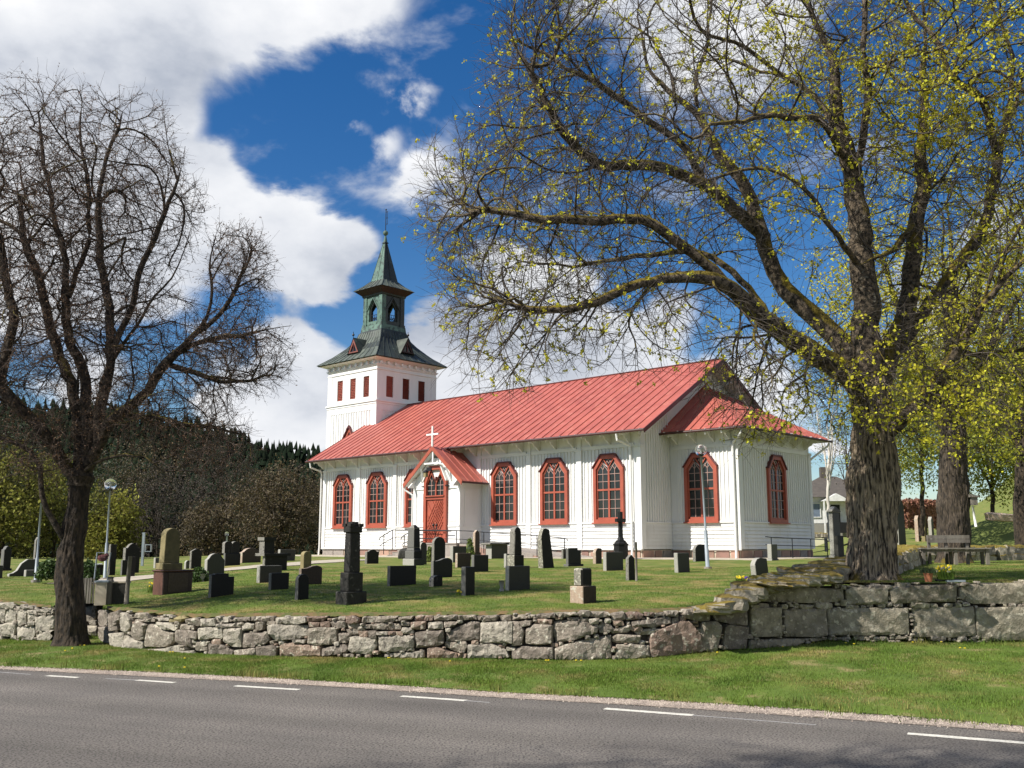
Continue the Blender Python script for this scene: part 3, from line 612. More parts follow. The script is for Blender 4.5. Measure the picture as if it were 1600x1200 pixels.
W2 = tr(400, 930, 4, [[0,135,110,130,105,165,0,160],[125,140,310,132,315,170,250,182,120,178],[320,135,450,130,420,160,325,165],[80,190,120,180,320,190,325,250,280,270,130,285,85,240],[330,210,360,203,500,205,500,300,400,315,325,300],
 [0,170,45,168,40,215,0,218],[0,240,70,232,85,270,60,305,0,310],[330,170,395,170,385,200,335,200],[400,170,460,165,455,200,405,200],[462,170,480,160,560,165,555,205,480,200],[560,135,600,128,640,150,635,175,570,175],
 [568,180,635,178,636,205,575,205],[560,212,638,212,635,245,580,245],[665,135,890,130,850,170,660,170],[670,185,780,175,905,180,900,220,740,215,680,205],[640,225,695,222,690,260,645,258],[700,225,750,222,748,270,710,265],
 [515,240,590,235,588,285,520,300],[592,262,620,258,745,275,748,320,720,370,600,360,575,340],[755,255,990,250,985,325,930,345,790,360,765,350],[752,228,825,228,820,248,755,248],[828,228,870,226,868,248,830,248],[910,170,960,168,955,190,912,190],
 [905,230,915,200,975,200,985,240,920,245],[967,170,1060,165,1055,215,972,212],[890,138,985,130,970,155,892,162],[995,130,1030,124,1105,130,1100,160,992,158],[1112,130,1255,125,1258,155,1115,157],[1077,170,1165,165,1168,210,1080,215],
 [1175,165,1265,165,1240,192,1180,203],[995,235,1060,225,1170,220,1172,300,1120,320,1000,330],[1185,240,1260,200,1340,165,1398,165,1395,280,1300,285,1190,290],[1405,170,1605,165,1605,300,1400,295],[1262,130,1370,125,1380,150,1272,158],
 [1384,130,1510,125,1500,160,1392,155],[1520,128,1590,125,1590,160,1525,160],[150,305,230,298,400,320,402,380,300,390,150,385],[412,335,560,305,572,330,568,360,500,372,412,382],[0,320,100,312,130,330,120,385,0,388],
 [800,368,940,357,1050,345,1052,392,900,392,800,385],[1075,330,1130,325,1250,362,1315,367,1310,392,1075,395],[1182,295,1310,290,1320,320,1300,360,1240,350,1182,322],[1325,310,1480,303,1560,340,1580,390,1325,395],[235,280,310,278,305,300,240,298],
 [1500,310,1560,310,1550,332,1505,330],[940,332,988,330,985,350,942,350]])
W1 = tr(0, 930, 4, [[672,118,745,95,750,130,730,180,735,215,680,225,668,180],[750,180,760,110,800,115,820,150,820,200,790,240,755,220],[668,240,770,235,765,290,745,335,680,310],[775,250,830,275,885,292,880,345,760,335],
 [815,250,850,150,915,185,890,280,840,280],[900,215,930,180,985,188,1040,230,1080,240,1060,300,1020,325,890,320],[1085,235,1100,218,1160,220,1190,250,1200,330,1130,310,1085,290],[1170,220,1240,230,1235,270,1200,300],
 [900,340,1000,335,1110,312,1120,370,1000,368,900,355],[985,168,1060,172,1110,200,1090,222,1010,208,985,185],[1165,150,1240,140,1255,170,1240,190,1170,175],[870,150,970,145,960,165,880,170],[990,142,1055,140,1050,160,1000,160],
 [1245,207,1300,200,1385,207,1390,270,1250,275],[1255,150,1340,145,1345,190,1260,195],[1345,140,1420,135,1425,170,1350,170],[1222,345,1225,290,1290,280,1295,350],[1305,360,1310,305,1380,310,1450,350,1440,380,1310,378],
 [1395,215,1505,207,1505,325,1450,320,1395,290],[1515,240,1597,235,1597,320,1515,325],[1510,192,1540,172,1585,180,1580,215,1515,222],[1430,140,1597,135,1597,162,1435,165],[1350,180,1500,174,1500,202,1360,203],[1130,352,1200,345,1215,370,1140,375],[1460,345,1597,328,1597,380,1465,380]])
W1T = tr(0, 930, 4, [[1062,152,1130,128,1160,142,1130,165,1065,168]])
WL = tr(0, 930, 4, [[0,50,60,45,90,60,80,85,0,80],[0,95,40,90,25,160,0,165],[38,100,90,80,95,160,60,178,32,165],[100,100,165,95,160,180,110,188],[168,120,210,112,215,150,172,178],[95,70,200,65,230,88,120,90],[235,88,325,92,325,108,240,106],
 [220,132,328,127,330,205,300,225,222,225],[0,182,60,172,98,182,90,250,30,260,0,250],[102,200,205,190,215,240,200,280,110,270],[220,242,330,217,330,290,230,285],
 [-160,60,-10,48,-10,90,-160,95],[-300,50,-170,50,-165,100,-300,100],[-120,100,-8,95,-10,170,-115,175],[-300,110,-130,105,-125,180,-300,185],[-200,190,-60,180,-60,240,-200,240],[-50,178,-8,185,-8,250,-50,245],[-320,190,-210,190,-210,235,-320,235]])
WN = tr(0, 930, 4, [[395,90,505,78,500,160,395,160],[515,80,598,62,590,150,520,170],[540,192,605,190,600,250,540,245],[395,170,530,185,525,250,395,250],[555,160,596,158,600,185,560,186]])
WR = tr(0, 930, 4, [[606,95,666,95,662,190,612,192],[606,198,662,198,662,300,612,270]])
W4 = tr(1150, 880, 3.556, [[0,250,55,248,58,340,0,345],[0,352,60,350,62,470,0,475],[80,250,250,248,255,405,110,410,85,390],[275,260,500,248,505,400,450,410,280,408],[512,250,955,248,965,395,700,402,525,400],[985,250,1320,240,1335,400,1200,412,1000,410],
 [1332,250,1800,235,1800,422,1400,430,1342,400],[20,150,145,140,155,210,100,225,20,222],[160,140,350,132,590,145,600,200,560,215,400,222,165,215],[608,150,650,132,840,140,842,225,620,230],[850,150,900,130,1225,122,1228,215,1050,217,870,225],
 [1247,140,1300,120,1800,100,1800,225,1330,228,1252,200],[85,427,330,420,380,420,370,440,330,460,85,478],[520,412,630,410,640,425,520,427],[660,407,735,405,740,426,662,428],[860,408,980,406,980,424,862,424],[385,418,505,414,505,428,390,436],[1280,432,1420,430,1420,440,1285,442],
 [1805,100,2100,100,2100,225,1805,225],[1805,235,2200,235,2200,425,1805,425]])
W4[0:2] = []
def fill(mb_, PL, polys, pxa, pxb, mats, prob=1.0, seed=1):
    random.seed(seed); i = [f[0] for f in FOOT]; step = 2
    def tb(px): return float(np.interp(px, i, [f[3] for f in FOOT])), float(np.interp(px, i, [f[1] for f in FOOT]))
    y0, y1 = 890, 1045; nx = int((pxb - pxa) / step) + 1; ny = int((y1 - y0) / step); occ = np.zeros((nx, ny), bool)
    gx, gy = np.meshgrid(pxa + np.arange(nx) * step, y0 + np.arange(ny) * step, indexing='ij')
    for P in polys:
        P = np.array(P); ins = np.zeros_like(occ); n = len(P)
        for k in range(n):
            (xa, ya), (xb, yb) = P[k], P[(k + 1) % n]
            c = ((ya > gy) != (yb > gy)) & (gx < (xb - xa) * (gy - ya) / (yb - ya + 1e-9) + xa); ins ^= c
        occ |= ins
    top = np.array([tb(px)[0] for px in gx[:, 0]])[:, None]; bot = np.array([tb(px)[1] for px in gx[:, 0]])[:, None]
    occ |= (gy < top + 1) | (gy > bot - 1); cnt = 0
    for w, h in ((26, 14), (18, 11), (13, 9), (9, 7), (7, 5), (5, 4)):
        for _ in range(2600):
            a_ = random.randrange(nx); b_ = random.randrange(ny)
            if occ[a_, b_]: continue
            ww = w * random.uniform(.8, 1.3); hh = h * random.uniform(.7, 1.3); ia, ib = int(ww / step / 2), int(hh / step / 2)
            s = occ[max(a_ - ia, 0):a_ + ia + 1, max(b_ - ib, 0):b_ + ib + 1]
            if s.size and s.mean() < .12:
                occ[max(a_ - ia, 0):a_ + ia + 1, max(b_ - ib, 0):b_ + ib + 1] = True; cx, cy = pxa + a_ * step, y0 + b_ * step
                J = lambda v: v * random.uniform(.75, 1.05)
                P = [(cx - J(ww / 2), cy - J(hh / 2)), (cx + J(ww / 4), cy - J(hh / 2)), (cx + J(ww / 2), cy - J(hh / 3)), (cx + J(ww / 2), cy + J(hh / 2)), (cx - J(ww / 3), cy + J(hh / 2)), (cx - J(ww / 2), cy + J(hh / 4))]
                rock(None, P, PL, random.choice(mats), depth=.2, bulge=.03, gap=-.2, mb_=mb_); cnt += 1
    return cnt
def core(parent, PL, tops, name='wall_core', back=.12, th=.6):
    V = []; o3 = np.array(parent.location)
    for i, p in enumerate(PL):
        a_ = PL[max(i - 1, 0)]; b_ = PL[min(i + 1, len(PL) - 1)]; d = b_ - a_; n_ = np.array([d[1], -d[0], 0]); n_ /= np.linalg.norm(n_)
        f = p - n_ * back - o3; g_ = p - n_ * (back + th) - o3
        V += [(f[0], f[1], f[2] - .3), (f[0], f[1], tops[i] - .05 - o3[2]), (g_[0], g_[1], tops[i] - .05 - o3[2]), (g_[0], g_[1], f[2] - .3)]
    F = [(4 * i + k, 4 * i + 4 + k, 4 * i + 4 + (k + 1) % 4, 4 * i + (k + 1) % 4) for i in range(len(PL) - 1) for k in range(4)]; n = len(PL)
    F += [(0, 1, 2, 3), (4 * n - 1, 4 * n - 2, 4 * n - 3, 4 * n - 4)]
    return obj_from(name, mesh_np(name, V, F, CORE), parent)
random.seed(5)
wm = empty('stone_wall', PL_main[3], 0, 'long dry-stone wall of grey and pinkish rubble holding up the churchyard lawn', 'wall')
tops = [z for f, z in zip(FOOT, TOPZ) if f[0] >= 167]
nmain = sum(1 for f in FOOT if 167 <= f[0] <= 1180)
for P in W1: rock(wm, P, PL_main, random.choice((STONEL, STONEL, STONE)))
for P in W1T: rock(wm, P, PL_main, G_TAN)
for P in W2: rock(wm, P, PL_main, random.choice((STONE, STONE, STONEL, STONE, STONEP)))
for P in W3: rock(wm, P, PL_main, random.choice((STONE, STONEP, STONE, STONE)))
mbf = MB(); fill(mbf, PL_main, W1 + W1T + W2 + W3 + [[(1168, 880), (1200, 880), (1200, 1050), (1168, 1050)]], 168, 1172, (STONE, STONEP, STONEL), seed=3)
mbf.v = [tuple(np.array(v) - np.array(wm.location)) for v in mbf.v]; mbf.build('chink_stones', wm, kind='stuff')
core(wm, [p for p, f in zip(PL_main, [f for f in FOOT if f[0] >= 167]) if f[0] <= 1180], tops[:nmain])
for P in WN: rock(wm, P, PL_niche, STONEL)
for P in WR: rock(wm, P, PL_ret, STONE)
core(wm, PL_niche, [.76, .76], 'niche_core', th=.3); core(wm, PL_ret, [.74, .74], 'return_core', th=.3)
wl = empty('stone_wall', PL_left[2], 0, 'pale rubble stone wall running out of the picture left of the mossy tree', 'wall')
for P in WL: rock(wl, P, PL_left, STONEL)
mbf = MB(); fill(mbf, PL_left, WL, -80, 84, (STONEL, STONE), seed=5); mbf.v = [tuple(np.array(v) - np.array(wl.location)) for v in mbf.v]; mbf.build('chink_stones', wl, kind='stuff')
core(wl, PL_left, [z - .03 for f, z in zip(FOOT, TOPZ) if f[0] <= 82], th=.3)
wb = empty('stone_wall', PL_main[10], 0, 'retaining wall of two courses of large squared grey blocks under the big maple', 'wall')
for P in W4: rock(wb, P, PL_main, STONEG, bulge=.035, depth=.5, name='block')
mbf = MB(); fill(mbf, PL_main, W4 + W3, 1172, 1700, (STONEG, STONE), seed=7); mbf.v = [tuple(np.array(v) - np.array(wb.location)) for v in mbf.v]; mbf.build('chink_stones', wb, kind='stuff')
core(wb, [p for p, f in zip(PL_main, [f for f in FOOT if f[0] >= 167]) if f[0] >= 1180], tops[nmain - 1:], back=.2, th=.35)

# low mossy wall between lawn and terrace: laid stones, each its own
def lump(parent, c, sx, sy, sz, rz, m, name='stone', seed=0, sub=2):
    import bmesh
    bm = bmesh.new(); bmesh.ops.create_cube(bm, size=1); bmesh.ops.bevel(bm, geom=bm.edges[:], offset=.14, segments=1, affect='EDGES'); bmesh.ops.subdivide_edges(bm, edges=[e for e in bm.edges if e.calc_length() > .4], cuts=sub, use_grid_fill=True)
    for v in bm.verts:
        n_ = noise.noise_vector((v.co.x * 2.1 + seed, v.co.y * 2.1, v.co.z * 2.1)); v.co += n_ * .10
        v.co.x *= sx; v.co.y *= sy; v.co.z *= sz
    me = bpy.data.meshes.new(name); bm.to_mesh(me); bm.free(); me.materials.append(m)
    o = obj_from(name, me, parent, np.array(c) - (np.array(parent.location) if parent else 0)); o.rotation_euler = (random.uniform(-.12, .12), random.uniform(-.12, .12), rz + random.uniform(-.2, .2)); return o
random.seed(21)
mw = empty('stone_wall', (7.3, 20.3, 1.3), 0, 'low moss-grown wall of loose stones behind the big maple trunk', 'wall')
pr = [(0, 0)]
for i in range(1, len(MOSSL)): pr.append((pr[-1][0] + math.dist(MOSSL[i], MOSSL[i - 1]), 0))
tot = pr[-1][0]; s = 0; k = 0; ds = [p[0] for p in pr]; HT = lambda s: float(np.interp(s, [0, 1.2, 2.5, 6, 12, 18, 60], [.02, .14, .3, .42, .5, .58, .6]))
meshes = []
while s < 34:
    x = float(np.interp(s, ds, [p[0] for p in MOSSL])); y = float(np.interp(s, ds, [p[1] for p in MOSSL])); s2 = s + .1
    x2 = float(np.interp(s2, ds, [p[0] for p in MOSSL])); y2 = float(np.interp(s2, ds, [p[1] for p in MOSSL])); a_ = math.atan2(y2 - y, x2 - x); h = HT(s); w = random.uniform(.35, .7)
    nx_, ny_ = -math.sin(a_), math.cos(a_)
    for side in (-.22, .22):
        rows = 1 if h < .25 else 2
        for rr_ in range(rows):
            hh = h / rows; z = 1.28 + hh * (rr_ + .5); c = (x + nx_ * (side + random.uniform(-.05, .05)), y + ny_ * (side + random.uniform(-.05, .05)), z)
            lump(mw, c, w * 1.02, random.uniform(.38, .55), hh * random.uniform(1.15, 1.4), a_, STONEM, seed=k); k += 1
    s += w
# stepped moss bank where the wall rises from the lawn
BK = [(1112, 950, 15.75, .34, .16), (1128, 946, 15.8, .36, .22), (1146, 940, 15.85, .38, .28), (1138, 934, 16.2, .34, .22), (1160, 930, 16.1, .4, .3), (1178, 922, 16.2, .38, .28), (1166, 917, 16.6, .34, .24), (1194, 914, 16.3, .34, .24), (1212, 911, 16.4, .36, .2), (1188, 906, 16.9, .34, .22), (1232, 907, 16.5, .36, .2), (1252, 903, 16.6, .34, .2), (1215, 899, 17.2, .32, .2), (1240, 893, 17.5, .34, .2), (1272, 900, 16.7, .38, .18), (1294, 898, 16.8, .34, .18), (1262, 888, 17.8, .34, .2), (1285, 884, 18.2, .36, .22)]
for (px, py, Y_, sx, sz) in BK:
    lump(mw, P3(px, py + 3, Y_), sx * random.uniform(.9, 1.5), random.uniform(.5, .8), sz * .85, random.uniform(-.4, .4), STONEM, seed=px)

# ------------------------------------------------------------------ church (local frame: x east, y north, z up from the sill board)
AZ = R(47.2); WV = np.array([-math.sin(AZ), math.cos(AZ)]); SV = np.array([-math.cos(AZ), -math.sin(AZ)])
CC = P3(1003, 857.8, 45.)
CH = empty('church', CC, math.atan2(-WV[1], -WV[0]), 'white wooden church with red sheet-metal roof and green copper spire', 'church')
def l2w(x, y, z): q = CC[:2] - WV * x - SV * y; return np.array([q[0], q[1], CC[2] + z])
def onS(px, py, y=0.):
    r = ray(px, py); o = CC[:2] - SV * y; t = (SV @ o) / (SV @ r[:2]); P = np.array([0, 0, H0]) + t * r; return (-((P[:2] - CC[:2]) @ WV), y, P[2] - CC[2])
def onE(px, py, x=0.):
    r = ray(px, py); o = CC[:2] - WV * x; t = (WV @ o) / (WV @ r[:2]); P = np.array([0, 0, H0]) + t * r; return (x, -(P[:2] - CC[:2]) @ SV, P[2] - CC[2])
def part(mb, name, parent=CH, **k): return mb.build(name, parent, **k)
SL = .590; EV = 5.35; RG = 9.48; YC = 6.03
# --- nave walls
mb = MB(); prof = [(0, -.02), (12.06, -.02), (12.06, 5.72), (YC, 9.27), (0, 5.72)]
mb.prism(prof, lambda a, b: (-24.0, a, b), lambda a, b: (0, a, b), WHITEB); nave = part(mb, 'nave_wall')
PIL = [-.15, -3.55, -6.84, -10.36, -13.78, -17.17, -20.51, -23.85]
for x in PIL: mb = MB(); mb.box(x - .15, x + .15, -.09, .0, 0, 4.66, WHITE); mb.box(x - .18, x + .18, -.12, 0, 4.66, 4.76, WHITE); mb.box(x - .12, x + .12, -.05, 0, 4.76, 5.6, WHITE); part(mb, 'pilaster', nave)
mb = MB(); mb.box(.0, .09, -.09, .22, 0, 4.66, WHITE); mb.box(.0, .12, -.12, .26, 4.66, 4.76, WHITE); part(mb, 'corner_board', nave)
def siding(par, x0, x1, y, rows=7):  # clapboards on a south wall between x0 and x1
    h = 1.17 / rows; m = MB(); m.add([(x0, y - .058, 0), (x1, y - .058, 0), (x1, y - .012, h), (x0, y - .012, h), (x0, y, 0), (x1, y, 0)], [(0, 1, 2, 3), (0, 4, 5, 1)], WHITEB)
    o = m.build('siding_board', par, loc=(0, 0, 0))
    for r_ in range(1, rows): clone(o, par, (0, 0, h * r_))
for a_, b_ in zip(PIL[1:], PIL[:-1]):
    if b_ == -10.36: siding(nave, a_ + .15, -13.72, 0); continue
    siding(nave, a_ + .15, b_ - .15, 0)
WIN = [-1.78, -5.14, -8.52, -15.36, -18.77, -21.99]
def battens(x0, x1, z0, z1, y, skip=(), face='S', x=0, pitch=.215):
    """narrow cover strips on a board wall; face S: plane y, face E: plane x"""
    m = MB(); n_ = int((x1 - x0) / pitch)
    for i in range(1, n_ + 1):
        c = x0 + (x1 - x0) * i / (n_ + 1); zz0 = z0; zt = z1(c) if callable(z1) else z1
        for s in skip:
            d = abs(c - s)
            if d < .93: zz0 = 3.76 + (4.40 - 3.76) * min(1, max(0, (.93 - d) / .5)) + .02
        if zz0 < zt - .05:
            if face == 'S': m.box(c - .028, c + .028, y - .042, y + .002, zz0, zt, WHITE)
            else: m.box(x - .002, x + .042, c - .028, c + .028, zz0, zt, WHITE)
    return m
part(battens(-23.7, -13.7, 1.24, 4.66, 0, WIN), 'board_battens', nave, kind='stuff'); part(battens(-10.3, -.3, 1.24, 4.66, 0, WIN), 'board_battens', nave, kind='stuff')
mb = MB()
for a_, b_ in zip(PIL[1:], PIL[:-1]):
    if b_ == -10.36: a2, b2 = a_ + .15, -13.72
    else: a2, b2 = a_ + .15, b_ - .15
    mb.box(a2, b2, -.085, 0, 1.175, 1.235, WHITE); mb.box(a2, b2, -.05, 0, 1.12, 1.175, WHITE)
    mb.box(a2, b2, -.05, 0, 4.68, 4.80, WHITE); mb.box(a2, b2, -.08, 0, 4.80, 4.85, WHITE)
mb.box(-24.05, .05, -.10, .05, -.05, -.015, WHITE); part(mb, 'mouldings', nave)
# east gable of the nave: boards, band under the rake
part(battens(.3, 2.45, 1.24, lambda c: 5.10 + c * SL - .1, 0, face='E', x=0), 'board_battens', nave, kind='stuff')
part(battens(9.6, 11.8, 1.24, lambda c: 5.10 + (12.06 - c) * SL - .1, 0, face='E', x=0), 'board_battens', nave, kind='stuff')
mb = MB(); h = 1.17 / 7
for i in range(7): mb.add([(.055, .0, i * h), (.055, 2.47, i * h), (.012, 2.47, i * h + h), (.012, 0, i * h + h)], [(0, 1, 2, 3)], WHITEB)
part(mb, 'gable_siding', nave)
mb = MB(); mb.box(0, .06, .22, 2.47, 1.17, 1.235, WHITE)
mb.prism([(0, 5.13), (0, 5.30), (YC, 5.30 + YC * SL), (YC, 5.13 + YC * SL)], lambda a, b: (0, a, b), lambda a, b: (.06, a, b), WHITE)
mb.prism([(12.06, 5.30), (12.06, 5.13), (YC + .001, 5.13 + YC * SL), (YC + .001, 5.30 + YC * SL)], lambda a, b: (0, a, b), lambda a, b: (.06, a, b), WHITE)
part(mb, 'gable_band', nave)
# eave brackets (curved consoles)
mbk = MB(); prf = [(0, -.62), (0, 0), (-.80, -.42), (-.74, -.52), (-.55, -.44), (-.42, -.46), (-.33, -.58), (-.22, -.66), (-.12, -.82), (0, -.95)]
prf = [(0, 5.68), (-.85, 5.24), (-.80, 5.14), (-.66, 5.20), (-.52, 5.19), (-.44, 5.06), (-.30, 5.02), (-.20, 4.92), (-.10, 4.86), (0, 4.84)]
prf[0] = (-.0, 5.66)
mbk.prism(prf, lambda a, b: (-.03, a, b), lambda a, b: (.03, a, b), WHITE); bk = mbk.mesh('eave_bracket')
for i in range(22):
    x = -.55 - i * 1.118
    if -13.7 < x < -10.2 and False: continue
    obj_from('eave_bracket', bk, nave, (x, 0, 0))
# gable brackets under the rake overhang
mbg = MB(); mbg.prism([(0, .0), (.75, 0), (.68, -.12), (.5, -.1), (.36, -.2), (.22, -.22), (.12, -.42), (0, -.5)], lambda a, b: (a, -.03, b), lambda a, b: (a, .03, b), WHITE); gb = mbg.mesh('gable_bracket')
for i in range(6):
    v = .5 + i * 1.05
    for yy in (v, 12.06 - v): obj_from('gable_bracket', gb, nave, (0.01, yy, EV + (min(yy, 12.06 - yy) + 1) * SL - .17))
# --- roof
rf = MB(); dk = .13
def slab(m, x0, x1, v0, v1, mt, mb_top=None):
    z = lambda v: EV + (v + 1) * SL
    m.prism([(v0, z(v0) - .02), (v1, z(v1) - .02), (v1, z(v1) - dk), (v0, z(v0) - dk)], lambda a, b: (x0, a, b), lambda a, b: (x1, a, b), mt)
slab(rf, -24.40, .96, -.96, 3.43, WHITE); slab(rf, -23.24, .96, 3.43, YC, WHITE)
rf.prism([(13.02, EV - .02), (YC, RG - .04), (YC, RG - .16), (13.02, EV - dk)], lambda a, b: (-23.24, a, b), lambda a, b: (.96, a, b), WHITE)
roof = part(rf, 'roof')
pm = MB(); z = lambda v: EV + (v + 1) * SL; PW = .551
def rpanel(v1):
    m = MB(); v0 = -1.02; m.add([(0.004, v0, z(v0)), (PW - .004, v0, z(v0)), (PW - .004, v1, z(v1)), (0.004, v1, z(v1)), (0.004, v0, z(v0) - .02), (PW - .004, v0, z(v0) - .02), (PW - .004, v1, z(v1) - .02), (0.004, v1, z(v1) - .02)],
        [(0, 1, 2, 3), (4, 7, 6, 5), (0, 4, 5, 1), (1, 5, 6, 2), (3, 2, 6, 7), (0, 3, 7, 4)], ROOF)
    m.add([(-.02, v0, z(v0) - .02), (.02, v0, z(v0) - .02), (.02, v1, z(v1) - .02), (-.02, v1, z(v1) - .02), (-.009, v0, z(v0) + .046), (.009, v0, z(v0) + .046), (.009, v1, z(v1) + .046), (-.009, v1, z(v1) + .046)],
          [(4, 5, 6, 7), (0, 1, 5, 4), (1, 2, 6, 5), (3, 7, 6, 2), (0, 4, 7, 3)], ROOF)
    return m.mesh('roof_panel')
full, short = rpanel(YC), rpanel(3.43)
for i in range(46):
    x = .96 - PW * (i + 1)
    obj_from('roof_panel', short if x < -23.3 else full, roof, (x, 0, 0))
mb = MB()
zz = lambda v: RG - (v - YC) * SL
mb.add([(-23.24, YC, RG), (.97, YC, RG), (.97, 13.08, zz(13.08)), (-23.24, 13.08, zz(13.08))], [(0, 1, 2, 3)], ROOF); part(mb, 'north_slope', roof)
mb = MB(); mb.prism([(-1.02, EV + .01), (-1.02, EV - .20), (YC, RG - .20), (13.08, EV - .20), (13.08, EV + .01), (YC, RG + .03)], lambda a, b: (.962, a, b), lambda a, b: (1.01, a, b), ROOFD); part(mb, 'barge_board', roof); mb = MB()
mb.prism([(-1.02, EV + .01), (-1.02, EV - .14), (3.43, z(3.43) - .14), (3.43, z(3.43) + .02)], lambda a, b: (-24.44, a, b), lambda a, b: (-24.405, a, b), ROOFD); part(mb, 'barge_board', roof)
mb = MB(); mb.bar((-23.2, YC, RG + .03), (.97, YC, RG + .03), .16, .05, ROOFD); part(mb, 'ridge_cap', roof)
mb = MB(); mb.tube([(-24.5, -1.08, EV - .07), (1.02, -1.08, EV - .07)], .065, GUT, 8); 
for i in range(28): x = .8 - i * .93; mb.box(x - .012, x + .012, -1.16, -1.0, EV - .02, EV + .0, WHITE)
part(mb, 'gutter', roof)
# --- chancel
CX, CY0, CY1, CE, CEX, CYA, CYB, CAP = 3.61, 2.47, 9.58, 5.43, 4.40, 1.67, 10.39, 8.34
mb = MB(); mb.box(.01, CX, CY0, CY1, -.02, 5.62, WHITEB); ch = part(mb, 'chancel_wall')
siding(ch, .04, CX - .22, CY0)
part(battens(.2, CX - .3, 1.24, 4.62, CY0, [1.70]), 'board_battens', ch, kind='stuff'); part(battens(CY0 + .3, CY1 - .2, 1.24, 4.62, 0, [YC], face='E', x=CX), 'board_battens', ch, kind='stuff')
mb = MB()
mb.box(.06, CX - .25, CY0 - .085, CY0, 1.175, 1.235, WHITE); mb.box(CX, CX + .085, CY0 + .25, CY1 - .2, 1.175, 1.235, WHITE)
mb.box(.06, CX - .25, CY0 - .05, CY0, 4.64, 4.80, WHITE); mb.box(CX, CX + .05, CY0 + .25, CY1 - .2, 4.64, 4.80, WHITE)
mb.box(CX - .24, CX + .09, CY0 - .09, CY0 + .24, 0, 4.64, WHITE); mb.box(CX - .28, CX + .13, CY0 - .13, CY0 + .28, 4.64, 4.76, WHITE); mb.box(CX - .2, CX + .06, CY0 - .05, CY0 + .22, 4.76, 5.6, WHITE)
mb.box(CX - .2, CX + .07, CY1 - .2, CY1 + .07, 0, 4.64, WHITE); mb.box(CX - .22, CX + .1, CY1 - .22, CY1 + .1, 4.64, 4.76, WHITE); mb.box(.0, CX + .1, CY0 - .1, CY0 - .091, -.05, -.015, WHITE)
for i in range(7): mb.add([(CX + .055, CY0 + .24, i * h), (CX + .055, CY1 - .2, i * h), (CX + .012, CY1 - .2, i * h + h), (CX + .012, CY0 + .24, i * h + h)], [(0, 1, 2, 3)], WHITEB)
part(mb, 'chancel_trim', ch)
for x in (.45, 1.45, 2.45, 3.3): obj_from('eave_bracket', bk, ch, (x, CY0 + .02, .04))
for y in (3.1, 4.3, 5.5, 6.7, 7.9, 9.1):
    o = obj_from('eave_bracket', bk, ch, (CX - .02, y, .04)); o.rotation_euler = (0, 0, math.pi / 2)
# chancel roof: hipped, ending against the gable
ea, eb, ec, ed = (CEX, CYA, CE), (CEX, CYB, CE), (.01, CYA, CE), (.01, CYB, CE); yS, yN, zt = 5.62, 6.44, 8.06
s_ = (CAP - CE) / (YC - CYA)
mb = MB(); T = lambda p, dz: (p[0], p[1], p[2] + dz)
A1, A2, AP = (.01, yS, CE + s_ * (yS - CYA)), (.01, yN, CE + s_ * (yS - CYA)), (.01, YC, CAP)
top = [ec, ea, A1, AP, A2, eb, ed]
for dz, rev in ((-.10, True),):
    V = [T(p, dz) for p in top]; mb.add(V, [f[::-1] for f in ((0, 1, 2), (1, 5, 4, 2), (5, 6, 4), (2, 4, 3))], WHITE)
V = [T(p, -.1) for p in (ec, ea, eb, ed)] + [T(p, -.02) for p in (ec, ea, eb, ed)]; mb.add(V, [(0, 1, 5, 4), (1, 2, 6, 5), (2, 3, 7, 6)], ROOFD)
croof = part(mb, 'chancel_roof')
mb = MB(); mb.add([eb, ed, A2], [(0, 1, 2)], ROOF); mb.add([A1, A2, AP], [(0, 1, 2)], ROOFD); mb.add([A2, AP, ed], [(0, 2, 1)], ROOF); part(mb, 'north_slope', croof)
def clip_strip(name, P0, d, up, tri, w0, w1, m=ROOF):
    """strip of the plane triangle/quad 'tri' (3-D) between offsets w0..w1 along unit d, with a standing seam at w0"""
    P0 = np.array(P0, float); d = np.array(d, float); up = np.array(up, float); up /= np.linalg.norm(up)
    pl = [((np.array(q) - P0) @ d, (np.array(q) - P0) @ up) for q in tri]
    def clip(pl, a_, sgn):
        out_ = []
        for i in range(len(pl)):
            p, q = pl[i], pl[(i + 1) % len(pl)]; ip, iq = sgn * (p[0] - a_) >= 0, sgn * (q[0] - a_) >= 0
            if ip: out_.append(p)
            if ip != iq: t = (a_ - p[0]) / (q[0] - p[0]); out_.append((a_, p[1] + t * (q[1] - p[1])))
        return out_
    pl = clip(clip(pl, w0, 1), w1, -1)
    if len(pl) < 3: return None
    nn_ = np.cross(d, up); 
    if nn_[2] < 0: nn_ = -nn_
    V = [P0 + d * a_ + up * b_ for a_, b_ in pl]; m_ = MB(); k = len(V); m_.add([v + nn_ * .012 for v in V] + [v - nn_ * .01 for v in V], [tuple(range(k)), tuple(range(k, 2 * k))[::-1]] + [(i, i + k, (i + 1) % k + k, (i + 1) % k) for i in range(k)], m)
    e = [b_ for a_, b_ in pl if abs(a_ - w0) < 1e-6]
    if len(e) >= 2 and max(e) - min(e) > .05:
        p, q = P0 + d * w0 + up * min(e) + nn_ * .03, P0 + d * w0 + up * max(e) + nn_ * .03; m_.bar(p, q, .022, .065, m, up=nn_)
    return m_
upS = np.array([0, 1, s_]); w = .0
for i in range(9):
    m_ = clip_strip('p', ec, (1, 0, 0), upS, [ec, ea, A1, AP], i * .551, min((i + 1) * .551, 4.39))
    if m_: part(m_, 'roof_panel', croof)
upE = np.array(A1) - np.array(ea); upE[1] = 0
for i in range(16):
    m_ = clip_strip('p', ea, (0, 1, 0), upE, [ea, eb, A2, A1], i * .551, min((i + 1) * .551, CYB - CYA))
    if m_: part(m_, 'roof_panel', croof)
mb = MB(); mb.tube([(0, CYA - .07, CE - .07), (CEX + .07, CYA - .07, CE - .07), (CEX + .07, CYB + .07, CE - .07)], .06, GUT, 8)
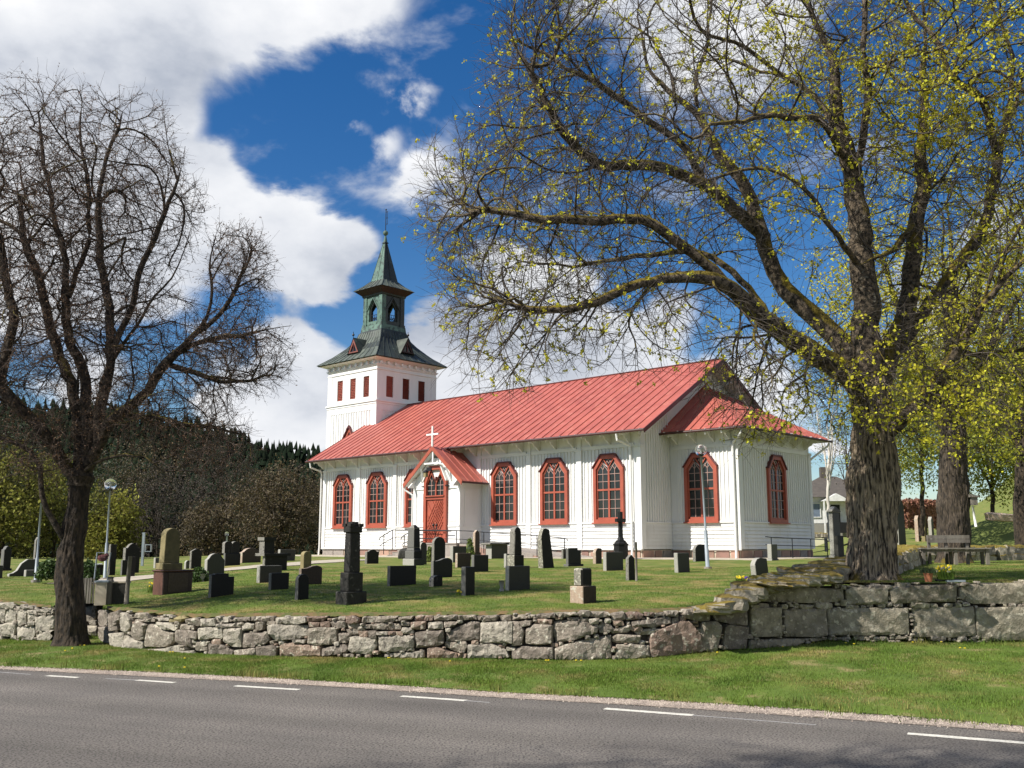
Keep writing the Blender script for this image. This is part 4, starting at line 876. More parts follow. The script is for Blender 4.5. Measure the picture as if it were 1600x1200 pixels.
for i in range(6): mb.box(.3 + i * .75 - .015, .3 + i * .75 + .015, CYA - .15, CYA, CE - .02, CE + .005, WHITE)
for i in range(9): mb.box(CEX, CEX + .15, CYA + .4 + i, CYA + .43 + i, CE - .02, CE + .005, WHITE)
mb.bar(ea, A1, .06, .05, ROOF); mb.bar(eb, A2, .06, .05, ROOF); part(mb, 'gutter', croof)
# --- foundation stones
mb = MB(); mb.box(-23.95, -.02, .03, 12.0, -.9, -.05, MORTAR); mb.box(-.02, CX - .03, CY0 + .03, CY1 - .03, -.9, -.05, MORTAR); fd = part(mb, 'foundation')
random.seed(2)
def fstones(p, d, n_, L_):
    s = 0
    while s < L_ - .15:
        w = min(random.uniform(.55, 1.15), L_ - s); m_ = MB(); a_ = [(.03, random.uniform(-.5, -.44)), (w * .3, -.56), (w - .04, random.uniform(-.52, -.42)), (w - random.uniform(.02, .12), -.08), (w * .5, -.07), (random.uniform(.02, .12), -.09)]
        q = lambda a_, b_, o: (p[0] + d[0] * (s + a_) + n_[0] * o, p[1] + d[1] * (s + a_) + n_[1] * o, b_)
        m_.prism(a_, lambda x, y: q(x, y, -.05), lambda x, y: q(x, y, .03), random.choice((FSTONE, FSTONE, CONC))); part(m_, 'foundation_stone', fd); s += w
fstones((-24, .02), (1, 0), (0, -1), 24); fstones((0, .02), (0, 1), (1, 0), 2.4); fstones((0.0, CY0 + .02), (1, 0), (0, -1), CX); fstones((CX - .02, CY0), (0, 1), (1, 0), CY1 - CY0)
# --- windows
def win_outline(w=.88, zs=2.56, zt_=3.17, c=.40, i=0.):
    return [(-w + i, i), (w - i, i), (w - i, zs - i * .35), (c - i * .4, zt_ - i), (-c + i * .4, zt_ - i), (-w + i, zs - i * .35)]
def make_window():
    F0 = lambda y: (lambda a, b: (a, y, b))
    mb = MB(); mb.ring(win_outline(), win_outline(i=.17), F0(.0), F0(-.13), RED); 
    mb.box(-.93, .93, -.2, -.0, -.035, .02, RED)
    o6 = win_outline(w=.93, zs=2.55, zt_=3.20, c=.41); o6b = win_outline(w=.90, zs=2.56, zt_=3.17, c=.40)
    for a_, b_ in ((2, 3), (3, 4), (4, 5)): mb.bar((o6[a_][0], -.11, o6[a_][1] + .01), (o6[b_][0], -.11, o6[b_][1] + .01), .24, .04, ROOFD, up=(0, 1, 0)) if False else mb.prism([o6b[a_], o6b[b_], (o6[b_][0], o6[b_][1] + .04), (o6[a_][0], o6[a_][1] + .04)], F0(.0), F0(-.19), ROOFD)
    wroot = mb.build('window')
    s = MB(); Wi = .71
    s.box(-Wi, Wi, -.045, -.012, .17, .25, RED); s.box(-Wi, Wi, -.06, -.012, 1.50, 1.585, RED); s.box(-.05, .05, -.055, -.011, .25, 1.50, RED); s.box(-.05, .05, -.055, -.011, 1.585, 2.62, RED)
    s.box(-Wi, -Wi + .06, -.045, -.012, .17, 2.50, RED); s.box(Wi - .06, Wi, -.045, -.012, .17, 2.50, RED)
    for sg in (-1, 1):
        s.bar((0, -.033, 2.58), (sg * .30, -.033, 3.0), .045, .075, RED, up=(0, 1, 0)); s.bar((sg * .68, -.033, 2.44), (sg * .36, -.033, 2.86), .045, .06, RED, up=(0, 1, 0))
    sash = s.build('sash', wroot)
    b = MB(); q = .012
    for c in (-.35, .35):
        b.box(c - q, c + q, -.04, -.014, .25, 1.5, BAR); b.box(c - q, c + q, -.04, -.014, 1.585, 2.5, BAR)
        for zz_ in (.665, 1.08, 1.93, 2.28): b.box(c - .31, c + .31, -.038, -.014, zz_ - q, zz_ + q, BAR)
        for sg in (-1, 1): b.bar((c, -.026, 2.50), (c + sg * .15, -.026, 2.68), .024, .024, BAR, up=(0, 1, 0)); b.bar((c + sg * .0, -.026, 2.5), (c + sg * .0, -.026, 2.5 + .02), .02, .02, BAR)
        for sg in (-1, 1): b.bar((c + sg * .30, -.026, 2.42), (c, -.026, 2.80), .026, .024, BAR, up=(0, 1, 0))
    for sg in (-1, 1): b.bar((0, -.026, 2.78), (sg * .12, -.026, 2.93), .02, .024, BAR, up=(0, 1, 0)); b.bar((0, -.026, 2.98), (sg * .16, -.026, 2.82), .02, .024, BAR, up=(0, 1, 0))
    b.build('glazing_bars', wroot)
    g = MB(); g.add([(-.145, -.012, 0), (.145, -.012, 0), (.145, -.012, .39), (-.145, -.012, .39)], [(0, 1, 2, 3)], GLASS); gm = g.mesh('pane')
    g = MB(); g.add([(-.145, -.012, 0), (.145, -.012, 0), (.145, -.012, .33), (-.145, -.012, .33)], [(0, 1, 2, 3)], GLASS); gm2 = g.mesh('pane')
    for c in (-.51, -.19, .19, .51):
        for zz_ in (.26, .68, 1.095): obj_from('pane', gm, wroot, (c, 0, zz_))
        for zz_ in (1.59, 1.94): obj_from('pane', gm2, wroot, (c, 0, zz_))
    for pts in ([(-.66, 2.29), (-.36, 2.29), (-.36, 2.82), (-.66, 2.5)], [(-.34, 2.29), (-.04, 2.29), (-.04, 2.55), (-.34, 2.82)], [(.36, 2.29), (.66, 2.29), (.66, 2.5), (.36, 2.82)], [(.04, 2.29), (.34, 2.29), (.34, 2.82), (.04, 2.55)],
                [(0, 2.6), (.3, 3.0), (-.3, 3.0)], [(-.36, 2.84), (-.02, 2.6), (-.30, 2.99), (-.36, 2.95)], [(.02, 2.6), (.36, 2.84), (.36, 2.95), (.30, 2.99)]):
        g = MB(); g.add([(a_, -.0125, b_) for a_, b_ in pts], [tuple(range(len(pts)))], GLASS); g.build('pane', wroot)
    return wroot
w0 = make_window(); w0.parent = CH; w0.location = (WIN[0], 0, 1.20)
def put_window(x, y, z_=1.2, rz=0.):
    c = clone_tree(w0, CH); c.location = (x, y, z_); c.rotation_euler = (0, 0, rz); return c
for x in WIN[1:]: put_window(x, 0)
put_window(1.70, CY0, 1.21); we = put_window(CX, 5.98, 1.20, math.pi / 2)
# --- downpipes
def pipe(pts, r=.055): mb.tube(pts, r, WHITE, 8)
mb = MB(); pipe([(-.55, -1.05, EV - .14), (-.55, -1.0, EV - .42), (-.42, -.22, 4.72), (-.42, -.16, 4.5), (-.42, -.16, .05), (-.42, -.2, -.42)]); part(mb, 'downpipe')
mb = MB(); pipe([(-24.1, -1.05, EV - .14), (-24.1, -1.0, EV - .42), (-24.08, -.22, 4.72), (-24.08, -.16, 4.5), (-24.08, -.16, .05), (-24.08, -.2, -.42)]); part(mb, 'downpipe')
mb = MB(); pipe([(CEX - .1, CYA + .05, CE - .14), (CEX - .15, CYA + .1, CE - .3), (CX - .05, CY0 - .22, 4.78), (CX - .12, CY0 - .17, 4.5), (CX - .12, CY0 - .17, .05), (CX - .12, CY0 - .2, -.42)]); part(mb, 'downpipe')
mb = MB(); pipe([(CEX, CYB - .05, CE - .14), (CEX - .1, CYB - .1, CE - .3), (CX + .1, CY1 + .1, 4.5), (CX - .1, CY1 + .14, 4.3), (CX - .1, CY1 + .14, .0)]); part(mb, 'downpipe')
# --- tower
EAVD = mat('dark_brown_soffit', (.045, .022, .018), rough=.7)
DREDM = mat('faded_dormer_red', (.22, .07, .05), (.15, .05, .04), 4, rough=.7)
TX, TH = -25.87, 2.62; x0, x1, y0, y1 = TX - TH, TX + TH, YC - TH, YC + TH
mb = MB(); mb.box(x0 + .1, x1 - .1, y0 + .1, y1 - .1, -.5, 12.0, WHITE); mb.box(x0, x1, y0, y1, -.5, 9.38, WHITE); tw = part(mb, 'tower_body')
mb = MB(); 
for (a_, b_, c, d) in ((x0 - .12, x1 + .12, y0 - .12, y1 + .12),): mb.box(a_, b_, c, d, 9.50, 9.60, WHITE); mb.box(a_ + .06, b_ - .06, c + .06, d - .06, 9.36, 9.50, WHITE)
mb.box(x0, x1, y0, y1, 9.60, 9.86, WHITE); mb.box(x0, x1, y0, y1, 11.26, 11.62, WHITE); mb.box(x0 - .05, x1 + .05, y0 - .05, y1 + .05, 11.62, 11.70, WHITE)
mb.box(x0 - .01, x1 + .01, y0 - .01, y1 + .01, 11.70, 11.88, WHITE); mb.box(x0 - .07, x1 + .07, y0 - .07, y1 + .07, 11.88, 11.95, WHITE); mb.box(x0 - .12, x1 + .12, y0 - .12, y1 + .12, 11.95, 12.0, WHITE)
mb.box(x0 - .02, x1 + .02, y0 - .02, y1 + .02, 12.0, 12.2, WHITE); part(mb, 'cornice', tw)
mb = MB()
def face_boxes(segs, z0_, z1_, dp=.10, m=WHITE):
    for a_, b_ in segs:
        mb.box(x1 - b_, x1 - a_, y0, y0 + dp + .001, z0_, z1_, m); mb.box(x1 - dp - .001, x1, y0 + a_, y0 + b_, z0_, z1_, m)
face_boxes([(.1, .80), (1.40, 2.22), (2.82, 3.62), (4.22, 5.22)], 9.86, 11.26); mb.box(x1 - .1, x1, y0, y0 + .1, 9.86, 11.26, WHITE)
for a_ in (.55,): pass
part(mb, 'louvre_frame', tw)
# slightly proud corner boards
mb = MB(); mb.box(x1 - .45, x1 + .03, y0 - .03, y0 + .4, -.5, 9.36, WHITE); mb.box(x0 - .03, x0 + .45, y0 - .03, y0 + .3, -.5, 9.36, WHITE); mb.box(x1 - .3, x1 + .03, y1 - .45, y1 + .03, -.5, 9.36, WHITE)
mb.box(x0 + .45, x1 - .45, y0 - .03, y0, 8.95, 9.36, WHITE); mb.box(x1, x1 + .03, y0 + .4, y1 - .45, 8.95, 9.36, WHITE)
mb.box(x0 - .02, x0 + .45, y0 - .025, y0 + .1, 9.6, 11.62, WHITE); mb.box(x1 - .1, x1 + .025, y1 - .45, y1 + .02, 9.6, 11.62, WHITE); part(mb, 'corner_boards', tw)
part(battens(x0 + .45, x1 - .45, 4.5, 8.95, y0 - .001, face='S', pitch=.28), 'board_battens', tw, kind='stuff'); part(battens(y0 + .4, y1 - .45, 6.5, 8.95, 0, face='E', x=x1 + .001, pitch=.28), 'board_battens', tw, kind='stuff')
lm = MB(); lm.box(-.3, .3, -.01, .02, 0, 1.40, RED)
for i in range(12): zz_ = .04 + i * .115; lm.add([(-.3, -.012, zz_ + .09), (.3, -.012, zz_ + .09), (.3, -.05, zz_), (-.3, -.05, zz_)], [(0, 1, 2, 3), (3, 2, 1, 0)], RED)
lmesh = lm.mesh('louvre')
for a_ in (1.10, 2.52, 3.92):
    obj_from('louvre', lmesh, tw, (x1 - a_, y0 + .09, 9.86)); o = obj_from('louvre', lmesh, tw, (x1 - .09, y0 + a_, 9.86)); o.rotation_euler = (0, 0, math.pi / 2)
dm = MB(); dm.box(-.07, .07, -.20, 0, 12.02, 12.2, WHITE); dme = dm.mesh('dentil')
for i in range(9):
    t = -TH + .2 + i * (2 * TH - .4) / 8; obj_from('dentil', dme, tw, (TX + t, y0 - .02, 0)); o = obj_from('dentil', dme, tw, (x1 + .02, YC + t, 0)); o.rotation_euler = (0, 0, math.pi / 2)
mb = MB(); mb.frus(TX, YC, 12.2, 12.36, TH + .03, 3.12, WHITE); mb.frus(TX, YC, 12.36, 12.43, 3.14, 3.2, COPD); part(mb, 'eave_soffit', tw)
# small pointed window low on the tower's south face
mb = MB(); q = onS(547, 683, y0); a_ = q[0]
mb.ring([(-.55, -1.0), (.55, -1.0), (.55, .25), (0, 1.0), (-.55, .25)], [(-.36, -.9), (.36, -.9), (.36, .18), (0, .68), (-.36, .18)], lambda u, v: (a_ + u, y0, 7.0 + v), lambda u, v: (a_ + u, y0 - .1, 7.0 + v), RED)
mb.add([(a_ + u, y0 - .015, 7.0 + v) for u, v in ((-.36, -.9), (.36, -.9), (.36, .18), (0, .68), (-.36, .18))], [(0, 1, 2, 3, 4)], GLASS)
mb.prism([(-.66, .2), (0, 1.1), (.66, .2), (.58, .2), (0, .98), (-.58, .2)], lambda u, v: (a_ + u, y0, 7.0 + v), lambda u, v: (a_ + u, y0 - .2, 7.0 + v), ROOFD); part(mb, 'gabled_window', tw)
# copper roofs
PR = [(3.22, 12.42), (2.45, 13.0), (1.78, 13.65), (1.36, 14.2), (1.18, 14.72)]
def cop_roof(PR, parent, n_, mS, mE, name='roof_panel'):
    def pt(side, t, h, z_):
        o = -h + 2 * h * t
        return {0: (TX + o, YC - h, z_), 1: (TX + h, YC + o, z_), 2: (TX - o, YC + h, z_), 3: (TX - h, YC - o, z_)}[side]
    for side in range(4):
        if side > 1:
            m_ = MB()
            for (ha, za), (hb, zb) in zip(PR[:-1], PR[1:]): m_.add([pt(side, 0, ha, za), pt(side, 1, ha, za), pt(side, 1, hb, zb), pt(side, 0, hb, zb)], [(0, 1, 2, 3)], mS)
            part(m_, 'far_slope', parent); continue
        for i in range(n_):
            m_ = MB(); mt = mS if side == 0 else mE
            for (ha, za), (hb, zb) in zip(PR[:-1], PR[1:]):
                m_.add([pt(side, i / n_, ha, za), pt(side, (i + 1) / n_, ha, za), pt(side, (i + 1) / n_, hb, zb), pt(side, i / n_, hb, zb)], [(0, 1, 2, 3)], mt)
                m_.bar(pt(side, i / n_, ha, za + .01), pt(side, i / n_, hb, zb + .01), .04, .05, mt)
            part(m_, name, parent)
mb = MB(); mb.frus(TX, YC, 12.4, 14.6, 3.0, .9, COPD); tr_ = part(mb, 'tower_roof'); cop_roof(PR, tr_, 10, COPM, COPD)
# dormers
def dormer(side):
    m_ = MB(); H_ = .95; b_ = .52; z_ = 13.05; fy = -2.62; back = -1.15
    f = (lambda u, v, w: (TX + u, YC + v, w)) if side == 0 else (lambda u, v, w: (TX - v, YC + u, w))
    m_.add([f(-b_ - .12, fy, z_ - .1), f(b_ + .12, fy, z_ - .1), f(0, fy, z_ + H_ + .1), f(-b_ - .12, back - .1, z_ - .1), f(b_ + .12, back - .1, z_ - .1), f(0, back, z_ + H_ + .1)],
           [(0, 2, 5, 3), (1, 4, 5, 2)], COPD if side == 0 else COPM)
    t1 = [(-b_, 0), (b_, 0), (0, H_)]; t2 = [(-b_ + .15, .08), (b_ - .15, .08), (0, H_ - .26)]
    m_.ring(t1, t2, lambda a, b: f(a, fy + .1, z_ + b), lambda a, b: f(a, fy + .02, z_ + b), DREDM if side == 0 else EAVD); m_.add([f(a, fy + .09, z_ + b) for a, b in t1], [(0, 1, 2)], GLASS); m_.bar(f(0, fy + .05, z_ + .1), f(0, fy + .05, z_ + .6), .04, .04, ROOFD)  # east frame is red too, its shade put into a darker colour
    m_.bar(f(0, fy, z_ + H_ + .1), f(0, fy, z_ + H_ + .5), .03, .03, IRON); m_.ball(f(0, fy, z_ + H_ + .28), .09, IRON, 8); part(m_, 'dormer', tr_)
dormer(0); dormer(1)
# belfry
mb = MB(); mb.frus(TX, YC, 14.6, 14.85, 1.2, 1.12, COPD); mb.frus(TX, YC, 14.85, 15.2, 1.12, 1.08, COPG)
bf = part(mb, 'belfry'); HB = 1.02
mb = MB()
for sx_ in (-1, 1):
    for sy_ in (-1, 1):
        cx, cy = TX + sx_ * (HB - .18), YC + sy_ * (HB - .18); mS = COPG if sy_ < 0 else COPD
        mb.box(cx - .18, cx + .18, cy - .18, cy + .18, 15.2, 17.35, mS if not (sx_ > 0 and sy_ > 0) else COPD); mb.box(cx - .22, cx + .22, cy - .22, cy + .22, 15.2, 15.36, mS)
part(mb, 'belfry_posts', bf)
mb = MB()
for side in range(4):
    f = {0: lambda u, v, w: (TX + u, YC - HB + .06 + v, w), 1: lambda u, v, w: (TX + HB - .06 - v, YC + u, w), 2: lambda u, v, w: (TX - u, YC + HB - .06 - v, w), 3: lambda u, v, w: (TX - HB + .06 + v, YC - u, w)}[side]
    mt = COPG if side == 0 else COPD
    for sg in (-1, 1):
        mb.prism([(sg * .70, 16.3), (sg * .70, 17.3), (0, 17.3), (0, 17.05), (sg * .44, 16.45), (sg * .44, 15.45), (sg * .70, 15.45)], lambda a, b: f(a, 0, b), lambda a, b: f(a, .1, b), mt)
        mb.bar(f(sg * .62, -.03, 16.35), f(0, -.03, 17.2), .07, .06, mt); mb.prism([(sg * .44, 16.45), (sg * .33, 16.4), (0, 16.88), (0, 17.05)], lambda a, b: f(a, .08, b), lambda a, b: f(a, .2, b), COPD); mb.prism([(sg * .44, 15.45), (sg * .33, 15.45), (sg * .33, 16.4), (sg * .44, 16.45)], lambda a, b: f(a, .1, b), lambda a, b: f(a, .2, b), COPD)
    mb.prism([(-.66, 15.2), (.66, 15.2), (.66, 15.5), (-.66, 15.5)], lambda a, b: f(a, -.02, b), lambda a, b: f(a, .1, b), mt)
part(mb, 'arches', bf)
mb = MB()
for side in (0, 1, 2, 3):
    f = {0: lambda u, w: (TX + u, YC - HB + .2, w), 1: lambda u, w: (TX + HB - .2, YC + u, w), 2: lambda u, w: (TX - u, YC + HB - .2, w), 3: lambda u, w: (TX - HB + .2, YC - u, w)}[side]
    mb.bar(f(-.6, 15.98), f(.6, 15.98), .025, .03, IRON)
    for k in range(7):
        u = -.54 + k * .18; mb.bar(f(u, 15.45), f(u, 15.98), .022, .022, IRON)
        if k < 6: mb.bar(f(u, 15.55), f(u + .18, 15.85), .02, .02, IRON); mb.bar(f(u, 15.85), f(u + .18, 15.55), .02, .02, IRON)
part(mb, 'railing', bf)
mb = MB(); mb.frus(TX, YC, 17.3, 17.42, 1.06, 1.1, COPD); mb.frus(TX, YC, 17.42, 17.76, 1.08, 1.48, EAVD); sp = part(mb, 'spire')
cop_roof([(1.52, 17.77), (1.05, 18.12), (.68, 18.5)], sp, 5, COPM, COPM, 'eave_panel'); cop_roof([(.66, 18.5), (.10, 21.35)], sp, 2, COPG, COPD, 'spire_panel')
mb = MB(); mb.frus(TX, YC, 21.33, 21.40, .17, .15, COPD); mb.frus(TX, YC, 21.4, 21.95, .11, .03, COPG); mb.ball((TX, YC, 22.1), .19, COPG, 14); mb.bar((TX, YC, 22.2), (TX, YC, 23.85), .04, .04, IRON, up=(0, 1, 0)); mb.ball((TX, YC, 23.85), .06, IRON, 8)
mb.bar((TX + .17, YC, 22.7), (TX + .17, YC, 23.7), .02, .02, IRON, up=(0, 1, 0))
for zz_ in (22.75, 23.2, 23.65): mb.bar((TX - .03, YC, zz_), (TX + .2, YC, zz_), .03, .03, IRON)
part(mb, 'finial', sp, smooth=False)
# --- porch
PX, PW2, PY = -11.95, 1.78, -1.62
mb = MB(); mb.prism([(PX - PW2, -.3), (PX + PW2, -.3), (PX + PW2, 3.55), (PX + .4, 4.75), (PX - .4, 4.75), (PX - PW2, 3.55)], lambda a, b: (a, PY, b), lambda a, b: (a, -.001, b), WHITE); po = part(mb, 'porch')
mb = MB(); pe, pa = (2.22, 3.42), 5.30; sp_ = (pa - pe[1]) / pe[0]
for sg in (-1, 1):
    mb.prism([(PX + sg * pe[0], pe[1]), (PX, pa), (PX, pa - .14), (PX + sg * pe[0], pe[1] - .12)], lambda a, b: (a, -1.90, b), lambda a, b: (a, 0, b), WHITE)
pr_ = part(mb, 'porch_roof', po)
for sg in (-1, 1):
    for k in range(4):
        ya, yb = -1.96 + k * .49, -1.96 + (k + 1) * .49 - .004; m_ = MB(); e_ = pe[0] + .05
        A_, B2_ = (PX + sg * e_, pe[1] + .0), (PX, pa + .03)
        m_.prism([A_, B2_, (B2_[0], B2_[1] - .02), (A_[0], A_[1] - .02)], lambda a, b: (a, ya, b), lambda a, b: (a, yb, b), ROOF)
        m_.bar((A_[0], ya, A_[1] + .02), (B2_[0], ya, B2_[1] + .02), .025, .04, ROOF); part(m_, 'roof_panel', pr_)
mb = MB()
for sg in (-1, 1): mb.prism([(PX + sg * (pe[0] + .08), pe[1] + .02), (PX, pa + .06), (PX, pa - .18), (PX + sg * (pe[0] + .02), pe[1] - .2)], lambda a, b: (a, -2.0, b), lambda a, b: (a, -1.965, b), RED)
part(mb, 'barge_board', pr_)
mb = MB(); mb.box(PX - .045, PX + .045, -2.0, -1.93, 5.30, 6.42, WHITE); mb.box(PX - .46, PX + .46, -1.998, -1.932, 5.93, 6.02, WHITE); part(mb, 'cross', pr_)
mb = MB(); mb.box(PX - .66, PX + .66, -1.95, -1.88, 4.40, 4.49, WHITE); mb.box(PX - .045, PX + .045, -1.94, -1.885, 4.49, 5.12, WHITE)
for sg in (-1, 1): mb.prism([(0, 0), (0, .5), (-.5, .0), (-.42, .0), (-.08, -.0)], lambda a, b: (PX + sg * (PW2 - .12), PY + a, 3.2 + b), lambda a, b: (PX + sg * (PW2 - .04), PY + a, 3.2 + b), WHITE); mb.bar((PX + sg * 1.15, PY, 3.5), (PX + sg * .95, -1.88, 4.2), .08, .08, WHITE)
part(mb, 'gable_truss', pr_)
for sg in (-1, 1):
    a_, b_ = sorted((PX + sg * .95, PX + sg * PW2)); c_, d_ = sorted((PX + sg * (PW2 - .22), PX + sg * (PW2 + .02)))
    for bx in ((a_, b_, .06, 1.12, 1.2, 'ledge'), (a_, b_, .05, 3.1, 3.18, 'ledge'), (c_, d_, .035, -.2, 3.45, 'corner_board'), (a_ + (.08 if sg > 0 else .3), b_ - (.3 if sg > 0 else .08), .02, 1.4, 2.9, 'wall_panel')):
        mb = MB(); mb.box(bx[0], bx[1], PY - bx[2], PY, bx[3], bx[4], WHITE); part(mb, bx[5], po)
    for i in range(6): mb = MB(); mb.box(a_, b_, PY - .018, PY - .001, .05 + i * .18, .05 + i * .18 + .165, WHITE); part(mb, 'siding_board', po)
e_ = PX + PW2
for bx in ((.03, PY - .02, PY + .22, -.2, 3.45, 'corner_board'), (.04, PY + .23, 0, 1.12, 1.2, 'ledge'), (.025, PY + .3, PY + .36, 1.3, 3.1, 'panel_strip'), (.025, -.3, -.24, 1.3, 3.1, 'panel_strip'), (.025, PY + .361, -.301, 3.04, 3.1, 'panel_strip')):
    mb = MB(); mb.box(e_, e_ + bx[0], *bx[1:5], WHITE); part(mb, bx[5], po)
# door casing, transom light, leaf
mb = MB(); D = lambda y: (lambda a, b: (PX + a, PY - y, b)); oo = [(-.87, .30), (.87, .30), (.87, 3.5), (.42, 4.33), (-.42, 4.33), (-.87, 3.5)]; ii_ = [(-.68, .31), (.68, .31), (.68, 3.42), (.34, 4.12), (-.34, 4.12), (-.68, 3.42)]
mb.ring(oo, ii_, D(0), D(.14), RED); mb.box(PX - .7, PX + .7, PY - .12, PY, 2.55, 2.72, RED); mb.box(PX - .74, PX + .74, PY - .2, PY, 2.70, 2.76, RED)
mb.box(PX - .98, PX - .84, PY - .2, PY, 3.22, 3.28, IRON); mb.box(PX + .84, PX + .98, PY - .2, PY, 3.22, 3.28, IRON)
for a_, b_ in ((2, 3), (3, 4), (4, 5)): mb.prism([oo[a_], oo[b_], (oo[b_][0] * 1.06, oo[b_][1] + .05), (oo[a_][0] * 1.06, oo[a_][1] + .05)], D(0), D(.2), WHITE)
dc = part(mb, 'door_casing', po)
mb = MB(); mb.box(PX - .045, PX + .045, PY - .07, PY, 2.76, 3.75, RED)
for c in (-.34, .34):
    mb.add([(PX + c + a_, PY - .012, b_) for a_, b_ in ((-.32, 2.74), (.32, 2.74), (.32, 3.45), (0, 3.95), (-.32, 3.45))], [(0, 1, 2, 3, 4)], GLASS); mb.box(PX + c - .014, PX + c + .014, PY - .045, PY - .013, 2.76, 3.5, BAR)
    for zz_ in (3.02, 3.3): mb.box(PX + c - .3, PX + c + .3, PY - .04, PY - .013, zz_ - .014, zz_ + .014, BAR)
    for sg in (-1, 1): mb.bar((PX + c + sg * .32, PY - .04, 3.42), (PX + c, PY - .04, 3.95), .06, .07, RED, up=(0, 1, 0)); mb.bar((PX + c, PY - .03, 3.5), (PX + c + sg * .13, PY - .03, 3.68), .026, .024, BAR, up=(0, 1, 0))
part(mb, 'transom_window', po)
mb = MB(); mb.box(PX - .68, PX + .68, PY - .05, PY, .30, 2.55, RED); dl = part(mb, 'door', po)
mb = MB(); u, v = .66, 1.08; cz = 1.42
for k in (-1, 1):
    for o_ in (0, .18, .36, .6, .85):
        for sg in ((1, -1) if o_ else (1,)):
            # diagonal boards clipped to the leaf
            p = []; s0 = sg * o_
            for tt in np.linspace(-1.6, 1.6, 161):
                x_, z__ = tt * .52, k * tt * .85 + s0 * 1.15
                if abs(x_) < u - .04 and abs(z__) < v - .03: p.append((x_, z__))
            if len(p) > 12 and not (k == -1 and o_ in (.18, .36)): mb.bar((PX + p[0][0], PY - .062, cz + p[0][1]), (PX + p[-1][0], PY - .062, cz + p[-1][1]), .03, .045, RED, up=(0, 1, 0))
mb.box(PX - .02, PX + .02, PY - .075, PY - .05, .32, 2.53, RED); part(mb, 'diagonal_boards', dl)
mb = MB()
for sg in (-1, 1): mb.ball((PX + sg * .12, PY - .1, 1.22), .06, IRON, 8); mb.box(PX + sg * .12 - .05, PX + sg * .12 + .05, PY - .08, PY - .06, 1.0, 1.3, IRON)
part(mb, 'handle', dl)
mb = MB(); mb.bar((PX - .3, PY, 4.0), (PX - .3, PY - .5, 4.0), .03, .03, IRON); mb.box(PX - .38, PX - .22, PY - .6, PY - .42, 3.72, 3.98, G_TAN); mb.frus(PX - .3, PY - .51, 3.98, 4.1, .13, .02, IRON); mb.box(PX - .40, PX - .2, PY - .62, PY - .4, 3.95, 3.99, IRON); mb.box(PX - .22, PX + .12, PY - .55, PY - .47, 4.02, 4.22, IRON); part(mb, 'lantern', po)
mb = MB(); mb.tube([(PX - 2.2, -1.92, 3.3), (PX - 2.2, -1.88, 3.1), (PX - PW2 - .08, PY - .05, 2.85), (PX - PW2 - .06, PY - .05, 2.6), (PX - PW2 - .06, PY - .05, .3)], .05, WHITE, 8); part(mb, 'downpipe', po)
mb = MB(); mb.tube([(PX + 2.28, -1.97, 3.36), (PX + 2.28, -.02, 3.36)], .05, GUT, 8); part(mb, 'gutter', po)
# --- landing, steps, ramp
mb = MB(); mb.box(-12.95, -9.3, -2.7, -1.62, -.9, .22, CONC); mb.box(-12.98, -9.27, -2.74, -1.62, .22, .29, CONC); st = part(mb, 'entrance_landing')
for k in range(4): mb = MB(); mb.box(-12.98 - .40 * (k + 1), -12.98 - .40 * k, -2.68, -1.76, -.9, .12 - .155 * k, CONC); mb.box(-13.01 - .40 * (k + 1), -12.98 - .40 * k, -2.70, -1.76, .12 - .155 * k, .145 - .155 * k, CONC); part(mb, 'step', st)
mb = MB(); mb.prism([(-12.96, .40), (-12.96, -.6), (-14.9, -.6), (-14.8, -.28)], lambda a, b: (a, -1.74, b), lambda a, b: (a, -1.60, b), CONC); part(mb, 'stair_cheek', st)
mb = MB(); mb.prism([(-9.25, .25), (-9.25, -.8), (-2.2, -.8), (-2.2, -.40)], lambda a, b: (a, -2.55, b), lambda a, b: (a, -.14, b), CONC); rp = part(mb, 'ramp', st)
s = -9.2
while s < -3.6:
    w = random.uniform(.5, .95); top_ = .25 - (s + w + 9.25) / 7.05 * .65 - .04
    if top_ > -.45: m_ = MB(); m_.prism([(s, -.62), (s + w - .03, -.62), (s + w - .03, top_), (s, top_ + .02)], lambda a, b: (a, -2.55, b), lambda a, b: (a, -2.58 - random.uniform(0, .02), b), random.choice((CONC, FSTONE, CONC))); part(m_, 'ramp_stone', rp)
    s += w
# handrails traced on their own plane
def rail(pts, yy, dz=.42, posts=(), name='handrail'):
    m_ = MB(); P = [onS(a_, b_, yy) for a_, b_ in pts]; m_.tube(P, .024, IRON, 6); m_.tube([(p[0], p[1], p[2] - dz) for p in P[1:-1]], .018, IRON, 6)
    for i in posts: p = P[i]; m_.tube([p, (p[0], p[1], p[2] - 1.02)], .022, IRON, 6)
    part(m_, name, st)
rail([(592.5, 843), (594, 840), (600, 836), (613.5, 828), (640, 828), (680, 828.5), (713.5, 829), (740, 830), (756, 831.5), (794, 834), (839, 836.5), (882, 841), (885.5, 842), (887, 845)], -2.66, posts=(2, 3, 6, 8, 10, 11))
rail([(626.5, 842.5), (628, 839), (632, 836), (646, 829), (680, 829.5), (705, 830)], -1.85, posts=(2, 3, 4))
# railing on the east side
m_ = MB(); P = [onE(a_, b_, 5.2) for a_, b_ in ((1196, 838.5), (1205, 839.5), (1237.5, 841), (1266.5, 842), (1292, 843.5), (1294, 846))]; m_.tube(P, .022, IRON, 6); m_.tube([(p[0], p[1], p[2] - .33) for p in P[:-1]], .016, IRON, 6)
for p in P[1:5]: m_.tube([p, (p[0], p[1], p[2] - 1.0)], .02, IRON, 6)
part(m_, 'east_railing')
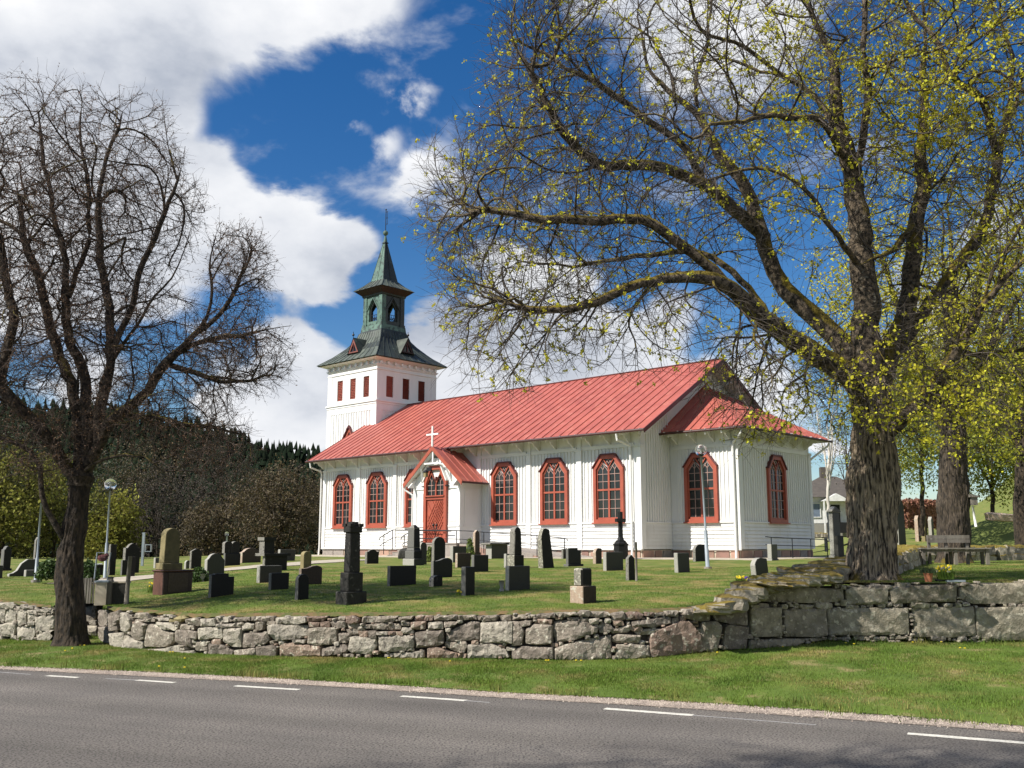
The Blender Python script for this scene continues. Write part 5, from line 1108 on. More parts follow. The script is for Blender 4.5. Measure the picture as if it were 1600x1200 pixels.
# pale gravel strip round the church
V = []; pts_ = [(-25.6, -4.4), (-9, -4.6), (-2, -3.0), (CX + 1.8, CY0 - 2.0), (CX + 2.3, CY1 + 2)]; inn = [(-25.6, .2), (-9, .2), (-.5, .2), (CX - .2, CY0 + .3), (CX - .2, CY1)]
def densify(P, n_=14): return [tuple(np.array(a_) * (1 - t) + np.array(b_) * t) for a_, b_ in zip(P[:-1], P[1:]) for t in np.linspace(0, 1, n_)[:-1]] + [P[-1]]
for a_, b_ in zip(densify(pts_), densify(inn)):
    for t in (0, .25, .5, .75, 1): q = l2w(a_[0] * (1 - t) + b_[0] * t, a_[1] * (1 - t) + b_[1] * t, 0); V.append((q[0], q[1], zlawn(q[0], q[1]) + (.0 if t == 0 else .03)))
n_ = len(V) // 5; o = obj_from('gravel_path', mesh_np('gravel_path', V, [(5 * i + k, 5 * i + 5 + k, 5 * i + 6 + k, 5 * i + 1 + k)[::-1] for i in range(n_ - 1) for k in range(4)], PATHM, True)); o['kind'] = 'structure'

# ------------------------------------------------------------------ gravestones
GA = math.atan2(.734, .679) # stones face like the church's gable
def xat(P, d, px, z=None):
    """distance along d from P at which the image column px is reached"""
    lo, hi = 0., 8.; f = lambda t: proj([P[0] + d[0] * t, P[1] + d[1] * t, P[2] + .3])[0] - px
    s = 1 if f(hi) > f(lo) else -1
    for _ in range(30):
        m_ = (lo + hi) / 2
        if f(m_) * s > 0: hi = m_
        else: lo = m_
    return (lo + hi) / 2
ND = (.679, .734); WD = (-.734, .679)
def prof_(kind, w, h):
    if kind == 'round': return [(0, 0), (w, 0), (w, h - w * .45)] + [(w / 2 + w / 2 * math.cos(a), h - w * .45 + w * .45 * math.sin(a)) for a in np.linspace(.25, math.pi - .25, 9)] + [(0, h - w * .45)]
    if kind == 'gable': return [(0, 0), (w, 0), (w, h * .86), (w / 2, h), (0, h * .86)]
    if kind == 'segment': return [(0, 0), (w, 0), (w, h * .7), (w * .92, h * .74)] + [(w / 2 + w * .38 * math.cos(a), h * .72 + h * .28 * math.sin(a)) for a in np.linspace(.3, math.pi - .3, 8)] + [(w * .08, h * .74), (0, h * .7)]
    if kind == 'wave': return [(0, 0), (w, 0), (w, h * .86), (w * .92, h * .94), (w * .75, h), (w * .55, h * .97), (w * .35, h * .88), (w * .15, h * .84), (0, h * .86)]
    if kind == 'swoop': return [(0, 0), (w, 0), (w, h * .3), (w * .8, h * .78), (w * .62, h), (w * .45, h), (w * .3, h * .75), (w * .2, h * .35), (w * .1, h * .2), (0, h * .15)]
    if kind == 'shoulder': return [(0, 0), (w, 0), (w, h * .84), (w * .86, h * .84), (w * .7, h * .95), (w / 2, h), (w * .3, h * .95), (w * .14, h * .84), (0, h * .84)]
    if kind == 'step': return [(0, 0), (w, 0), (w, h * .86), (w * .75, h * .86), (w * .75, h), (w * .15, h), (w * .15, h * .96), (0, h * .96)]
    if kind == 'quarter': return [(0, 0), (w, 0), (w, h * .97), (w * .5, h), (w * .25, h * .95), (w * .08, h * .82), (0, h * .7)]
    if kind == 'arch': return [(0, 0), (w, 0), (w, h * .8)] + [(w / 2 + w / 2 * math.cos(a), h * .8 + h * .2 * math.sin(a)) for a in np.linspace(.2, math.pi - .2, 9)] + [(0, h * .8)]
    return [(0, 0), (w, 0), (w, h), (0, h)]
GST = []
def grave(x0, x1, x2, yt, yb, kind, m, label, base=None, lean=0., taper=0., tmin=.10, rough=0., cat='gravestone'):
    P = ghit(x1, yb); w = xat(P, ND, x2); t = max(tmin, xat(P, WD, x0)) if x0 < x1 else tmin
    w = max(w, .15); h = proj(P)[1] - yt; dist = P[1]; h = h / FPX * dist / 1.0 * (1 - .0)
    root = empty('gravestone', P, GA, label, cat, 'gravestones on the churchyard lawn')
    mb = MB(); z0 = -.15; bz = 0
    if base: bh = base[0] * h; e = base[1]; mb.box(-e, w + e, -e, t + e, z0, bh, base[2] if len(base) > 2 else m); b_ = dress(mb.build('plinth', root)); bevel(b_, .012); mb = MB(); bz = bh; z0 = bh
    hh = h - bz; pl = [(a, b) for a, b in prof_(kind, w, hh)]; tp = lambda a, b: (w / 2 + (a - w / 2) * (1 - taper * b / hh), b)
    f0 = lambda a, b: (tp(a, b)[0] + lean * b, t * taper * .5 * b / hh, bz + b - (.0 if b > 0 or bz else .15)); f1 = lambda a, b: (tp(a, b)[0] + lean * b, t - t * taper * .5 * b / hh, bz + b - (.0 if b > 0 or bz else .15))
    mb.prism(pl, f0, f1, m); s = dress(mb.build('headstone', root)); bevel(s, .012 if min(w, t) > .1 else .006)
    GST.append((x1, yb)); return root, w, t, h, P
G = grave
# nearest row, by the front wall
G(328, 329, 366, 898, 934, 'step', G_BLK, 'black stepped gravestone in front of the grey pedimented one, nearest row left')
G(462, 465, 483, 899, 938, 'round', G_BLK, 'small round-topped black gravestone in front of the brown slab')
r_, w, t, h, P = G(606, 609, 650.5, 885.5, 916, 'flat', G_BLK, 'wide low black rectangular gravestone right of the battlemented pillar')
G(720, 727, 742.5, 887.5, 931, 'flat', G_BLK, 'tall narrow black slab with yellow flowers at its left foot')
r_, w, t, h, P = G(789, 795, 828.5, 886, 923, 'flat', G_GRY, 'grey slab with a pale side edge and a white vase beside it')
G(670, 677, 692, 900, 917, 'quarter', G_DRK, 'small rough dark stub of a gravestone below the black wavy one', rough=1)
G(1175, 1184, 1203, 873, 911, 'quarter', G_GRY, 'tilted grey gravestone standing at the mossy bank by the yellow flowers', lean=-.22)
G(1053.5, 1060, 1078, 865, 895, 'flat', G_GRY, 'plain grey-green slab left of the lamp post in front of the chancel', lean=-.05)
G(942, 947.5, 974, 863.5, 892, 'flat', G_GRY, 'square grey-green slab below the black cross')
# two-tier granite stone
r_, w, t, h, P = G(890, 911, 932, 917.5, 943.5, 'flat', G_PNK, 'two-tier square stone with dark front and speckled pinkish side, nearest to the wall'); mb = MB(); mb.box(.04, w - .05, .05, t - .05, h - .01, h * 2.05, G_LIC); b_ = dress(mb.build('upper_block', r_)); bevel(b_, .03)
# behind
G(570, 573, 592, 859, 881, 'shoulder', G_DRK, 'small dark gravestone with shouldered top by the church steps')
G(675, 677, 707, 873, 903, 'wave', G_BLK, 'glossy black gravestone with a wavy top edge in front of the round-topped one')
G(674, 678, 696, 840, 884, 'round', G_DRK, 'tall round-topped dark gravestone before the red church door')
G(711, 714.5, 736, 865, 887, 'flat', G_BRN, 'squat brown slab with a lit left edge below the juniper bush')
G(703, 707.5, 729, 854, 879, 'flat', G_GRY, 'bluish grey slab partly hidden behind the brown one and the bush')
G(736, 740.5, 763.5, 868, 894, 'flat', G_BLK, 'black square slab right of the brown slab')
G(738, 742, 750, 829, 872, 'gable', G_BRN, 'slim pointed brown pillar stone before the porch side wall', taper=.1, base=(.2, .03))
G(787, 791, 800, 866, 887, 'flat', G_GRY, 'pale slab edge hidden behind the round-headed pillar')
G(841, 849, 867, 827, 888, 'quarter', G_LIC, 'leaning lichen-spotted boulder-like gravestone before the third window from the right', lean=-.13, taper=.25)
G(884, 888, 908, 857, 885, 'step', G_BLK, 'black gravestone with stepped top on a wider foot', base=(.12, .06))
G(877, 880, 886, 858, 873, 'flat', G_DRK, 'narrow dark stone just behind the stepped black one')
G(926, 931, 940.5, 857, 881, 'quarter', G_BRN, 'small brown stone with a rounded right shoulder left of the black cross')
G(978, 982.5, 992.5, 868, 907, 'gable', G_DRK, 'small pointed dark stone strapped to a wooden stake', taper=.1)
G(1082, 1087, 1103, 851, 878, 'quarter', G_DRK, 'dark gravestone with rounded left shoulder behind the lamp post')
G(1100, 1104, 1114.5, 851, 872, 'flat', G_DRK, 'narrow dark slab just right of the lamp post')
G(1184, 1190.5, 1197, 818, 871, 'arch', G_LIC, 'tall slender lichen-covered pillar stone in front of the chancel corner', taper=.05)
G(1199, 1206, 1215, 851, 876, 'flat', G_PAL, 'small pale grey slab right of the lichen pillar', base=(.1, .03))
# left group
G(296, 298, 315, 858, 889, 'gable', G_DRK, 'dark gravestone with a gabled top right of the sandstone obelisk')
G(319, 322.5, 351, 866, 903, 'segment', G_GRY, 'greenish grey broad stone with a low pediment', base=(.12, .03, G_BRN))
G(288, 290, 297, 876, 889, 'quarter', G_PAL, 'small pale stone between obelisk and gabled stone')
G(374, 378, 408, 857, 880, 'segment', G_PNK, 'broad tan stone with a curved top and an inscription panel')
G(378, 380, 391, 849, 864, 'gable', G_DRK, 'dark pointed stone behind the curved tan one')
r_, w, t, h, P = G(349, 351, 376, 865, 884, 'flat', G_BLK, 'double monument with two dark arched stones on one black base')
for a_ in (0, .5):
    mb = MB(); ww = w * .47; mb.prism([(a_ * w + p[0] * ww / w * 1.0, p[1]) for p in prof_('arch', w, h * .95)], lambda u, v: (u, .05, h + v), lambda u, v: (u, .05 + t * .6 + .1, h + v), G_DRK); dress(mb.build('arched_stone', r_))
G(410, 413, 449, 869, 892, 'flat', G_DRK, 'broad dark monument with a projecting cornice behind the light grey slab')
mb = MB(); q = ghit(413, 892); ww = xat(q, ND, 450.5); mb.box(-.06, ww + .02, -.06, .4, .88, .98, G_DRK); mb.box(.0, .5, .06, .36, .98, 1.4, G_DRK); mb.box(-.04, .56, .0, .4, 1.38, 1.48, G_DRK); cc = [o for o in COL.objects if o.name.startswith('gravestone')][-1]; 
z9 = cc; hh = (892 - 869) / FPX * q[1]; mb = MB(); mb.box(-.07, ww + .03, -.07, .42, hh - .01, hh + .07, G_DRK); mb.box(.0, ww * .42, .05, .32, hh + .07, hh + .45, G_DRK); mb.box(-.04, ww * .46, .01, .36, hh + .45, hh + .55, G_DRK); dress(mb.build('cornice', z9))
G(401, 405, 441, 885, 911, 'flat', G_GRY, 'light grey rectangular slab with white ornaments, behind the black slab')
q = ghit(405, 911); 
G(420, 423, 452, 896.5, 922, 'flat', G_BLK, 'low black slab in front of the light grey one')
G(433, 436, 461, 859, 876.5, 'flat', G_GRY, 'pale grey tilted slab on the far side of the path', lean=.08)
G(469, 474, 487, 862, 890, 'round', G_TAN, 'tan round-headed pillar stone behind the brown slab')
G(467, 470, 503.5, 885, 914, 'wave', G_BRN, 'brown slab with a curved top behind the small round black stone')
G(0.5, 4, 17, 854, 892, 'shoulder', G_BLK, 'tall dark pillar stone with a scrolled head at the left picture edge', base=(.1, .04))
G(-16, -12, 5, 884, 904, 'quarter', G_GRY, 'grey slab cut by the left picture edge')
G(12, 14, 76, 875, 901, 'swoop', G_GRY, 'wide grey stone with a swooping winged outline left of the mossy tree')
G(52, 54, 60, 840, 880, 'gable', G_DRK, 'dark thin obelisk behind the winged stone')
G(38, 40, 66, 891, 901, 'flat', G_PAL, 'low pale kerb block at the foot of the first lamp post')
G(148, 150, 162, 883, 899, 'flat', G_DRK, 'dark slab behind the metal frame')
G(168, 170, 181, 852, 899, 'flat', G_DRK, 'tall dark slab right of the second lamp post')
G(191, 194, 218, 850, 896, 'shoulder', G_DRK, 'large dark gravestone with a rounded head and notched shoulders')
G(189, 190, 201, 876, 899, 'flat', G_BLK, 'small black slab in front of the round-headed notched stone')
G(202, 203, 208, 871, 902, 'flat', G_DRK, 'thin dark post stone beside the leaning pole')
G(240, 242, 248, 872, 888, 'flat', G_PAL, 'narrow pale post stone left of the sandstone obelisk')
G(249, 251, 262, 871, 888, 'flat', G_BLK, 'black slab half hidden behind the sandstone obelisk')
G(1403, 1405, 1416, 780, 853, 'arch', G_GRY, 'tall grey stone showing right of the big maple trunk', taper=.1)
for (a_, b_, c_, yt, m, lb) in ((1430, 1436, 1439, 806, G_PNK, 'pinkish pillar stone, leftmost of three beyond the mossy wall'), (1440, 1446, 1450, 801, G_TAN, 'tallest, tan pillar of three beyond the mossy wall'), (1451, 1457, 1460, 808, G_PAL, 'pale pillar with tree shadow on it, rightmost of three beyond the mossy wall')):
    G(a_, b_, c_, yt, 846, 'gable', m, lb)
G(1523, 1527, 1531, 822, 848, 'round', G_DRK, 'thin dark stone beyond the bench at the foot of the mound')

def mon(x1, yb, label, cat='gravestone'):
    P = ghit(x1, yb); return empty('gravestone', P, GA, label, cat, 'gravestones on the churchyard lawn'), P, P[1] / FPX
# battlemented dark pillar
r_, P, k = mon(541, 946, 'tall dark battlemented stone pillar standing alone before the left church corner')
w = xat(P, ND, 574) ; t = xat(P, WD, 524)
c = (w / 2, t / 2)
def tier(name, z0, z1, hx, hy, m, parent=None, hx2=None, hy2=None):
    hx2 = hx2 or hx; hy2 = hy2 or hy; cx, cy = c
    V = [(cx + a * x, cy + b * y, z) for z, x, y in ((z0, hx, hy), (z1, hx2, hy2)) for a, b in ((-1, -1), (1, -1), (1, 1), (-1, 1))]
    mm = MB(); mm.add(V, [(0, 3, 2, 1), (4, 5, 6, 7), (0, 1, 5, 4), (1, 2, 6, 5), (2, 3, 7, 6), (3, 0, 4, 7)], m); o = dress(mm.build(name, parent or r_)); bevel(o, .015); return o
G_OLD = mat('weathered_black_stone', (.030, .028, .024), (.016, .015, .013), 6, c3=(.11, .105, .09), s3=9, t3=(.6, .7), rough=.9, bump=.7, bs=20)
tier('plinth', -.15, 20 * k, w / 2, t / 2, G_OLD); tier('pedestal', 20 * k, 49 * k, w * .37, t * .37, G_OLD); tier('shaft', 49 * k, 110 * k, w * .27, t * .27, G_OLD, hx2=w * .25, hy2=t * .25)
cp_ = tier('cap', 110 * k, 120 * k, w * .31, t * .31, G_OLD)
for a, b in ((-1, -1), (1, -1), (1, 1), (-1, 1)):
    mm = MB(); mm.box(c[0] + a * w * .22 - .05, c[0] + a * w * .22 + .05, c[1] + b * t * .22 - .05, c[1] + b * t * .22 + .05, 120 * k - .01, 124 * k, G_OLD); mm.build('merlon', cp_)
mm = MB(); mm.box(c[0] - .07, c[0] + .07, c[1] - .07, c[1] + .07, 120 * k, 127 * k, G_OLD); mm.build('merlon', cp_)
# black obelisk by the door
r_, P, k = mon(647, 883.5, 'tall black obelisk with a faceted head on a grey plinth left of the red door'); w = xat(P, ND, 663); t = xat(P, WD, 629); c = (w / 2, t / 2)
tier('plinth', -.1, 10 * k, w / 2, t / 2, G_GRY); tier('pedestal', 10 * k, 22 * k, w * .40, t * .40, G_BLK); tier('moulding', 22 * k, 27 * k, w * .36, t * .36, G_BLK, hx2=w * .3, hy2=t * .3); tier('shaft', 27 * k, 56 * k, w * .31, t * .31, G_BLK, hx2=w * .28, hy2=t * .28); tier('head', 56 * k, 62 * k, w * .30, t * .30, G_DRK, hx2=w * .1, hy2=t * .1)
G(656, 657, 667, 848, 882, 'arch', G_GRY, 'grey arched stone tucked behind the black obelisk')
# sandstone obelisk on red-brown base
r_, P, k = mon(253.5, 930, 'sandstone obelisk with rounded head on a broad red-brown granite base'); w = xat(P, ND, 301); t = max(xat(P, WD, 248), .45); c = (w / 2, t / 2)
tier('granite_base', -.1, 35 * k, w / 2, t / 2, G_RED); tier('base_slab', 35 * k, 37.5 * k, w / 2 + .03, t / 2 + .03, G_RED)
mm = MB(); mm.box(.12, w - .12, -.012, .0, .06, 33 * k, G_BRN); mm.build('front_panel', r_)
c = (w * .34, t / 2); tier('pedestal', 37.5 * k, 48 * k, .24, .17, G_TAN)
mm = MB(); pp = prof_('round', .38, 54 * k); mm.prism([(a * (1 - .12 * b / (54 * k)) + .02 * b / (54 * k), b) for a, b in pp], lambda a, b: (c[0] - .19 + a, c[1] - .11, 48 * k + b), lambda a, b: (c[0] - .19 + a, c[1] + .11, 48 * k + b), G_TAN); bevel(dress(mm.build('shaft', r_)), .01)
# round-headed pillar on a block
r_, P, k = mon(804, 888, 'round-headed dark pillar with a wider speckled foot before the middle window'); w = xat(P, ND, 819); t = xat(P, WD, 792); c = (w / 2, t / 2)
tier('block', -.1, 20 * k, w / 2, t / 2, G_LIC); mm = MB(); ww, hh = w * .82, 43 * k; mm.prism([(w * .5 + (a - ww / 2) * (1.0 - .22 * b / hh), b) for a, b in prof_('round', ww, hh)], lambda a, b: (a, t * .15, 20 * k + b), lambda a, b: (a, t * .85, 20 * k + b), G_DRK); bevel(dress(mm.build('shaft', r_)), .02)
# black cross
r_, P, k = mon(972, 874, 'black iron-coloured cross on an octagonal pedestal near the church corner', 'cross'); hx = 11.5 * k; mm = MB(); c = (hx * .7, hx * .7)
def octo(mm, z0, z1, a, b, m):
    V = [(c[0] + s * math.cos(math.pi / 8 + i * math.pi / 4), c[1] + s * math.sin(math.pi / 8 + i * math.pi / 4), z) for z, s in ((z0, a), (z1, b)) for i in range(8)]
    mm.add(V, [tuple(range(8))[::-1], tuple(range(8, 16))] + [(i, (i + 1) % 8, 8 + (i + 1) % 8, 8 + i) for i in range(8)], m)
octo(mm, -.1, 22 * k, hx, hx, G_BLK); octo(mm, 22 * k, 24 * k, hx * 1.1, hx * 1.12, G_BLK); octo(mm, 24 * k, 27 * k, hx * .95, hx * .7, G_BLK); octo(mm, 27 * k, 29 * k, hx * .72, hx * .7, G_BLK); octo(mm, 29 * k, 34 * k, hx * .5, hx * .36, G_BLK); mm.build('pedestal', r_)
mm = MB(); octo(mm, 34 * k, 73 * k, 4 * k, 3.4 * k, G_BLK); mm.build('cross_shaft', r_)
mm = MB(); d = 1.3 * 8.5 * k; mm.box(c[0] - d, c[0] + d, c[1] - 2.8 * k, c[1] + 2.8 * k, 57 * k, 62.5 * k, G_BLK); mm.box(c[0] - 3.2 * k, c[0] + 3.2 * k, c[1] - 3.1 * k, c[1] + 3.1 * k, 56 * k, 73 * k, G_BLK); bevel(mm.build('cross_arms', r_), .02)
# chest tomb with overhanging lid
r_, P, k = mon(768, 873, 'grey chest-like monument with an overhanging lid before the porch'); w = xat(P, ND, 793); t = max(.35, xat(P, WD, 765)); mm = MB(); mm.box(0, w, 0, t, -.1, 21 * k, G_GRY); dress(mm.build('body', r_)); mm = MB(); mm.box(-.18, w + .05, -.1, t + .15, 21 * k, 24 * k, G_DRK); bevel(dress(mm.build('lid', r_)), .02)
# tall grey pillar with gabled cap by the mossy wall
r_, P, k = mon(1305, 873, 'tall pale grey pillar with a small gabled cap left of the big maple trunk'); P = P3(1305, 874, 21.5); r_.location = tuple(P); k = 21.5 / FPX; w = xat(P, ND, 1315); t = xat(P, WD, 1296); c = (w / 2, t / 2)
tier('plinth', -.3, 6 * k, w * .62, t * .62, G_PAL); tier('shaft', 6 * k, 72 * k, w * .5, t * .5, G_PAL, hx2=w * .46, hy2=t * .46); tier('cap', 72 * k, 75 * k, w * .6, t * .6, G_PAL); tier('cap_gable', 75 * k, 81 * k, w * .6, t * .6, G_PAL, hx2=.02, hy2=t * .5)
mm = MB(); mm.box(-.02, w * .75, -.09, -.0, -.3, 36 * k, G_DRK); mm.build('inscribed_block', r_)
# boulder
lump(None, ghit(632, 873) + [0, 0, .18], .45, .45, .5, 0, G_DRK, 'boulder', 3); finish(COL.objects[-1], 'rounded dark boulder at the left foot of the black obelisk', 'boulder')

# wooden stake, leaning pole, strap
def stick(name, a_, b_, r, m, label, cat):
    mm = MB(); mm.tube([(0, 0, 0), tuple(np.array(b_) - np.array(a_))], [r, r * .9], m, 7); o = mm.build(name, None, a_, smooth=True); finish(o, label, cat); return o
P = ghit(994.5, 908); stick('stake', P, P3(993.8, 847, P[1]), .03, WOODG, 'upright wooden stake beside the small strapped stone', 'stake')
P = ghit(197, 944); stick('pole', P, P3(203.5, 869, P[1]), .045, WOODG, 'weathered pole leaning beside the dark panel', 'pole')
P = ghit(1527, 846); stick('stake', P3(1525, 823, 40), P3(1519.5, 790, 40), .05, WHITE, 'white leaning stake in front of the mound', 'stake')
# ------------------------------------------------------------------ left corner clutter
P = ghit(165, 946); Y = P[1]
def pbox(name, xa, xb, ya, yb, dy, m, label, cat, Yd=None, parts=0):
    Yd = Yd or Y; a_ = P3(xa, yb, Yd); b_ = P3(xb, yb, Yd); c_ = P3(xa, ya, Yd); root = empty(name, a_, 0, label, cat); w = b_[0] - a_[0]; h = c_[2] - a_[2]; return root, w, h
r_, w, h = pbox('water_cabinet', 146.5, 164, 910, 946, .4, WOODP, 'small pale plywood cabinet with a dark side beside the mossy tree', 'cabinet')
r_.rotation_euler = (0, 0, R(8)); mm = MB(); mm.box(0, w, 0, .018, 0, h, WOODP); mm.build('front_board', r_); mm = MB(); mm.box(0, w, .0185, .4, 0, h - .01, WOODG); mm.box(-.02, w + .03, -.02, .42, h, h + .03, POLE); mm.build('case', r_)
r_, w, h = pbox('plank_fence', 125.5, 145.5, 904, 943, .4, WOODG, 'bit of weathered upright plank fence between tree and cabinet', 'fence', Yd=Y + .3)
for i in range(5): mm = MB(); mm.box(i * w / 5, (i + 1) * w / 5 - .015, random.uniform(0, .04), .05, 0, h * random.uniform(.95, 1.03), WOODG); mm.build('plank', r_)
r_, w, h = pbox('post', 166, 172, 903, 944, .2, WOODG, 'dark square post right of the plywood cabinet', 'post', Yd=Y + .15); mm = MB(); mm.box(0, w, 0, .09, 0, h, WOODG); mm.build('shaft', r_); mm = MB(); mm.box(-.01, w + .01, -.01, .1, h, h + .02, IRON); mm.build('cap', r_)
r_, w, h = pbox('panel', 174.5, 199, 911, 945, .2, G_DRK, 'dark grey upright panel with a pale top edge between post and leaning pole', 'panel', Yd=Y + .2); r_.rotation_euler = (0, 0, R(6)); mm = MB(); mm.box(0, w, 0, .06, 0, h, G_DRK); mm.build('sheet', r_); mm = MB(); mm.box(-.01, w + .01, -.01, .09, h, h + .03, WOODP); mm.build('top_rail', r_)
Yt = Y + .6; A_ = [P3(*q, Yt) for q in ((147, 910), (152, 863.5), (173, 864), (167, 910))]; r_ = empty('hand_truck', A_[0], 0, 'grey tubular metal frame with a dark bundle hanging from its top bar', 'hand truck')
mm = MB(); mm.tube([a - A_[0] for a in A_], .016, POLE, 6); mm.build('frame', r_); mm = MB(); q0, q1 = P3(148.5, 882, Yt), P3(160, 881, Yt); mm.tube([q0 - A_[0], q1 - A_[0]], .012, POLE, 6); mm.build('crossbar', r_)
mm = MB(); mm.ball(P3(160, 872, Yt) - A_[0], .09, RAG, 8, (1.2, .5, .85)); mm.ball(P3(166, 868, Yt) - A_[0], .06, RAG, 8, (1, .6, .8)); mm.build('bundle', r_)
P = ghit(222, 861.5 + 24); Yl = 40; r_ = empty('lantern_post', P3(222, 884, Yl), 0, 'thin grey post with a hanging lantern behind the notched gravestone', 'lantern'); b_ = np.array(r_.location)
mm = MB(); mm.box(-.045, .045, -.045, .045, 0, (P3(222, 832, Yl) - b_)[2], POLE); mm.build('shaft', r_); mm = MB(); mm.tube([P3(222, 833, Yl) - b_, P3(226, 834, Yl) - b_, P3(226, 840, Yl) - b_], .015, POLE, 6); mm.ring([(.08, .55), (.34, .55), (.34, .85), (.08, .85)], [(.11, .58), (.31, .58), (.31, .82), (.11, .82)], lambda a, b: (a, -.05, b), lambda a, b: (a, .05, b), POLE); mm.build('hook', r_)
# ------------------------------------------------------------------ lamp posts
def lamp(px, py, tx, ty, rg, sleeve, label, Yd=None, zf=zlawn):
    P = ghit(px, py, zf) if Yd is None else P3(px, py, Yd); T = P3(tx, ty, P[1]); k = P[1] / FPX; root = empty('lamp_post', P, 0, label, 'lamp post', 'globe lamps in the churchyard'); d = T - P; L_ = np.linalg.norm(d)
    mm = MB(); s = sleeve; q_ = .8 if rg > 9.1 else .62; mm.tube([(0, 0, -.1), tuple(d * s), tuple(d * (s + .01)), tuple(d * (1 - rg / (py - ty) * .9))], [4.0 * k * q_, 3.6 * k * q_, 2.2 * k * q_, 1.9 * k * q_], POLE, 10); mm.build('post', root, smooth=True)
    mm = MB(); mm.tube([(0, 0, 0), (0, 0, .06)], 6 * k, CONC, 10); mm.build('footing', root)
    mm = MB(); g = d; mm.ball(g, rg * k, GLOBE, 24); mm.build('globe', root, smooth=True)
    mm = MB(); mm.tube([g - [0, 0, rg * k * 1.05], g - [0, 0, rg * k * .6]], rg * k * .45, IRON, 10); mm.tube([g - [0, 0, rg * k * .6], g + [0, 0, rg * k * .1]], rg * k * .16, WHITE, 8); mm.tube([g + [0, 0, rg * k * .1], g + [0, 0, rg * k * .35]], [rg * k * .4, rg * k * .5], POLE, 10); mm.build('fitting', root)
lamp(1106, 888.5, 1095, 703.5, 9.3, .31, 'globe lamp on a leaning grey post in front of the chancel window')
lamp(163.5, 906, 172.5, 757, 9, .38, 'globe lamp on a thin post just right of the mossy tree')
P = ghit(55.5, 910); r_ = empty('lamp_post', P, 0, 'slim dark grey post left of the mossy tree, its top lost behind a branch', 'lamp post'); q_ = P3(64.5, 786, P[1]) - P; mm = MB(); mm.tube([(0, 0, 0), tuple(q_ * .3), tuple(q_ * .31), tuple(q_)], [.05, .045, .028, .025], POLE, 8); mm.build('post', r_, smooth=True); mm = MB(); mm.tube([(0, 0, 0), (0, 0, .07)], .12, CONC, 10); mm.build('footing', r_)
lamp(355, 884, 354.5, 834, 3.2, .3, 'small far globe lamp in front of the brown tree', Yd=62)
# ------------------------------------------------------------------ bench, pots, flowers
Yb = 28.7; bz = zterr(9, Yb); o_ = P3(1440, 882, Yb); kk = Yb / FPX; r_ = empty('bench', o_, 0, 'grey weathered wooden bench with a narrow backrest round the second maple', 'bench'); w = (1548 - 1440) * kk
for i in range(3): mm = MB(); mm.box(-.02, w, -.05 + i * .15, -.05 + i * .15 + .135, .44, .475, WOODG); mm.build('seat_plank', r_)
for x in (.04, .97, w - .14): mm = MB(); mm.box(x, x + .09, 0, .08, 0, .44, WOODG); mm.build('leg', r_); mm = MB(); mm.box(x, x + .08, .3, .38, 0, .44, WOODG); mm.build('leg', r_)
mm = MB(); mm.box(0, w - .05, .02, .07, .36, .43, WOODG); mm.build('apron', r_)
xa, xb = (1461 - 1440) * kk, (1527 - 1440) * kk
for i, (a_, b_) in enumerate(((xa, xa + (xb - xa) * .44), (xa + (xb - xa) * .45, xb))):
    for zz_ in (.62, .735): mm = MB(); mm.box(a_, b_, .42, .45, zz_, zz_ + .105, WOODG); mm.build('back_plank', r_)
for x in (xa + .02, xa + (xb - xa) * .42, xb - .1): mm = MB(); mm.box(x, x + .08, .46, .53, 0, .84, WOODG); mm.build('back_post', r_)
random.seed(31)
def flowers(px, py, n_, rad, m1, m2, label, Yd=None, zf=zlawn, hgt=.16, pot=None, leaf=True):
    P = ghit(px, py, zf) if Yd is None else P3(px, py, Yd); r_ = empty('flower_bunch' if not pot else 'flower_pot', P, 0, label, 'flowers' if not pot else 'potted plant'); z0 = 0
    if pot:
        mm = MB(); mm.tube([(0, 0, 0), (0, 0, .12), (0, 0, .12), (0, 0, .15)], [pot * .75, pot, pot * 1.1, pot * 1.1], TERRA if m1 is None or pot < .2 else G_PAL, 14); mm.build('pot', r_); z0 = .14
    mm = MB()
    for i in range(n_ * 5):
        a_ = random.uniform(0, 6.28); rr_ = rad * random.random() ** .5; x, y = rr_ * math.cos(a_), rr_ * math.sin(a_); h_ = hgt * random.uniform(.5, 1.05); dx, dy = random.uniform(-.04, .04), random.uniform(-.04, .04)
        mm.add([(x - .008, y, z0), (x + .008, y, z0), (x + dx, y + dy, z0 + h_)], [(0, 1, 2)], BLADE if m1 else LEAFD)
    mm.build('leaves', r_)
    if m1:
        mm = MB()
        for i in range(n_):
            a_ = random.uniform(0, 6.28); rr_ = rad * random.random() ** .5; mm.ball((rr_ * math.cos(a_), rr_ * math.sin(a_), z0 + hgt * random.uniform(.6, 1.1)), random.uniform(.014, .026), random.choice((m1, m1, m2)), 6)
        mm.build('blossoms', r_)
flowers(237, 926, 14, .09, YEL, G_PAL, 'yellow and white daffodils at the left foot of the sandstone obelisk', hgt=.2)
flowers(719, 930, 6, .07, YEL, YEL, 'few yellow blossoms at the foot of the tall narrow black slab', hgt=.09)
flowers(1158, 909, 22, .13, YEL, YEL, 'yellow pansies at the left foot of the tilted grey stone', hgt=.13)
flowers(1171, 911, 18, .10, VIO, YEL, 'violet and yellow pansies touching the tilted grey stone', hgt=.13)
Yp = 16.45
flowers(1451, 909, 30, .12, None, None, 'terracotta pot with a small green bush on the block wall', Yd=Yp, hgt=.13, pot=.068)
flowers(1478, 905, 46, .13, YEL, G_PAL, 'bunch of bright yellow daffodils in a basket on the block wall', Yd=Yp, hgt=.2)
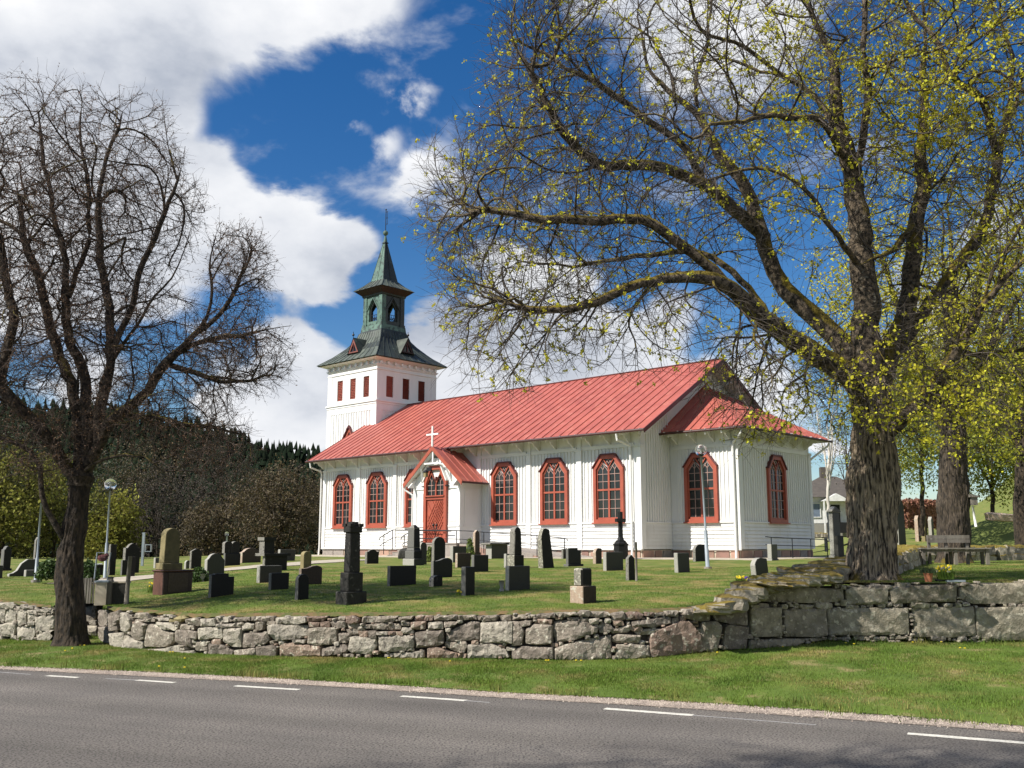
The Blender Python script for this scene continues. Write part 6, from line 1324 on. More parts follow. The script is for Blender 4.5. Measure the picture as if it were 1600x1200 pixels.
mm = MB(); mm.box(-.16, .22, -.04, .05, 0, .03, IRON); mm.box(-.02, .28, -.1, -.04, -.01, .02, POLE); finish(mm.build('basket_tray', None, P3(1478, 908, Yp)), 'dark flat tray under the yellow daffodils on the block wall', 'tray')
P = ghit(784, 924); mm = MB(); mm.tube([(0, 0, 0), (0, 0, .05), (0, 0, .06), (0, 0, .22)], [.05, .05, .03, .06], G_PAL, 12); finish(mm.build('grave_vase', None, P, smooth=True), 'white conical vase left of the grey slab', 'vase')
P = ghit(315.5, 909); mm = MB(); mm.tube([(0, 0, 0), (0, 0, .06), (0, 0, .14), (0, 0, .2)], [.06, .04, .08, .06], G_PAL, 12); finish(mm.build('grave_urn', None, P, smooth=True), 'small white urn at the foot of the greenish pedimented stone', 'urn')
# nesting box on the second maple
r_ = empty('nesting_box', P3(1518, 789, 30.6), 0, 'grey nesting box fixed to the second maple trunk', 'nesting box'); mm = MB(); mm.box(0, .2, 0, .2, 0, .26, WOODG); mm.build('box', r_); mm = MB(); mm.prism([(-.06, .24), (.27, .24), (.27, .27), (-.06, .34)], lambda a, b: (a, -.04, b), lambda a, b: (a, .24, b), WOODG); mm.build('lid', r_)

# ------------------------------------------------------------------ trees
def tube_mesh(chains, sides=None):
    VV, FF, b = [], [], 0
    for P, Rr in chains:
        P = np.asarray(P, float); Rr = np.asarray(Rr, float); k = len(P); rm = Rr.max()
        n = sides or (12 if rm > .14 else 8 if rm > .05 else 5 if rm > .018 else 3)
        T = np.empty_like(P); T[1:-1] = P[2:] - P[:-2]; T[0] = P[1] - P[0]; T[-1] = P[-1] - P[-2]; T /= np.linalg.norm(T, axis=1)[:, None] + 1e-9
        mt = T.mean(0); ref = np.array([0, 0, 1.]) if abs(mt[2]) < .7 else np.array([1., .3, 0]); U = np.cross(T, ref); U /= np.linalg.norm(U, axis=1)[:, None] + 1e-9; Wv = np.cross(T, U)
        a = np.arange(n) * 2 * np.pi / n; V = P[:, None] + (U[:, None] * np.cos(a)[None, :, None] + Wv[:, None] * np.sin(a)[None, :, None]) * Rr[:, None, None]
        VV.append(V.reshape(-1, 3)); i = np.arange(k - 1)[:, None] * n; j = np.arange(n)[None]; j2 = (j + 1) % n
        FF.append(np.stack([i + j, i + j2, i + n + j2, i + n + j], -1).reshape(-1, 4) + b); b += k * n
    return np.concatenate(VV), np.concatenate(FF)

def grow(rng, limbs, att, tip=.0045, ex=2.15, step=.34, wig=.16, sag=0.):
    """limbs: list of (points, r0, r1); att: attractor points. Returns chains, tips (pos, dir)."""
    cap = 4000 + len(att) * 5; pos = np.zeros((cap, 3)); dr = np.zeros((cap, 3)); par = np.full(cap, -1); rmin = np.zeros(cap); k = 0; lim_id = np.full(cap, -1)
    for li, (P, r0, r1) in enumerate(limbs):
        P = np.asarray(P, float); seg = np.linalg.norm(np.diff(P, axis=0), axis=1); L_ = np.concatenate([[0], np.cumsum(seg)]); n = max(3, int(L_[-1] / .22)); tt = np.linspace(0, L_[-1], n)
        Q = np.stack([np.interp(tt, L_, P[:, c]) for c in range(3)], 1)
        for _ in range(2): Q[1:-1] = (Q[:-2] + 2 * Q[1:-1] + Q[2:]) / 4
        Q[1:] += rng.normal(0, .012, (n - 1, 3)) + np.array([np.array(noise.noise_vector((q[0] * 1.1, q[1] * 1.1, q[2] * 1.1))) * .11 * min(1, (i_ + 1) / 6) for i_, q in enumerate(Q[1:])]); D = np.gradient(Q, axis=0); D /= np.linalg.norm(D, axis=1)[:, None]; 
        p0 = -1
        if k:
            d = np.linalg.norm(pos[:k] - Q[0], axis=1); q = int(d.argmin()); p0 = q if d[q] < .8 else -1
        for i in range(n): pos[k] = Q[i]; dr[k] = D[i]; par[k] = p0 if i == 0 else k - 1; s_ = i / (n - 1); rmin[k] = (r0 + (r1 - r0) * s_) * (1 if s_ < .55 else 1 - (s_ - .55) / .45 * .85); lim_id[k] = li; k += 1
    nl = k; d0 = np.array([np.min(np.linalg.norm(pos[:nl] - a, axis=1)) for a in att]); order = np.argsort(d0 * rng.uniform(.85, 1.15, len(att)))
    tips = []
    for a in att[order]:
        v = a - pos[:k]; d = np.linalg.norm(v, axis=1) + 1e-6; c = np.einsum('ij,ij->i', v, dr[:k]) / d; cost = d * (1 + .95 * (1 - c)); i = int(cost.argmin())
        if d[i] < .12: continue
        m = max(1, int(round(d[i] / step))); p0, p1 = pos[i], a; t0 = dr[i] * d[i] * .55; t1 = (p1 - p0) * .6 + np.array([0, 0, .12 - sag]) * d[i]; prev = i; last = p0
        for s in range(1, m + 1):
            t = s / m; h1 = 2 * t ** 3 - 3 * t ** 2 + 1; h2 = t ** 3 - 2 * t ** 2 + t; h3 = -2 * t ** 3 + 3 * t ** 2; h4 = t ** 3 - t ** 2
            q = h1 * p0 + h2 * t0 + h3 * p1 + h4 * t1 + (rng.normal(0, wig * d[i] / m, 3) if s < m else 0) * .6
            pos[k] = q; e = q - last; dr[k] = e / (np.linalg.norm(e) + 1e-9); par[k] = prev; prev = k; last = q; k += 1
            if k >= cap - 2: break
        tips.append(prev)
        if k >= cap - 2: break
    ch = [[] for _ in range(k)]
    acc_ = np.zeros(k); isleaf = np.ones(k, bool)
    for i in range(k):
        if par[i] >= 0: isleaf[par[i]] = False; ch[par[i]].append(i)
    # limb nodes refer to earlier indices only, so a reverse sweep accumulates the pipe model
    for i in range(k - 1, -1, -1):
        if isleaf[i]: acc_[i] += tip ** ex
        if par[i] >= 0: acc_[par[i]] += acc_[i]
    rad = np.maximum(acc_ ** (1 / ex), rmin[:k]); chains = []
    mc = np.array([max(c, key=lambda q: rad[q]) if c else -1 for c in ch]); okn = (lim_id[:k] < 0) & (par[:k] >= 0) & (mc >= 0)
    for _ in range(3): q_ = pos[:k].copy(); q_[okn] = .5 * pos[:k][okn] + .25 * (pos[par[:k][okn]] + pos[mc[okn]]); pos[:k] = q_; starts = [i for i in range(k) if par[i] < 0]
    stack = [(s, None) for s in starts]
    while stack:
        s, base = stack.pop(); P = []; Rr = []
        if base is not None: P.append(pos[base]); Rr.append(min(rad[s] * 1.15, rad[base]))
        c = s
        while True:
            P.append(pos[c]); Rr.append(rad[c])
            if not ch[c]: break
            same = [q for q in ch[c] if lim_id[q] == lim_id[c] and lim_id[c] >= 0]; nx = same[0] if same else max(ch[c], key=lambda q: rad[q])
            for q in ch[c]:
                if q != nx: stack.append((q, c))
            c = nx
        if len(P) > 1: chains.append((np.array(P), np.array(Rr)))
    return chains, pos[tips], dr[tips], pos[:k], dr[:k], rad

def leaf_quads(rng, C, n, spread, size, flat=.5):
    """n small four-sided leaves round every point of C"""
    C = np.repeat(C, n, 0); N_ = len(C); C = C + rng.normal(0, spread, (N_, 3)); a = rng.normal(0, 1, (N_, 3)); a /= np.linalg.norm(a, axis=1)[:, None]; b = np.cross(a, rng.normal(0, 1, (N_, 3))); b /= np.linalg.norm(b, axis=1)[:, None]
    s = (size * rng.uniform(.55, 1.25, N_))[:, None]; a = a * s; b = b * s * flat
    V = np.stack([C - a, C - b * 1.0, C + a, C + b], 1).reshape(-1, 3); return V, np.arange(4 * N_).reshape(-1, 4)

def blob_points(rng, blobs, k):
    out_ = []
    for (px, py, Y, rx, ry, rz, n) in blobs:
        n = int(n * max(k, 1)); c = P3(px, py, Y); v = rng.normal(0, 1, (n, 3)); v /= np.linalg.norm(v, axis=1)[:, None]; r = rng.uniform(0, 1, n) ** .42
        lump_ = np.array([1 + .22 * noise.noise((q[0] * 1.8 + px, q[1] * 1.8, q[2] * 1.8)) for q in v]); out_.append(c + v * (r * lump_)[:, None] * [rx, rz, ry])
    return np.concatenate(out_)
def twiglets(rng, pos, dr, n, L0, L1, r, droop=.0):
    idx = rng.integers(0, len(pos), n); d = dr[idx] + rng.normal(0, .75, (n, 3)); d[:, 2] -= droop; d /= np.linalg.norm(d, axis=1)[:, None]; L_ = rng.uniform(L0, L1, n)[:, None]; P0 = pos[idx]; P1 = P0 + d * L_ * .55 + rng.normal(0, .02, (n, 3)); P2 = P1 + (d + rng.normal(0, .35, (n, 3))) * L_ * .45
    return [(np.array([a, b, c]), np.array([r, r * .8, r * .5])) for a, b, c in zip(P0, P1, P2)], P2, P1

def tree_obj(label, base, chains_l, bark, twigm, leafs, group=None, name='maple_tree'):
    root = empty(name, base, 0, label, 'tree', group); b = np.array(base)
    big = [c for c in chains_l if c[1].max() > .022]; sm = [c for c in chains_l if c[1].max() <= .022]
    if big: V, F = tube_mesh(big); obj_from('branches', mesh_np('branches', V - b, F, bark, True), root)
    if sm: V, F = tube_mesh(sm); o = obj_from('twigs', mesh_np('twigs', V - b, F, twigm), root); o['kind'] = 'stuff'
    for nm, (V, F), m in leafs: o = obj_from(nm, mesh_np(nm, V - b, F, m), root); o['kind'] = 'stuff'
    return root

def trunk_mesh(prof, Yd, rng_seed, bark, root, sides=150, amp=.035, burl=(), flare=.30, name='trunk', rf=16., shrink=.86):
    """prof: (py, x_left, x_right) rows from the ground up"""
    prof = sorted(prof, reverse=True); V = []; ys = np.linspace(prof[0][0], prof[-1][0], 200); pp = [p[0] for p in prof][::-1]; b = np.array(root.location)
    for i, py in enumerate(ys):
        xl = float(np.interp(py, pp, [p[1] for p in prof][::-1])); xr = float(np.interp(py, pp, [p[2] for p in prof][::-1])); c = P3((xl + xr) / 2, py, Yd); r = (xr - xl) / 2 / FPX * Yd * shrink; fl = 1 + flare * max(0, 1 - i / 17.) ** 2
        for j in range(sides):
            a = 2 * math.pi * j / sides; ca, sa = math.cos(a), math.sin(a); z = c[2]
            q = (ca * 1.7 + rng_seed, sa * 1.7, z * .7); lo = noise.noise(q); wob = noise.noise((ca * 4, sa * 4 + 3, z * 1.6)) * .25
            rid = abs(noise.noise((ca * rf * r + wob + rng_seed, sa * rf * r + wob, z * 2.0))); fine = noise.noise((ca * 40 * r, sa * 40 * r, z * 9))
            rr = r * (1 + .055 * lo) * (1 + (fl - 1) * (1 + 1.1 * noise.noise((ca * 2.2, sa * 2.2, 5)))) + amp * (rid * 1.6 - .25) + amp * .35 * fine
            for (bx, by, bs, bw) in burl:
                cp = P3(bx, by, Yd); ang = 0 if bx > (xl + xr) / 2 else math.pi; da = (a - ang + math.pi) % (2 * math.pi) - math.pi
                rr += bs * math.exp(-((z - cp[2]) / bw) ** 2 - (da / .8) ** 2)
            V.append((c[0] + ca * rr, c[1] + sa * rr * 1.0, z))
    n = len(ys); F = [(i * sides + j, i * sides + (j + 1) % sides, (i + 1) * sides + (j + 1) % sides, (i + 1) * sides + j) for i in range(n - 1) for j in range(sides)]
    return obj_from(name, mesh_np(name, np.array(V) - b, F, bark, True), root)

def LP(rows, Y0, r0, r1): # limb from (px, py[, Y])
    P = []; Yc = Y0
    for q in rows: Yc = q[2] if len(q) > 2 else Yc; P.append(P3(q[0], q[1], Yc))
    return (P, r0 * .86, r1 * .8)

# ---- the big maple right
rng = np.random.default_rng(5); YA = 17.6
LA = [LP([(1362, 640, 17.6), (1360, 600), (1355, 540), (1350, 480), (1348, 420), (1338, 330), (1333, 285), (1310, 205), (1308, 104), (1275, 42), (1250, 0), (1240, -90)], YA, .34, .07),
  LP([(1355, 625, 17.6), (1330, 590, 17.3), (1310, 575, 17.2), (1273, 554, 17), (1207, 508, 16.4), (1144, 454, 15.8), (1090, 433, 15.5), (1040, 434, 15.3), (985, 445, 15.1), (930, 472, 15), (880, 487, 14.9), (820, 476, 14.8), (760, 468)], YA, .27, .018),
  LP([(1144, 456, 15.8), (1120, 430, 15.7), (1092, 400, 15.6), (1048, 367, 15.5), (1015, 346, 15.4), (957, 337, 15.2), (907, 342, 15), (850, 350), (790, 330), (740, 325)], YA, .13, .015),
  LP([(1207, 508, 16.4), (1180, 450, 16.8), (1130, 405, 17), (1060, 392, 17.3), (980, 400, 17.5), (900, 415)], YA, .09, .02),
  LP([(1352, 620, 17.8), (1330, 565, 17.9), (1311, 537, 18), (1286, 504, 18.2), (1240, 470, 18.4), (1219, 442, 18.6), (1196, 370, 18.8), (1171, 312, 19), (1142, 267, 19.1), (1119, 233), (1094, 179, 19.2), (1057, 158), (1023, 125), (1007, 75), (994, 0, 19), (985, -70)], YA, .25, .03),
  LP([(1196, 372, 18.8), (1154, 329, 18.5), (1100, 292, 18.2), (1077, 275), (1015, 262, 17.6), (940, 258, 17.2), (907, 233, 17), (873, 200, 16.8), (836, 133, 16.5), (815, 90)], YA, .13, .015),
  LP([(1100, 292, 18.2), (1082, 242), (1040, 204), (973, 162), (911, 117, 18), (850, 83), (790, 50)], YA, .07, .014),
  LP([(1094, 179, 19.2), (1082, 146), (1102, 83), (1111, 42), (1118, -30)], YA, .07, .04), LP([(1057, 158, 19.2), (1046, 100), (1020, 60), (960, 20), (920, -20)], YA, .05, .02),
  LP([(1333, 290, 17.7), (1352, 200, 17), (1355, 100, 16.8), (1350, 20), (1355, -70)], YA, .11, .05), LP([(1310, 205, 17.7), (1283, 158, 18), (1240, 125), (1190, 115), (1150, 95), (1110, 85)], YA, .07, .02),
  LP([(1330, 260, 17.6), (1300, 212, 16.5), (1267, 182, 16), (1217, 178, 15.6), (1160, 188), (1112, 198, 15)], YA, .065, .015), LP([(1345, 420, 17.6), (1300, 360, 16.8), (1270, 300, 16.3), (1230, 270), (1170, 262), (1120, 275)], YA, .08, .015),
  LP([(1368, 630, 17.7), (1380, 575, 17.9), (1392, 540, 18), (1415, 500, 18.2), (1425, 440), (1425, 354, 18.4), (1442, 292), (1442, 167, 18.8), (1442, 83), (1440, -30)], YA, .24, .09), LP([(1425, 354, 18.3), (1392, 394, 17.6), (1362, 408, 17.2), (1340, 415, 17)], YA, .10, .05),
  LP([(1372, 690, 17.5), (1400, 665, 17.4), (1436, 633, 17.2), (1477, 583, 17), (1500, 548), (1525, 490, 16.6), (1570, 430, 16.4), (1640, 370, 16)], YA, .2, .08), LP([(1500, 548, 17), (1545, 560), (1590, 540), (1640, 545)], YA, .07, .03),
  LP([(1395, 560, 18), (1440, 490, 18.3), (1467, 458, 18.4), (1500, 417, 18.6), (1545, 340, 18.8), (1558, 250, 19), (1571, 192), (1600, 120), (1620, 20)], YA, .17, .07),
  LP([(1558, 250, 19), (1537, 154, 18.5), (1500, 129, 18), (1475, 100), (1454, 50), (1425, 20), (1400, -50)], YA, .11, .04), LP([(1571, 192, 19), (1585, 110), (1560, 40), (1535, -40)], YA, .08, .04), LP([(1467, 458, 18.4), (1440, 440, 18), (1400, 445), (1370, 455)], YA, .06, .02)]
BA = [(1330, 80, 17.6, 4.6, 4.6, 4.4, 1500), (1060, 170, 17.2, 3.3, 3.6, 3.2, 1300), (900, 330, 16, 2.5, 2.2, 2.0, 800), (800, 480, 15.1, 1.4, 1.5, 1.5, 420), (750, 310, 15.9, 1.1, 1.6, 1.3, 330), (850, 140, 17, 1.3, 2.1, 2, 520), (880, 20, 17, 1.2, 1.5, 1.6, 250),
      (990, 500, 15.3, 2, .95, 1.4, 260), (1190, 590, 16, 1.1, 1.2, 1.5, 330), (1550, 380, 17.5, 2.4, 3.4, 3, 900), (1500, 100, 18, 3, 3, 3, 900), (1420, 560, 17, 2.2, 1.2, 2, 300), (1470, 640, 16.5, 1.8, .9, 1.5, 170), (1330, 620, 16.3, .9, .8, .9, 90), (700, 330, 15.6, .6, .9, .8, 90), (730, 450, 15.2, .6, 1, .8, 90)]
ATT = blob_points(rng, BA, 2.4); ATT = ATT[ATT[:, 2] > 3.4]
LA = [(a_, b_ * (.86 if b_ < .2 else 1), c_ * .9) for a_, b_, c_ in LA]; chA, tipP, tipD, allP, allD, rad = grow(rng, LA, ATT, tip=.0050, ex=2.2)
tw1, e1, mid1 = twiglets(rng, tipP, tipD, 42000, .14, .40, .0029); tw2, e2, mid2 = twiglets(rng, allP[:700], allD[:700], 700, .3, .9, .0045, droop=.5)
base = P3(1360, 905, YA); base[2] = 1.30
lc = np.concatenate([tipP[rng.random(len(tipP)) < .16], e1[rng.random(len(e1)) < .03]])
LQ1 = leaf_quads(rng, lc, 9, .022, .024, .8)
gold = np.concatenate([e[np.array([noise.noise(tuple(q * .55)) for q in e]) > .13] for e in (tipP, e2)]); gold = gold[(gold[:, 0] > 3.6) & (rng.random(len(gold)) < np.clip((gold[:, 0] - 3) / 3, .15, 1))]; LQ2 = leaf_quads(rng, gold, 8, .05, .034, .8)
TA = tree_obj('huge old maple with fissured trunk and yellow-green buds rising behind the block wall', base, chA + tw1 + tw2, BARKL, TWIG, [('leaf_buds', LQ1, BUDY), ('young_leaves', LQ2, BUDY)])
trunk_mesh([(912, 1314, 1404), (890, 1318, 1402), (860, 1322, 1404), (830, 1326, 1402), (800, 1326, 1404), (775, 1327, 1405), (750, 1327, 1405), (730, 1329, 1405), (710, 1328, 1403), (690, 1328, 1400), (660, 1330, 1397), (630, 1328, 1396), (605, 1330, 1392), (590, 1338, 1385)], YA, 3.1, BARK, TA, burl=((1322, 760, .10, .22), (1322, 735, .08, .15), (1408, 760, .07, .3), (1322, 800, .05, .2)), amp=.05)
# ---- the mossy tree left
rng = np.random.default_rng(8); YT = 18.7
LT = [LP([(124, 760, YT), (128, 730), (137, 687), (140, 625), (134, 587), (115, 556), (103, 531), (100, 500), (108, 464), (100, 399), (85, 330), (70, 250), (60, 175)], YT, .2, .02),
  LP([(124, 750, YT), (96, 728), (88, 700), (76, 684, 18.3), (56, 666), (40, 650), (24, 638, 18), (0, 600), (-30, 520), (-60, 440)], YT, .12, .03),
  LP([(124, 745, YT), (122, 690, 18.9), (122, 640), (116, 603), (97, 562, 19.2), (80, 530), (60, 450), (45, 380), (20, 300)], YT, .12, .02),
  LP([(130, 740, YT), (158, 700, 18.6), (157, 640), (160, 600), (175, 566), (172, 516), (165, 450), (150, 380), (155, 300), (180, 220), (190, 170)], YT, .15, .015),
  LP([(132, 742, YT), (147, 718, 18.6), (166, 672), (184, 650), (212, 628), (237, 597, 18.3), (262, 569), (281, 550), (312, 519), (326, 483), (328, 433), (335, 384), (345, 350)], YT, .12, .012),
  LP([(281, 550, 18.3), (320, 528), (383, 520), (420, 510), (460, 505)], YT, .045, .01), LP([(262, 569, 18.3), (320, 590), (370, 600), (410, 590)], YT, .04, .01), LP([(312, 519, 18.3), (360, 480), (375, 430), (390, 390)], YT, .04, .01),
  LP([(125, 740, YT), (156, 719, 18.2), (187, 708), (219, 709, 17.9), (240, 716), (266, 728), (271, 750)], YT, .065, .03), LP([(184, 650, 18.6), (215, 648), (244, 650, 18.1), (275, 659), (306, 669), (350, 665), (380, 680)], YT, .06, .012),
  LP([(108, 860, YT), (94, 832, 18.5), (80, 806), (64, 788, 18.4), (60, 760), (66, 738), (56, 710), (38, 692, 18.2), (0, 688), (-30, 680)], YT, .10, .04), LP([(160, 600, 18.6), (185, 530), (215, 440, 18.4), (250, 350), (280, 270), (290, 230)], YT, .07, .012),
  LP([(108, 464, YT), (135, 380), (142, 300), (125, 220), (130, 160)], YT, .06, .012), LP([(175, 566, 18.6), (215, 500, 18), (270, 430), (300, 370), (305, 320)], YT, .06, .012), LP([(0, 600, 18), (20, 520), (10, 430), (-10, 330), (-20, 230)], YT, .06, .015)]
BT = [(100, 320, 18.7, 2.75, 2.35, 2.6, 1700), (-110, 360, 18.7, 2.3, 2.8, 2.6, 420), (120, 520, 18.7, 2.9, 1.3, 2.4, 800), (375, 425, 18.3, .65, 1.0, .9, 260), (370, 555, 18.3, 1.05, .85, 1.2, 420), (250, 640, 18.2, 1.5, .8, 1.4, 330), (-10, 620, 18.5, 1.6, 1.4, 1.5, 380), (330, 700, 18, .9, .6, 1, 110), (80, 700, 18, .8, .7, .9, 90)]
ATT = blob_points(rng, BT, 3.5); LT = [(a_, b_ * .76, c_ * .8) for a_, b_, c_ in LT]; chT, tipP, tipD, allP, allD, rad = grow(rng, LT, ATT, tip=.0050, ex=2.22)
tw1, e1, mid1 = twiglets(rng, tipP, tipD, 34000, .12, .34, .0028)
base = P3(108, 1003, YT); base[2] = .05
LQ1 = leaf_quads(rng, np.concatenate([tipP, e1[rng.random(len(e1)) < .35]]), 4, .02, .014, .6)
TT = tree_obj('bare budding tree with dark mossy trunk standing at the gap in the stone wall', base, chT + tw1, BARKT, TWIGD, [('buds', LQ1, BUDR)])
trunk_mesh([(1008, 84, 140), (990, 84, 137), (960, 86, 135), (930, 86, 133), (900, 86, 131), (880, 87, 131), (860, 92, 132), (845, 95, 133), (820, 98, 137), (790, 104, 139), (760, 106, 143), (745, 104, 150)], YT, 7.7, BARKD, TT, sides=100, amp=.028, burl=((92, 862, .05, .12),), flare=.18)
tw_ = clone_tree(TT); tw_.location = (-5.6, 1.5, 0); tw_.scale = (1.3, 1.3, 1.3); tw_['label'] = 'bare roadside tree outside the left edge that shades the bottom of the road'
# ---- generic background trees
def back_tree(label, px, py, Y, blobs, seed, leafm, leafn, leafs, spread, trunk_r, bark=BARKD, twigm=TWIG, tip=.008, name='maple_tree', group=None, zb=None, tw=0, step=.6, lean=0.):
    rng = np.random.default_rng(seed); base = ghit(px, py) if zb is None else P3(px, py, Y); base = base if zb is not None else P3(px, py, Y); cz = P3(blobs[0][0], blobs[0][1], Y); top = np.array([cz[0] + lean, cz[1], cz[2]])
    h = top - base; trunk = ([base - [0, 0, .3], base + h * .3 + rng.normal(0, .1, 3), base + h * .65, top, top + [0, 0, blobs[0][4] * .6]], trunk_r, trunk_r * .22); limbs = [trunk]
    for i in range(6):
        a = rng.uniform(0, 6.28); st = base + h * rng.uniform(.35, .8); e = top + np.array([math.cos(a) * blobs[0][3] * .6, math.sin(a) * blobs[0][5] * .6, rng.uniform(-.2, .6) * blobs[0][4]]); limbs.append(([st, (st + e) / 2 + [0, 0, .2], e], trunk_r * .45, trunk_r * .1))
    att = blob_points(rng, blobs, 0); ch_, tp, td, ap, ad, rd = grow(rng, limbs, att, tip=tip, step=step)
    if tw: t2, e2, m2 = twiglets(rng, tp, td, tw, .3, .9, tip * .8); ch_ = ch_ + t2; tp = np.concatenate([tp, e2])
    return tree_obj(label, base, ch_, bark, twigm, [('foliage', leaf_quads(rng, tp, leafn, spread, leafs, .6), leafm)] if leafn else [], group, name)
BG = 'trees beyond the churchyard'
m_ = FPX
back_tree('second maple with a thick dark trunk rising behind the bench', 1490, 882, 31, [(1490, 440, 31, 4.6, 4.5, 4.2, 1100), (1380, 480, 30, 2.5, 2.5, 2.5, 300), (1540, 620, 30, 2.5, 2, 2, 300)], 21, BUDY, 6, .05, .09, .5, bark=BARK2, group=None, tw=1500)
TB = COL.objects[-1]
root2 = [o for o in COL.objects if o.get('label', '').startswith('second maple')][0]
trunk_mesh([(884, 1463, 1519), (860, 1465, 1516), (820, 1466, 1516), (780, 1466, 1516), (740, 1466, 1513), (700, 1467, 1512), (640, 1470, 1508), (580, 1474, 1506)], 31, 1.7, BARK2, root2, sides=90, amp=.05, burl=((1462, 790, .12, .3),), rf=8.)
back_tree('dark-trunked maple cut by the right picture edge above the stone wall', 1604, 862, 38, [(1600, 560, 38, 4, 4.5, 4, 700)], 22, LEAFG, 8, .07, .14, .45, group=BG, tw=900)
back_tree('leafy yellow-green tree directly right of the big trunk', 1440, 830, 62, [(1440, 640, 62, 3.6, 5.2, 3.5, 1000)], 23, LEAFG, 15, .10, .30, .16, group=BG)
back_tree('leafy yellow-green tree between the second maple and the mound', 1548, 820, 66, [(1550, 690, 66, 3.4, 4.2, 3.5, 1000)], 24, LEAFG, 15, .10, .30, .14, group=BG)
back_tree('tall yellow-green tree filling the space above the mound at the right edge', 1605, 810, 72, [(1600, 640, 72, 4.4, 5.8, 4, 1100)], 25, LEAFG, 15, .10, .32, .16, group=BG)
back_tree('thin grey-barked young tree in front of the red hedge', 1400, 840, 58, [(1392, 650, 58, 3, 4.5, 3, 700)], 26, LEAFG, 11, .08, .26, .1, group=BG)
back_tree('half-leaved tree high behind the second maple', 1500, 830, 80, [(1500, 600, 80, 7, 7, 5, 1200)], 27, LEAFG, 12, .11, .34, .2, group=BG)
back_tree('white-stemmed birch in front of the white house', 1297, 838, 56, [(1293, 640, 56, 1.6, 3.4, 1.6, 260)], 28, LEAFG, 2, .05, .15, .11, bark=BIRCH, name='birch_tree', group=BG, tip=.007, tw=300)
back_tree('bare twiggy tree behind the house roof left of the big trunk', 1325, 835, 85, [(1322, 690, 85, 2.6, 4, 2.5, 320)], 29, LEAFR, 3, .08, .2, .12, group=BG)
# left background
LB = [('bright yellow-green tree at the left picture edge', 10, 893, 62, [(0, 790, 62, 4.0, 4.0, 3, 620)], LEAFY, 14, .13, .26, .15), ('yellow-green tree directly behind the mossy trunk', 85, 893, 66, [(85, 800, 66, 3.0, 4.0, 3, 520)], LEAFY, 12, .12, .26, .14),
      ('low yellow-green tree right of the second lamp post', 172, 892, 60, [(170, 828, 60, 1.9, 2.3, 2, 420)], LEAFY, 18, .11, .25, .10), ('reddish brown budding tree behind the sandstone obelisk', 245, 892, 92, [(245, 800, 92, 3.4, 4.6, 3, 560)], LEAFR, 9, .09, .28, .13),
      ('olive bush-like tree behind the double dark monument', 322, 888, 80, [(325, 832, 80, 2.6, 2.6, 2.2, 460)], LEAFB, 16, .1, .27, .10), ('broad round brown tree left of the church', 432, 884, 78, [(438, 800, 78, 4.0, 4.0, 3.4, 1200)], LEAFB, 12, .1, .25, .16),
      ('brown tree partly hidden by the left church corner', 512, 884, 84, [(512, 800, 84, 2.8, 3.7, 3, 520)], LEAFB, 13, .1, .27, .12), ('grey bare thicket tree at the foot of the dark hillside', 300, 880, 125, [(295, 770, 125, 5.5, 6.5, 4, 520)], LEAFR, 6, .11, .36, .16),
      ('dim olive tree between brown tree and dark spruces', 395, 880, 120, [(385, 790, 120, 4, 5, 4, 420)], LEAFB, 9, .1, .34, .14), ('bare brown tree rising before the spruces, left of the broad round one', 350, 880, 110, [(345, 745, 110, 5, 5.5, 4, 560)], LEAFR, 6, .12, .34, .15), ('dusky brown bare tree in the valley behind the sandstone obelisk', 215, 880, 115, [(215, 745, 115, 6, 5.5, 4, 600)], LEAFB, 6, .12, .34, .16), ('dark evergreen tree behind the yellow-green ones', 160, 880, 120, [(150, 770, 120, 6, 6.5, 4, 560)], LEAFD, 14, .14, .46, .16), ('second dark evergreen at the far left', 30, 880, 125, [(20, 740, 125, 7, 8, 4, 560)], LEAFD, 14, .14, .5, .16)]
for i, (lb, px, py, Y, bl, lm_, ln, ls, sp_, tr__) in enumerate(LB): back_tree(lb, px, py, Y, bl, 40 + i, lm_, ln, ls, sp_, tr__, group=BG, tip=.010, zb=1, bark=BARKD, step=.8)
# clipped bushes
def bush(label, px, py, Y, r, rz, m, seed, n=700, ls=.05, conic=False):
    rng = np.random.default_rng(seed); P = P3(px, py, Y) if Y else ghit(px, py); v = rng.normal(0, 1, (n, 3)); v /= np.linalg.norm(v, axis=1)[:, None]; v[:, 2] = np.abs(v[:, 2]); q = v * rng.uniform(.75, 1.05, n)[:, None]
    if conic: q[:, :2] *= (1 - .55 * q[:, 2:3])
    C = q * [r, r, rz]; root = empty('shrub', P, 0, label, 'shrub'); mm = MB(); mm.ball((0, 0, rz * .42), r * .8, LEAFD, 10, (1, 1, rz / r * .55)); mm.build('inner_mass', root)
    V, F = leaf_quads(rng, C, 4, ls * .6, ls, .5); o = obj_from('foliage', mesh_np('foliage', V, F, m), root); o['kind'] = 'stuff'
GRN = mat('dark_green_shrub', (.075, .12, .03), (.05, .085, .022), 2, rough=.6, irand=.4, trans=.2); YGR = mat('yellow_green_shrub', (.20, .24, .05), (.13, .17, .035), 2, rough=.6, irand=.4, trans=.2)
bush('green clipped shrub left of the mossy trunk', 74, 903, 27, .26, .46, GRN, 1); bush('green clipped shrub between mossy trunk and metal frame', 138, 905, 27, .24, .45, GRN, 2); bush('round dark shrub beside the red-brown monument base', 310, 909, 0, .20, .32, GRN, 3)
bush('upright juniper before the porch side wall', 734, 874, 0, .22, .85, YGR, 4, conic=True); bush('small yellow-green cone shrub right of the black obelisk', 671, 878, 0, .12, .55, YGR, 5, conic=True)
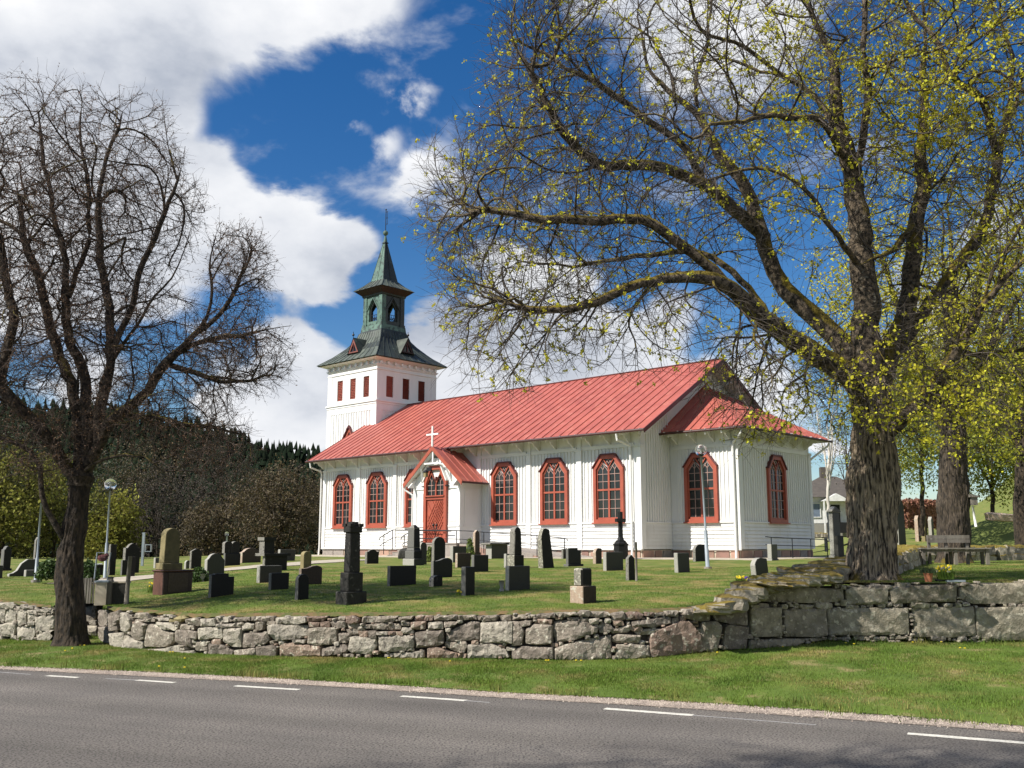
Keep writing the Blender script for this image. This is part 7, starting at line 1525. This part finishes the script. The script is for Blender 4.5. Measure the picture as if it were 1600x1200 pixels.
# ------------------------------------------------------------------ hill with its spruce wood
random.seed(12); V = []; F = []
RID = [(-1400, 46), (-700, 52), (-300, 56), (-60, 54), (-20, 52), (150, 50), (300, 43), (420, 32), (520, 29), (650, 24), (800, 15), (950, 5), (1150, -3), (2200, -3)]
def hz(px, t): return -1.5 + (float(np.interp(px, [a for a, b in RID], [b for a, b in RID])) + 3) * sstep(0, 1, t) ** .8
HX = np.arange(-1400, 1500, 50); HK = 16
for px in HX:
    for k in range(HK + 1): Y = 150 + (440 - 150) * k / HK; x = (px - 800) / FPX * Y; V.append((x, Y, hz(px, k / HK) - 1.5))
for i in range(len(HX) - 1):
    for k in range(HK): q = i * (HK + 1) + k; F.append((q, q + HK + 1, q + HK + 2, q + 1))
finish(obj_from('hill', mesh_np('hill', V, F, HILLM, True)), kind='structure')
def spruce_verts(seed, tiers=9, n=9):
    r_ = random.Random(seed); V = []; F = []
    for t in range(tiers):
        z0 = .08 + .9 * t / tiers; z1 = z0 + .24; R0 = .19 * (1 - z0) ** .75 + .01; b = len(V)
        for j in range(n): a = 2 * math.pi * (j + r_.random() * .5) / n + t; k = R0 * r_.uniform(.4, 1.35); V.append((k * math.cos(a), k * math.sin(a), z0 - r_.uniform(0, .03)))
        V.append((r_.uniform(-.005, .005), 0, min(1, z1)))
        for j in range(n): F.append((b + j, b + (j + 1) % n, b + n))
    return np.array(V), np.array(F)
PROT = [spruce_verts(s) for s in range(5)]; PLOW = [spruce_verts(s + 20, 5, 6) for s in range(5)]
VV, FF, b = [], [], 0; rs_ = np.random.default_rng(3)
for k in range(5200):
    t = rs_.uniform(.05, .97); px = rs_.uniform(-500, 1000); Y = 150 + 290 * t; h = rs_.uniform(8, 15) * (.75 if t > .8 else 1); z = hz(px, t) - 1.6; v, f = PLOW[k % 5]; a = rs_.uniform(0, 6.28); c, s = math.cos(a), math.sin(a); v = v * h; v = np.stack([v[:, 0] * c - v[:, 1] * s, v[:, 0] * s + v[:, 1] * c, v[:, 2]], 1) + [(px - 800) / FPX * Y, Y, z]
    VV.append(v); FF.append(f + b); b += len(v)
o = obj_from('spruce_forest', mesh_np('spruce_forest', np.concatenate(VV), np.concatenate(FF), SPRUCE)); finish(o, 'dark spruce forest covering the hillside left of the church', kind='stuff')
# the spruces that stand out on the skyline and nearer, one by one
sm_ = [mesh_np('spruce_tree', v, f, SPRUCE) for v, f in PROT]
for k in range(95):
    px = 150 + k * 4.6 + random.uniform(-2, 2); Y = 425 + random.uniform(-12, 10); h = random.uniform(4, 12) * random.uniform(.8, 1.3); z = hz(px, (Y - 150) / 290) - 1.6
    o = obj_from('spruce_tree', sm_[k % 5], None, ((px - 800) / FPX * Y, Y, z)); o.scale = (h * 1.5, h * 1.5, h); o.rotation_euler = (0, 0, random.uniform(0, 6)); finish(o, 'dark spruce on the wooded skyline left of the church tower', 'tree', 'spruces along the hill crest')
# ------------------------------------------------------------------ house, hedge, far things right
Yh = 92.; hb = P3(1262, 833, Yh); hr = empty('house', hb, R(-6), 'low white house with a dark hipped roof and chimney seen between chancel and maple', 'house'); k = Yh / FPX; w = (1352 - 1250) * k
mm = MB(); mm.box(-1, w, 0, 8, -.3, .9, G_PAL); mm.box(-1, w, -.03, 8.03, .9, 3.4, HOUSEW); mm.build('wall', hr)
mm = MB(); V = [(-1.7, -.7, 3.3), (w + .7, -.7, 3.3), (w + .7, 8.7, 3.3), (-1.7, 8.7, 3.3), (2.2, 4, 5.5), (w - 2.4, 4, 5.5)]; mm.add(V, [(0, 1, 5, 4), (1, 2, 5), (2, 3, 4, 5), (3, 0, 4), (3, 2, 1, 0)], HOUSER); rf_ = mm.build('roof', hr)
mm = MB(); mm.box(2.2, 3.0, 3.6, 4.4, 5.2, 6.4, HOUSER); mm.build('chimney', rf_)
for x in (.3, 4.6): mm = MB(); mm.box(x, x + .9, -.08, -.03, 1.5, 2.7, BLUEG); wn_ = mm.build('window', hr); mm = MB(); mm.ring([(x - .08, 1.42), (x + .98, 1.42), (x + .98, 2.78), (x - .08, 2.78)], [(x, 1.5), (x + .9, 1.5), (x + .9, 2.7), (x, 2.7)], lambda a, b: (a, -.03, b), lambda a, b: (a, -.12, b), HOUSEW); mm.build('window_frame', wn_)
mm = MB(); mm.box(1.9, 3.0, -.1, -.03, .5, 2.6, IRON); mm.build('door', hr); mm = MB(); mm.prism([(1.2, 2.9), (3.8, 2.9), (2.5, 3.6)], lambda a, b: (a, -1.3, b), lambda a, b: (a, 0, b), HOUSEW); mm.box(1.3, 1.42, -1.3, -1.15, 0, 2.9, HOUSEW); mm.box(3.6, 3.72, -1.3, -1.15, 0, 2.9, HOUSEW); mm.build('entrance_canopy', hr)
mm = MB(); mm.box(1.6, 3.9, -1.7, -.9, .0, .95, IRON); mm.build('entrance_stair', hr)
rng = np.random.default_rng(77); a_, b_ = P3(1411, 823, 76), P3(1470, 823, 80); n = 2600; t = rng.random(n)[:, None]; C = a_ * (1 - t) + b_ * t; C[:, 2] += rng.random(n) * 2.0; C[:, 1] += rng.uniform(-.6, .6, n); V, F = leaf_quads(rng, C, 4, .1, .13, .6)
r_ = empty('hedge', a_, 0, 'reddish brown hedge behind the three pillar stones', 'hedge'); o = obj_from('foliage', mesh_np('foliage', V - a_, F, RDBR), r_); o['kind'] = 'stuff'; d = b_ - a_; mm = MB(); mm.bar((0, 0, .85), tuple(d + [0, 0, .85]), .9, 1.8, RDBR); mm.build('inner_mass', r_)
rng = np.random.default_rng(78); mnd = P3(1600, 822, 62); V = []; F = []
for i in range(40):
    for j in range(24):
        x = -9 + i * .55; y = -6 + j * .7; z = 2.9 * math.exp(-((x - 1) / 6.) ** 2 - ((y - 2) / 5.) ** 2) - 2.1 + .1 * noise.noise((x, y, 0)); V.append((mnd[0] + x, mnd[1] + y, mnd[2] + z))
F = [(i * 24 + j, i * 24 + 24 + j, i * 24 + 25 + j, i * 24 + j + 1) for i in range(39) for j in range(23)]; finish(obj_from('grass_mound', mesh_np('grass_mound', V, F, FIELD, True)), kind='structure')
lump(None, P3(1562, 808, 60), 1.5, .9, .5, 0, G_PNK, 'boulder', 4); finish(COL.objects[-1], 'pale boulder on top of the grassy mound', 'boulder')
random.seed(33); rw = empty('rock_edging', P3(1272, 838, 60), 0, 'row of small rocks along a flower bed beyond the chancel', 'rock edging')
for i in range(9): p = P3(1272 + i * 3.6, 838 - random.uniform(0, 2), 60); lump(rw, p, random.uniform(.25, .5), .35, .3, 0, STONEM, 'rock', i, 0)
mm = MB(); q = P3(1290, 862, 52); mm.box(0, .14, 0, .14, 0, .75, G_PAL); finish(mm.build('bollard', None, q), 'short pale post left of the tall grey pillar', 'post')
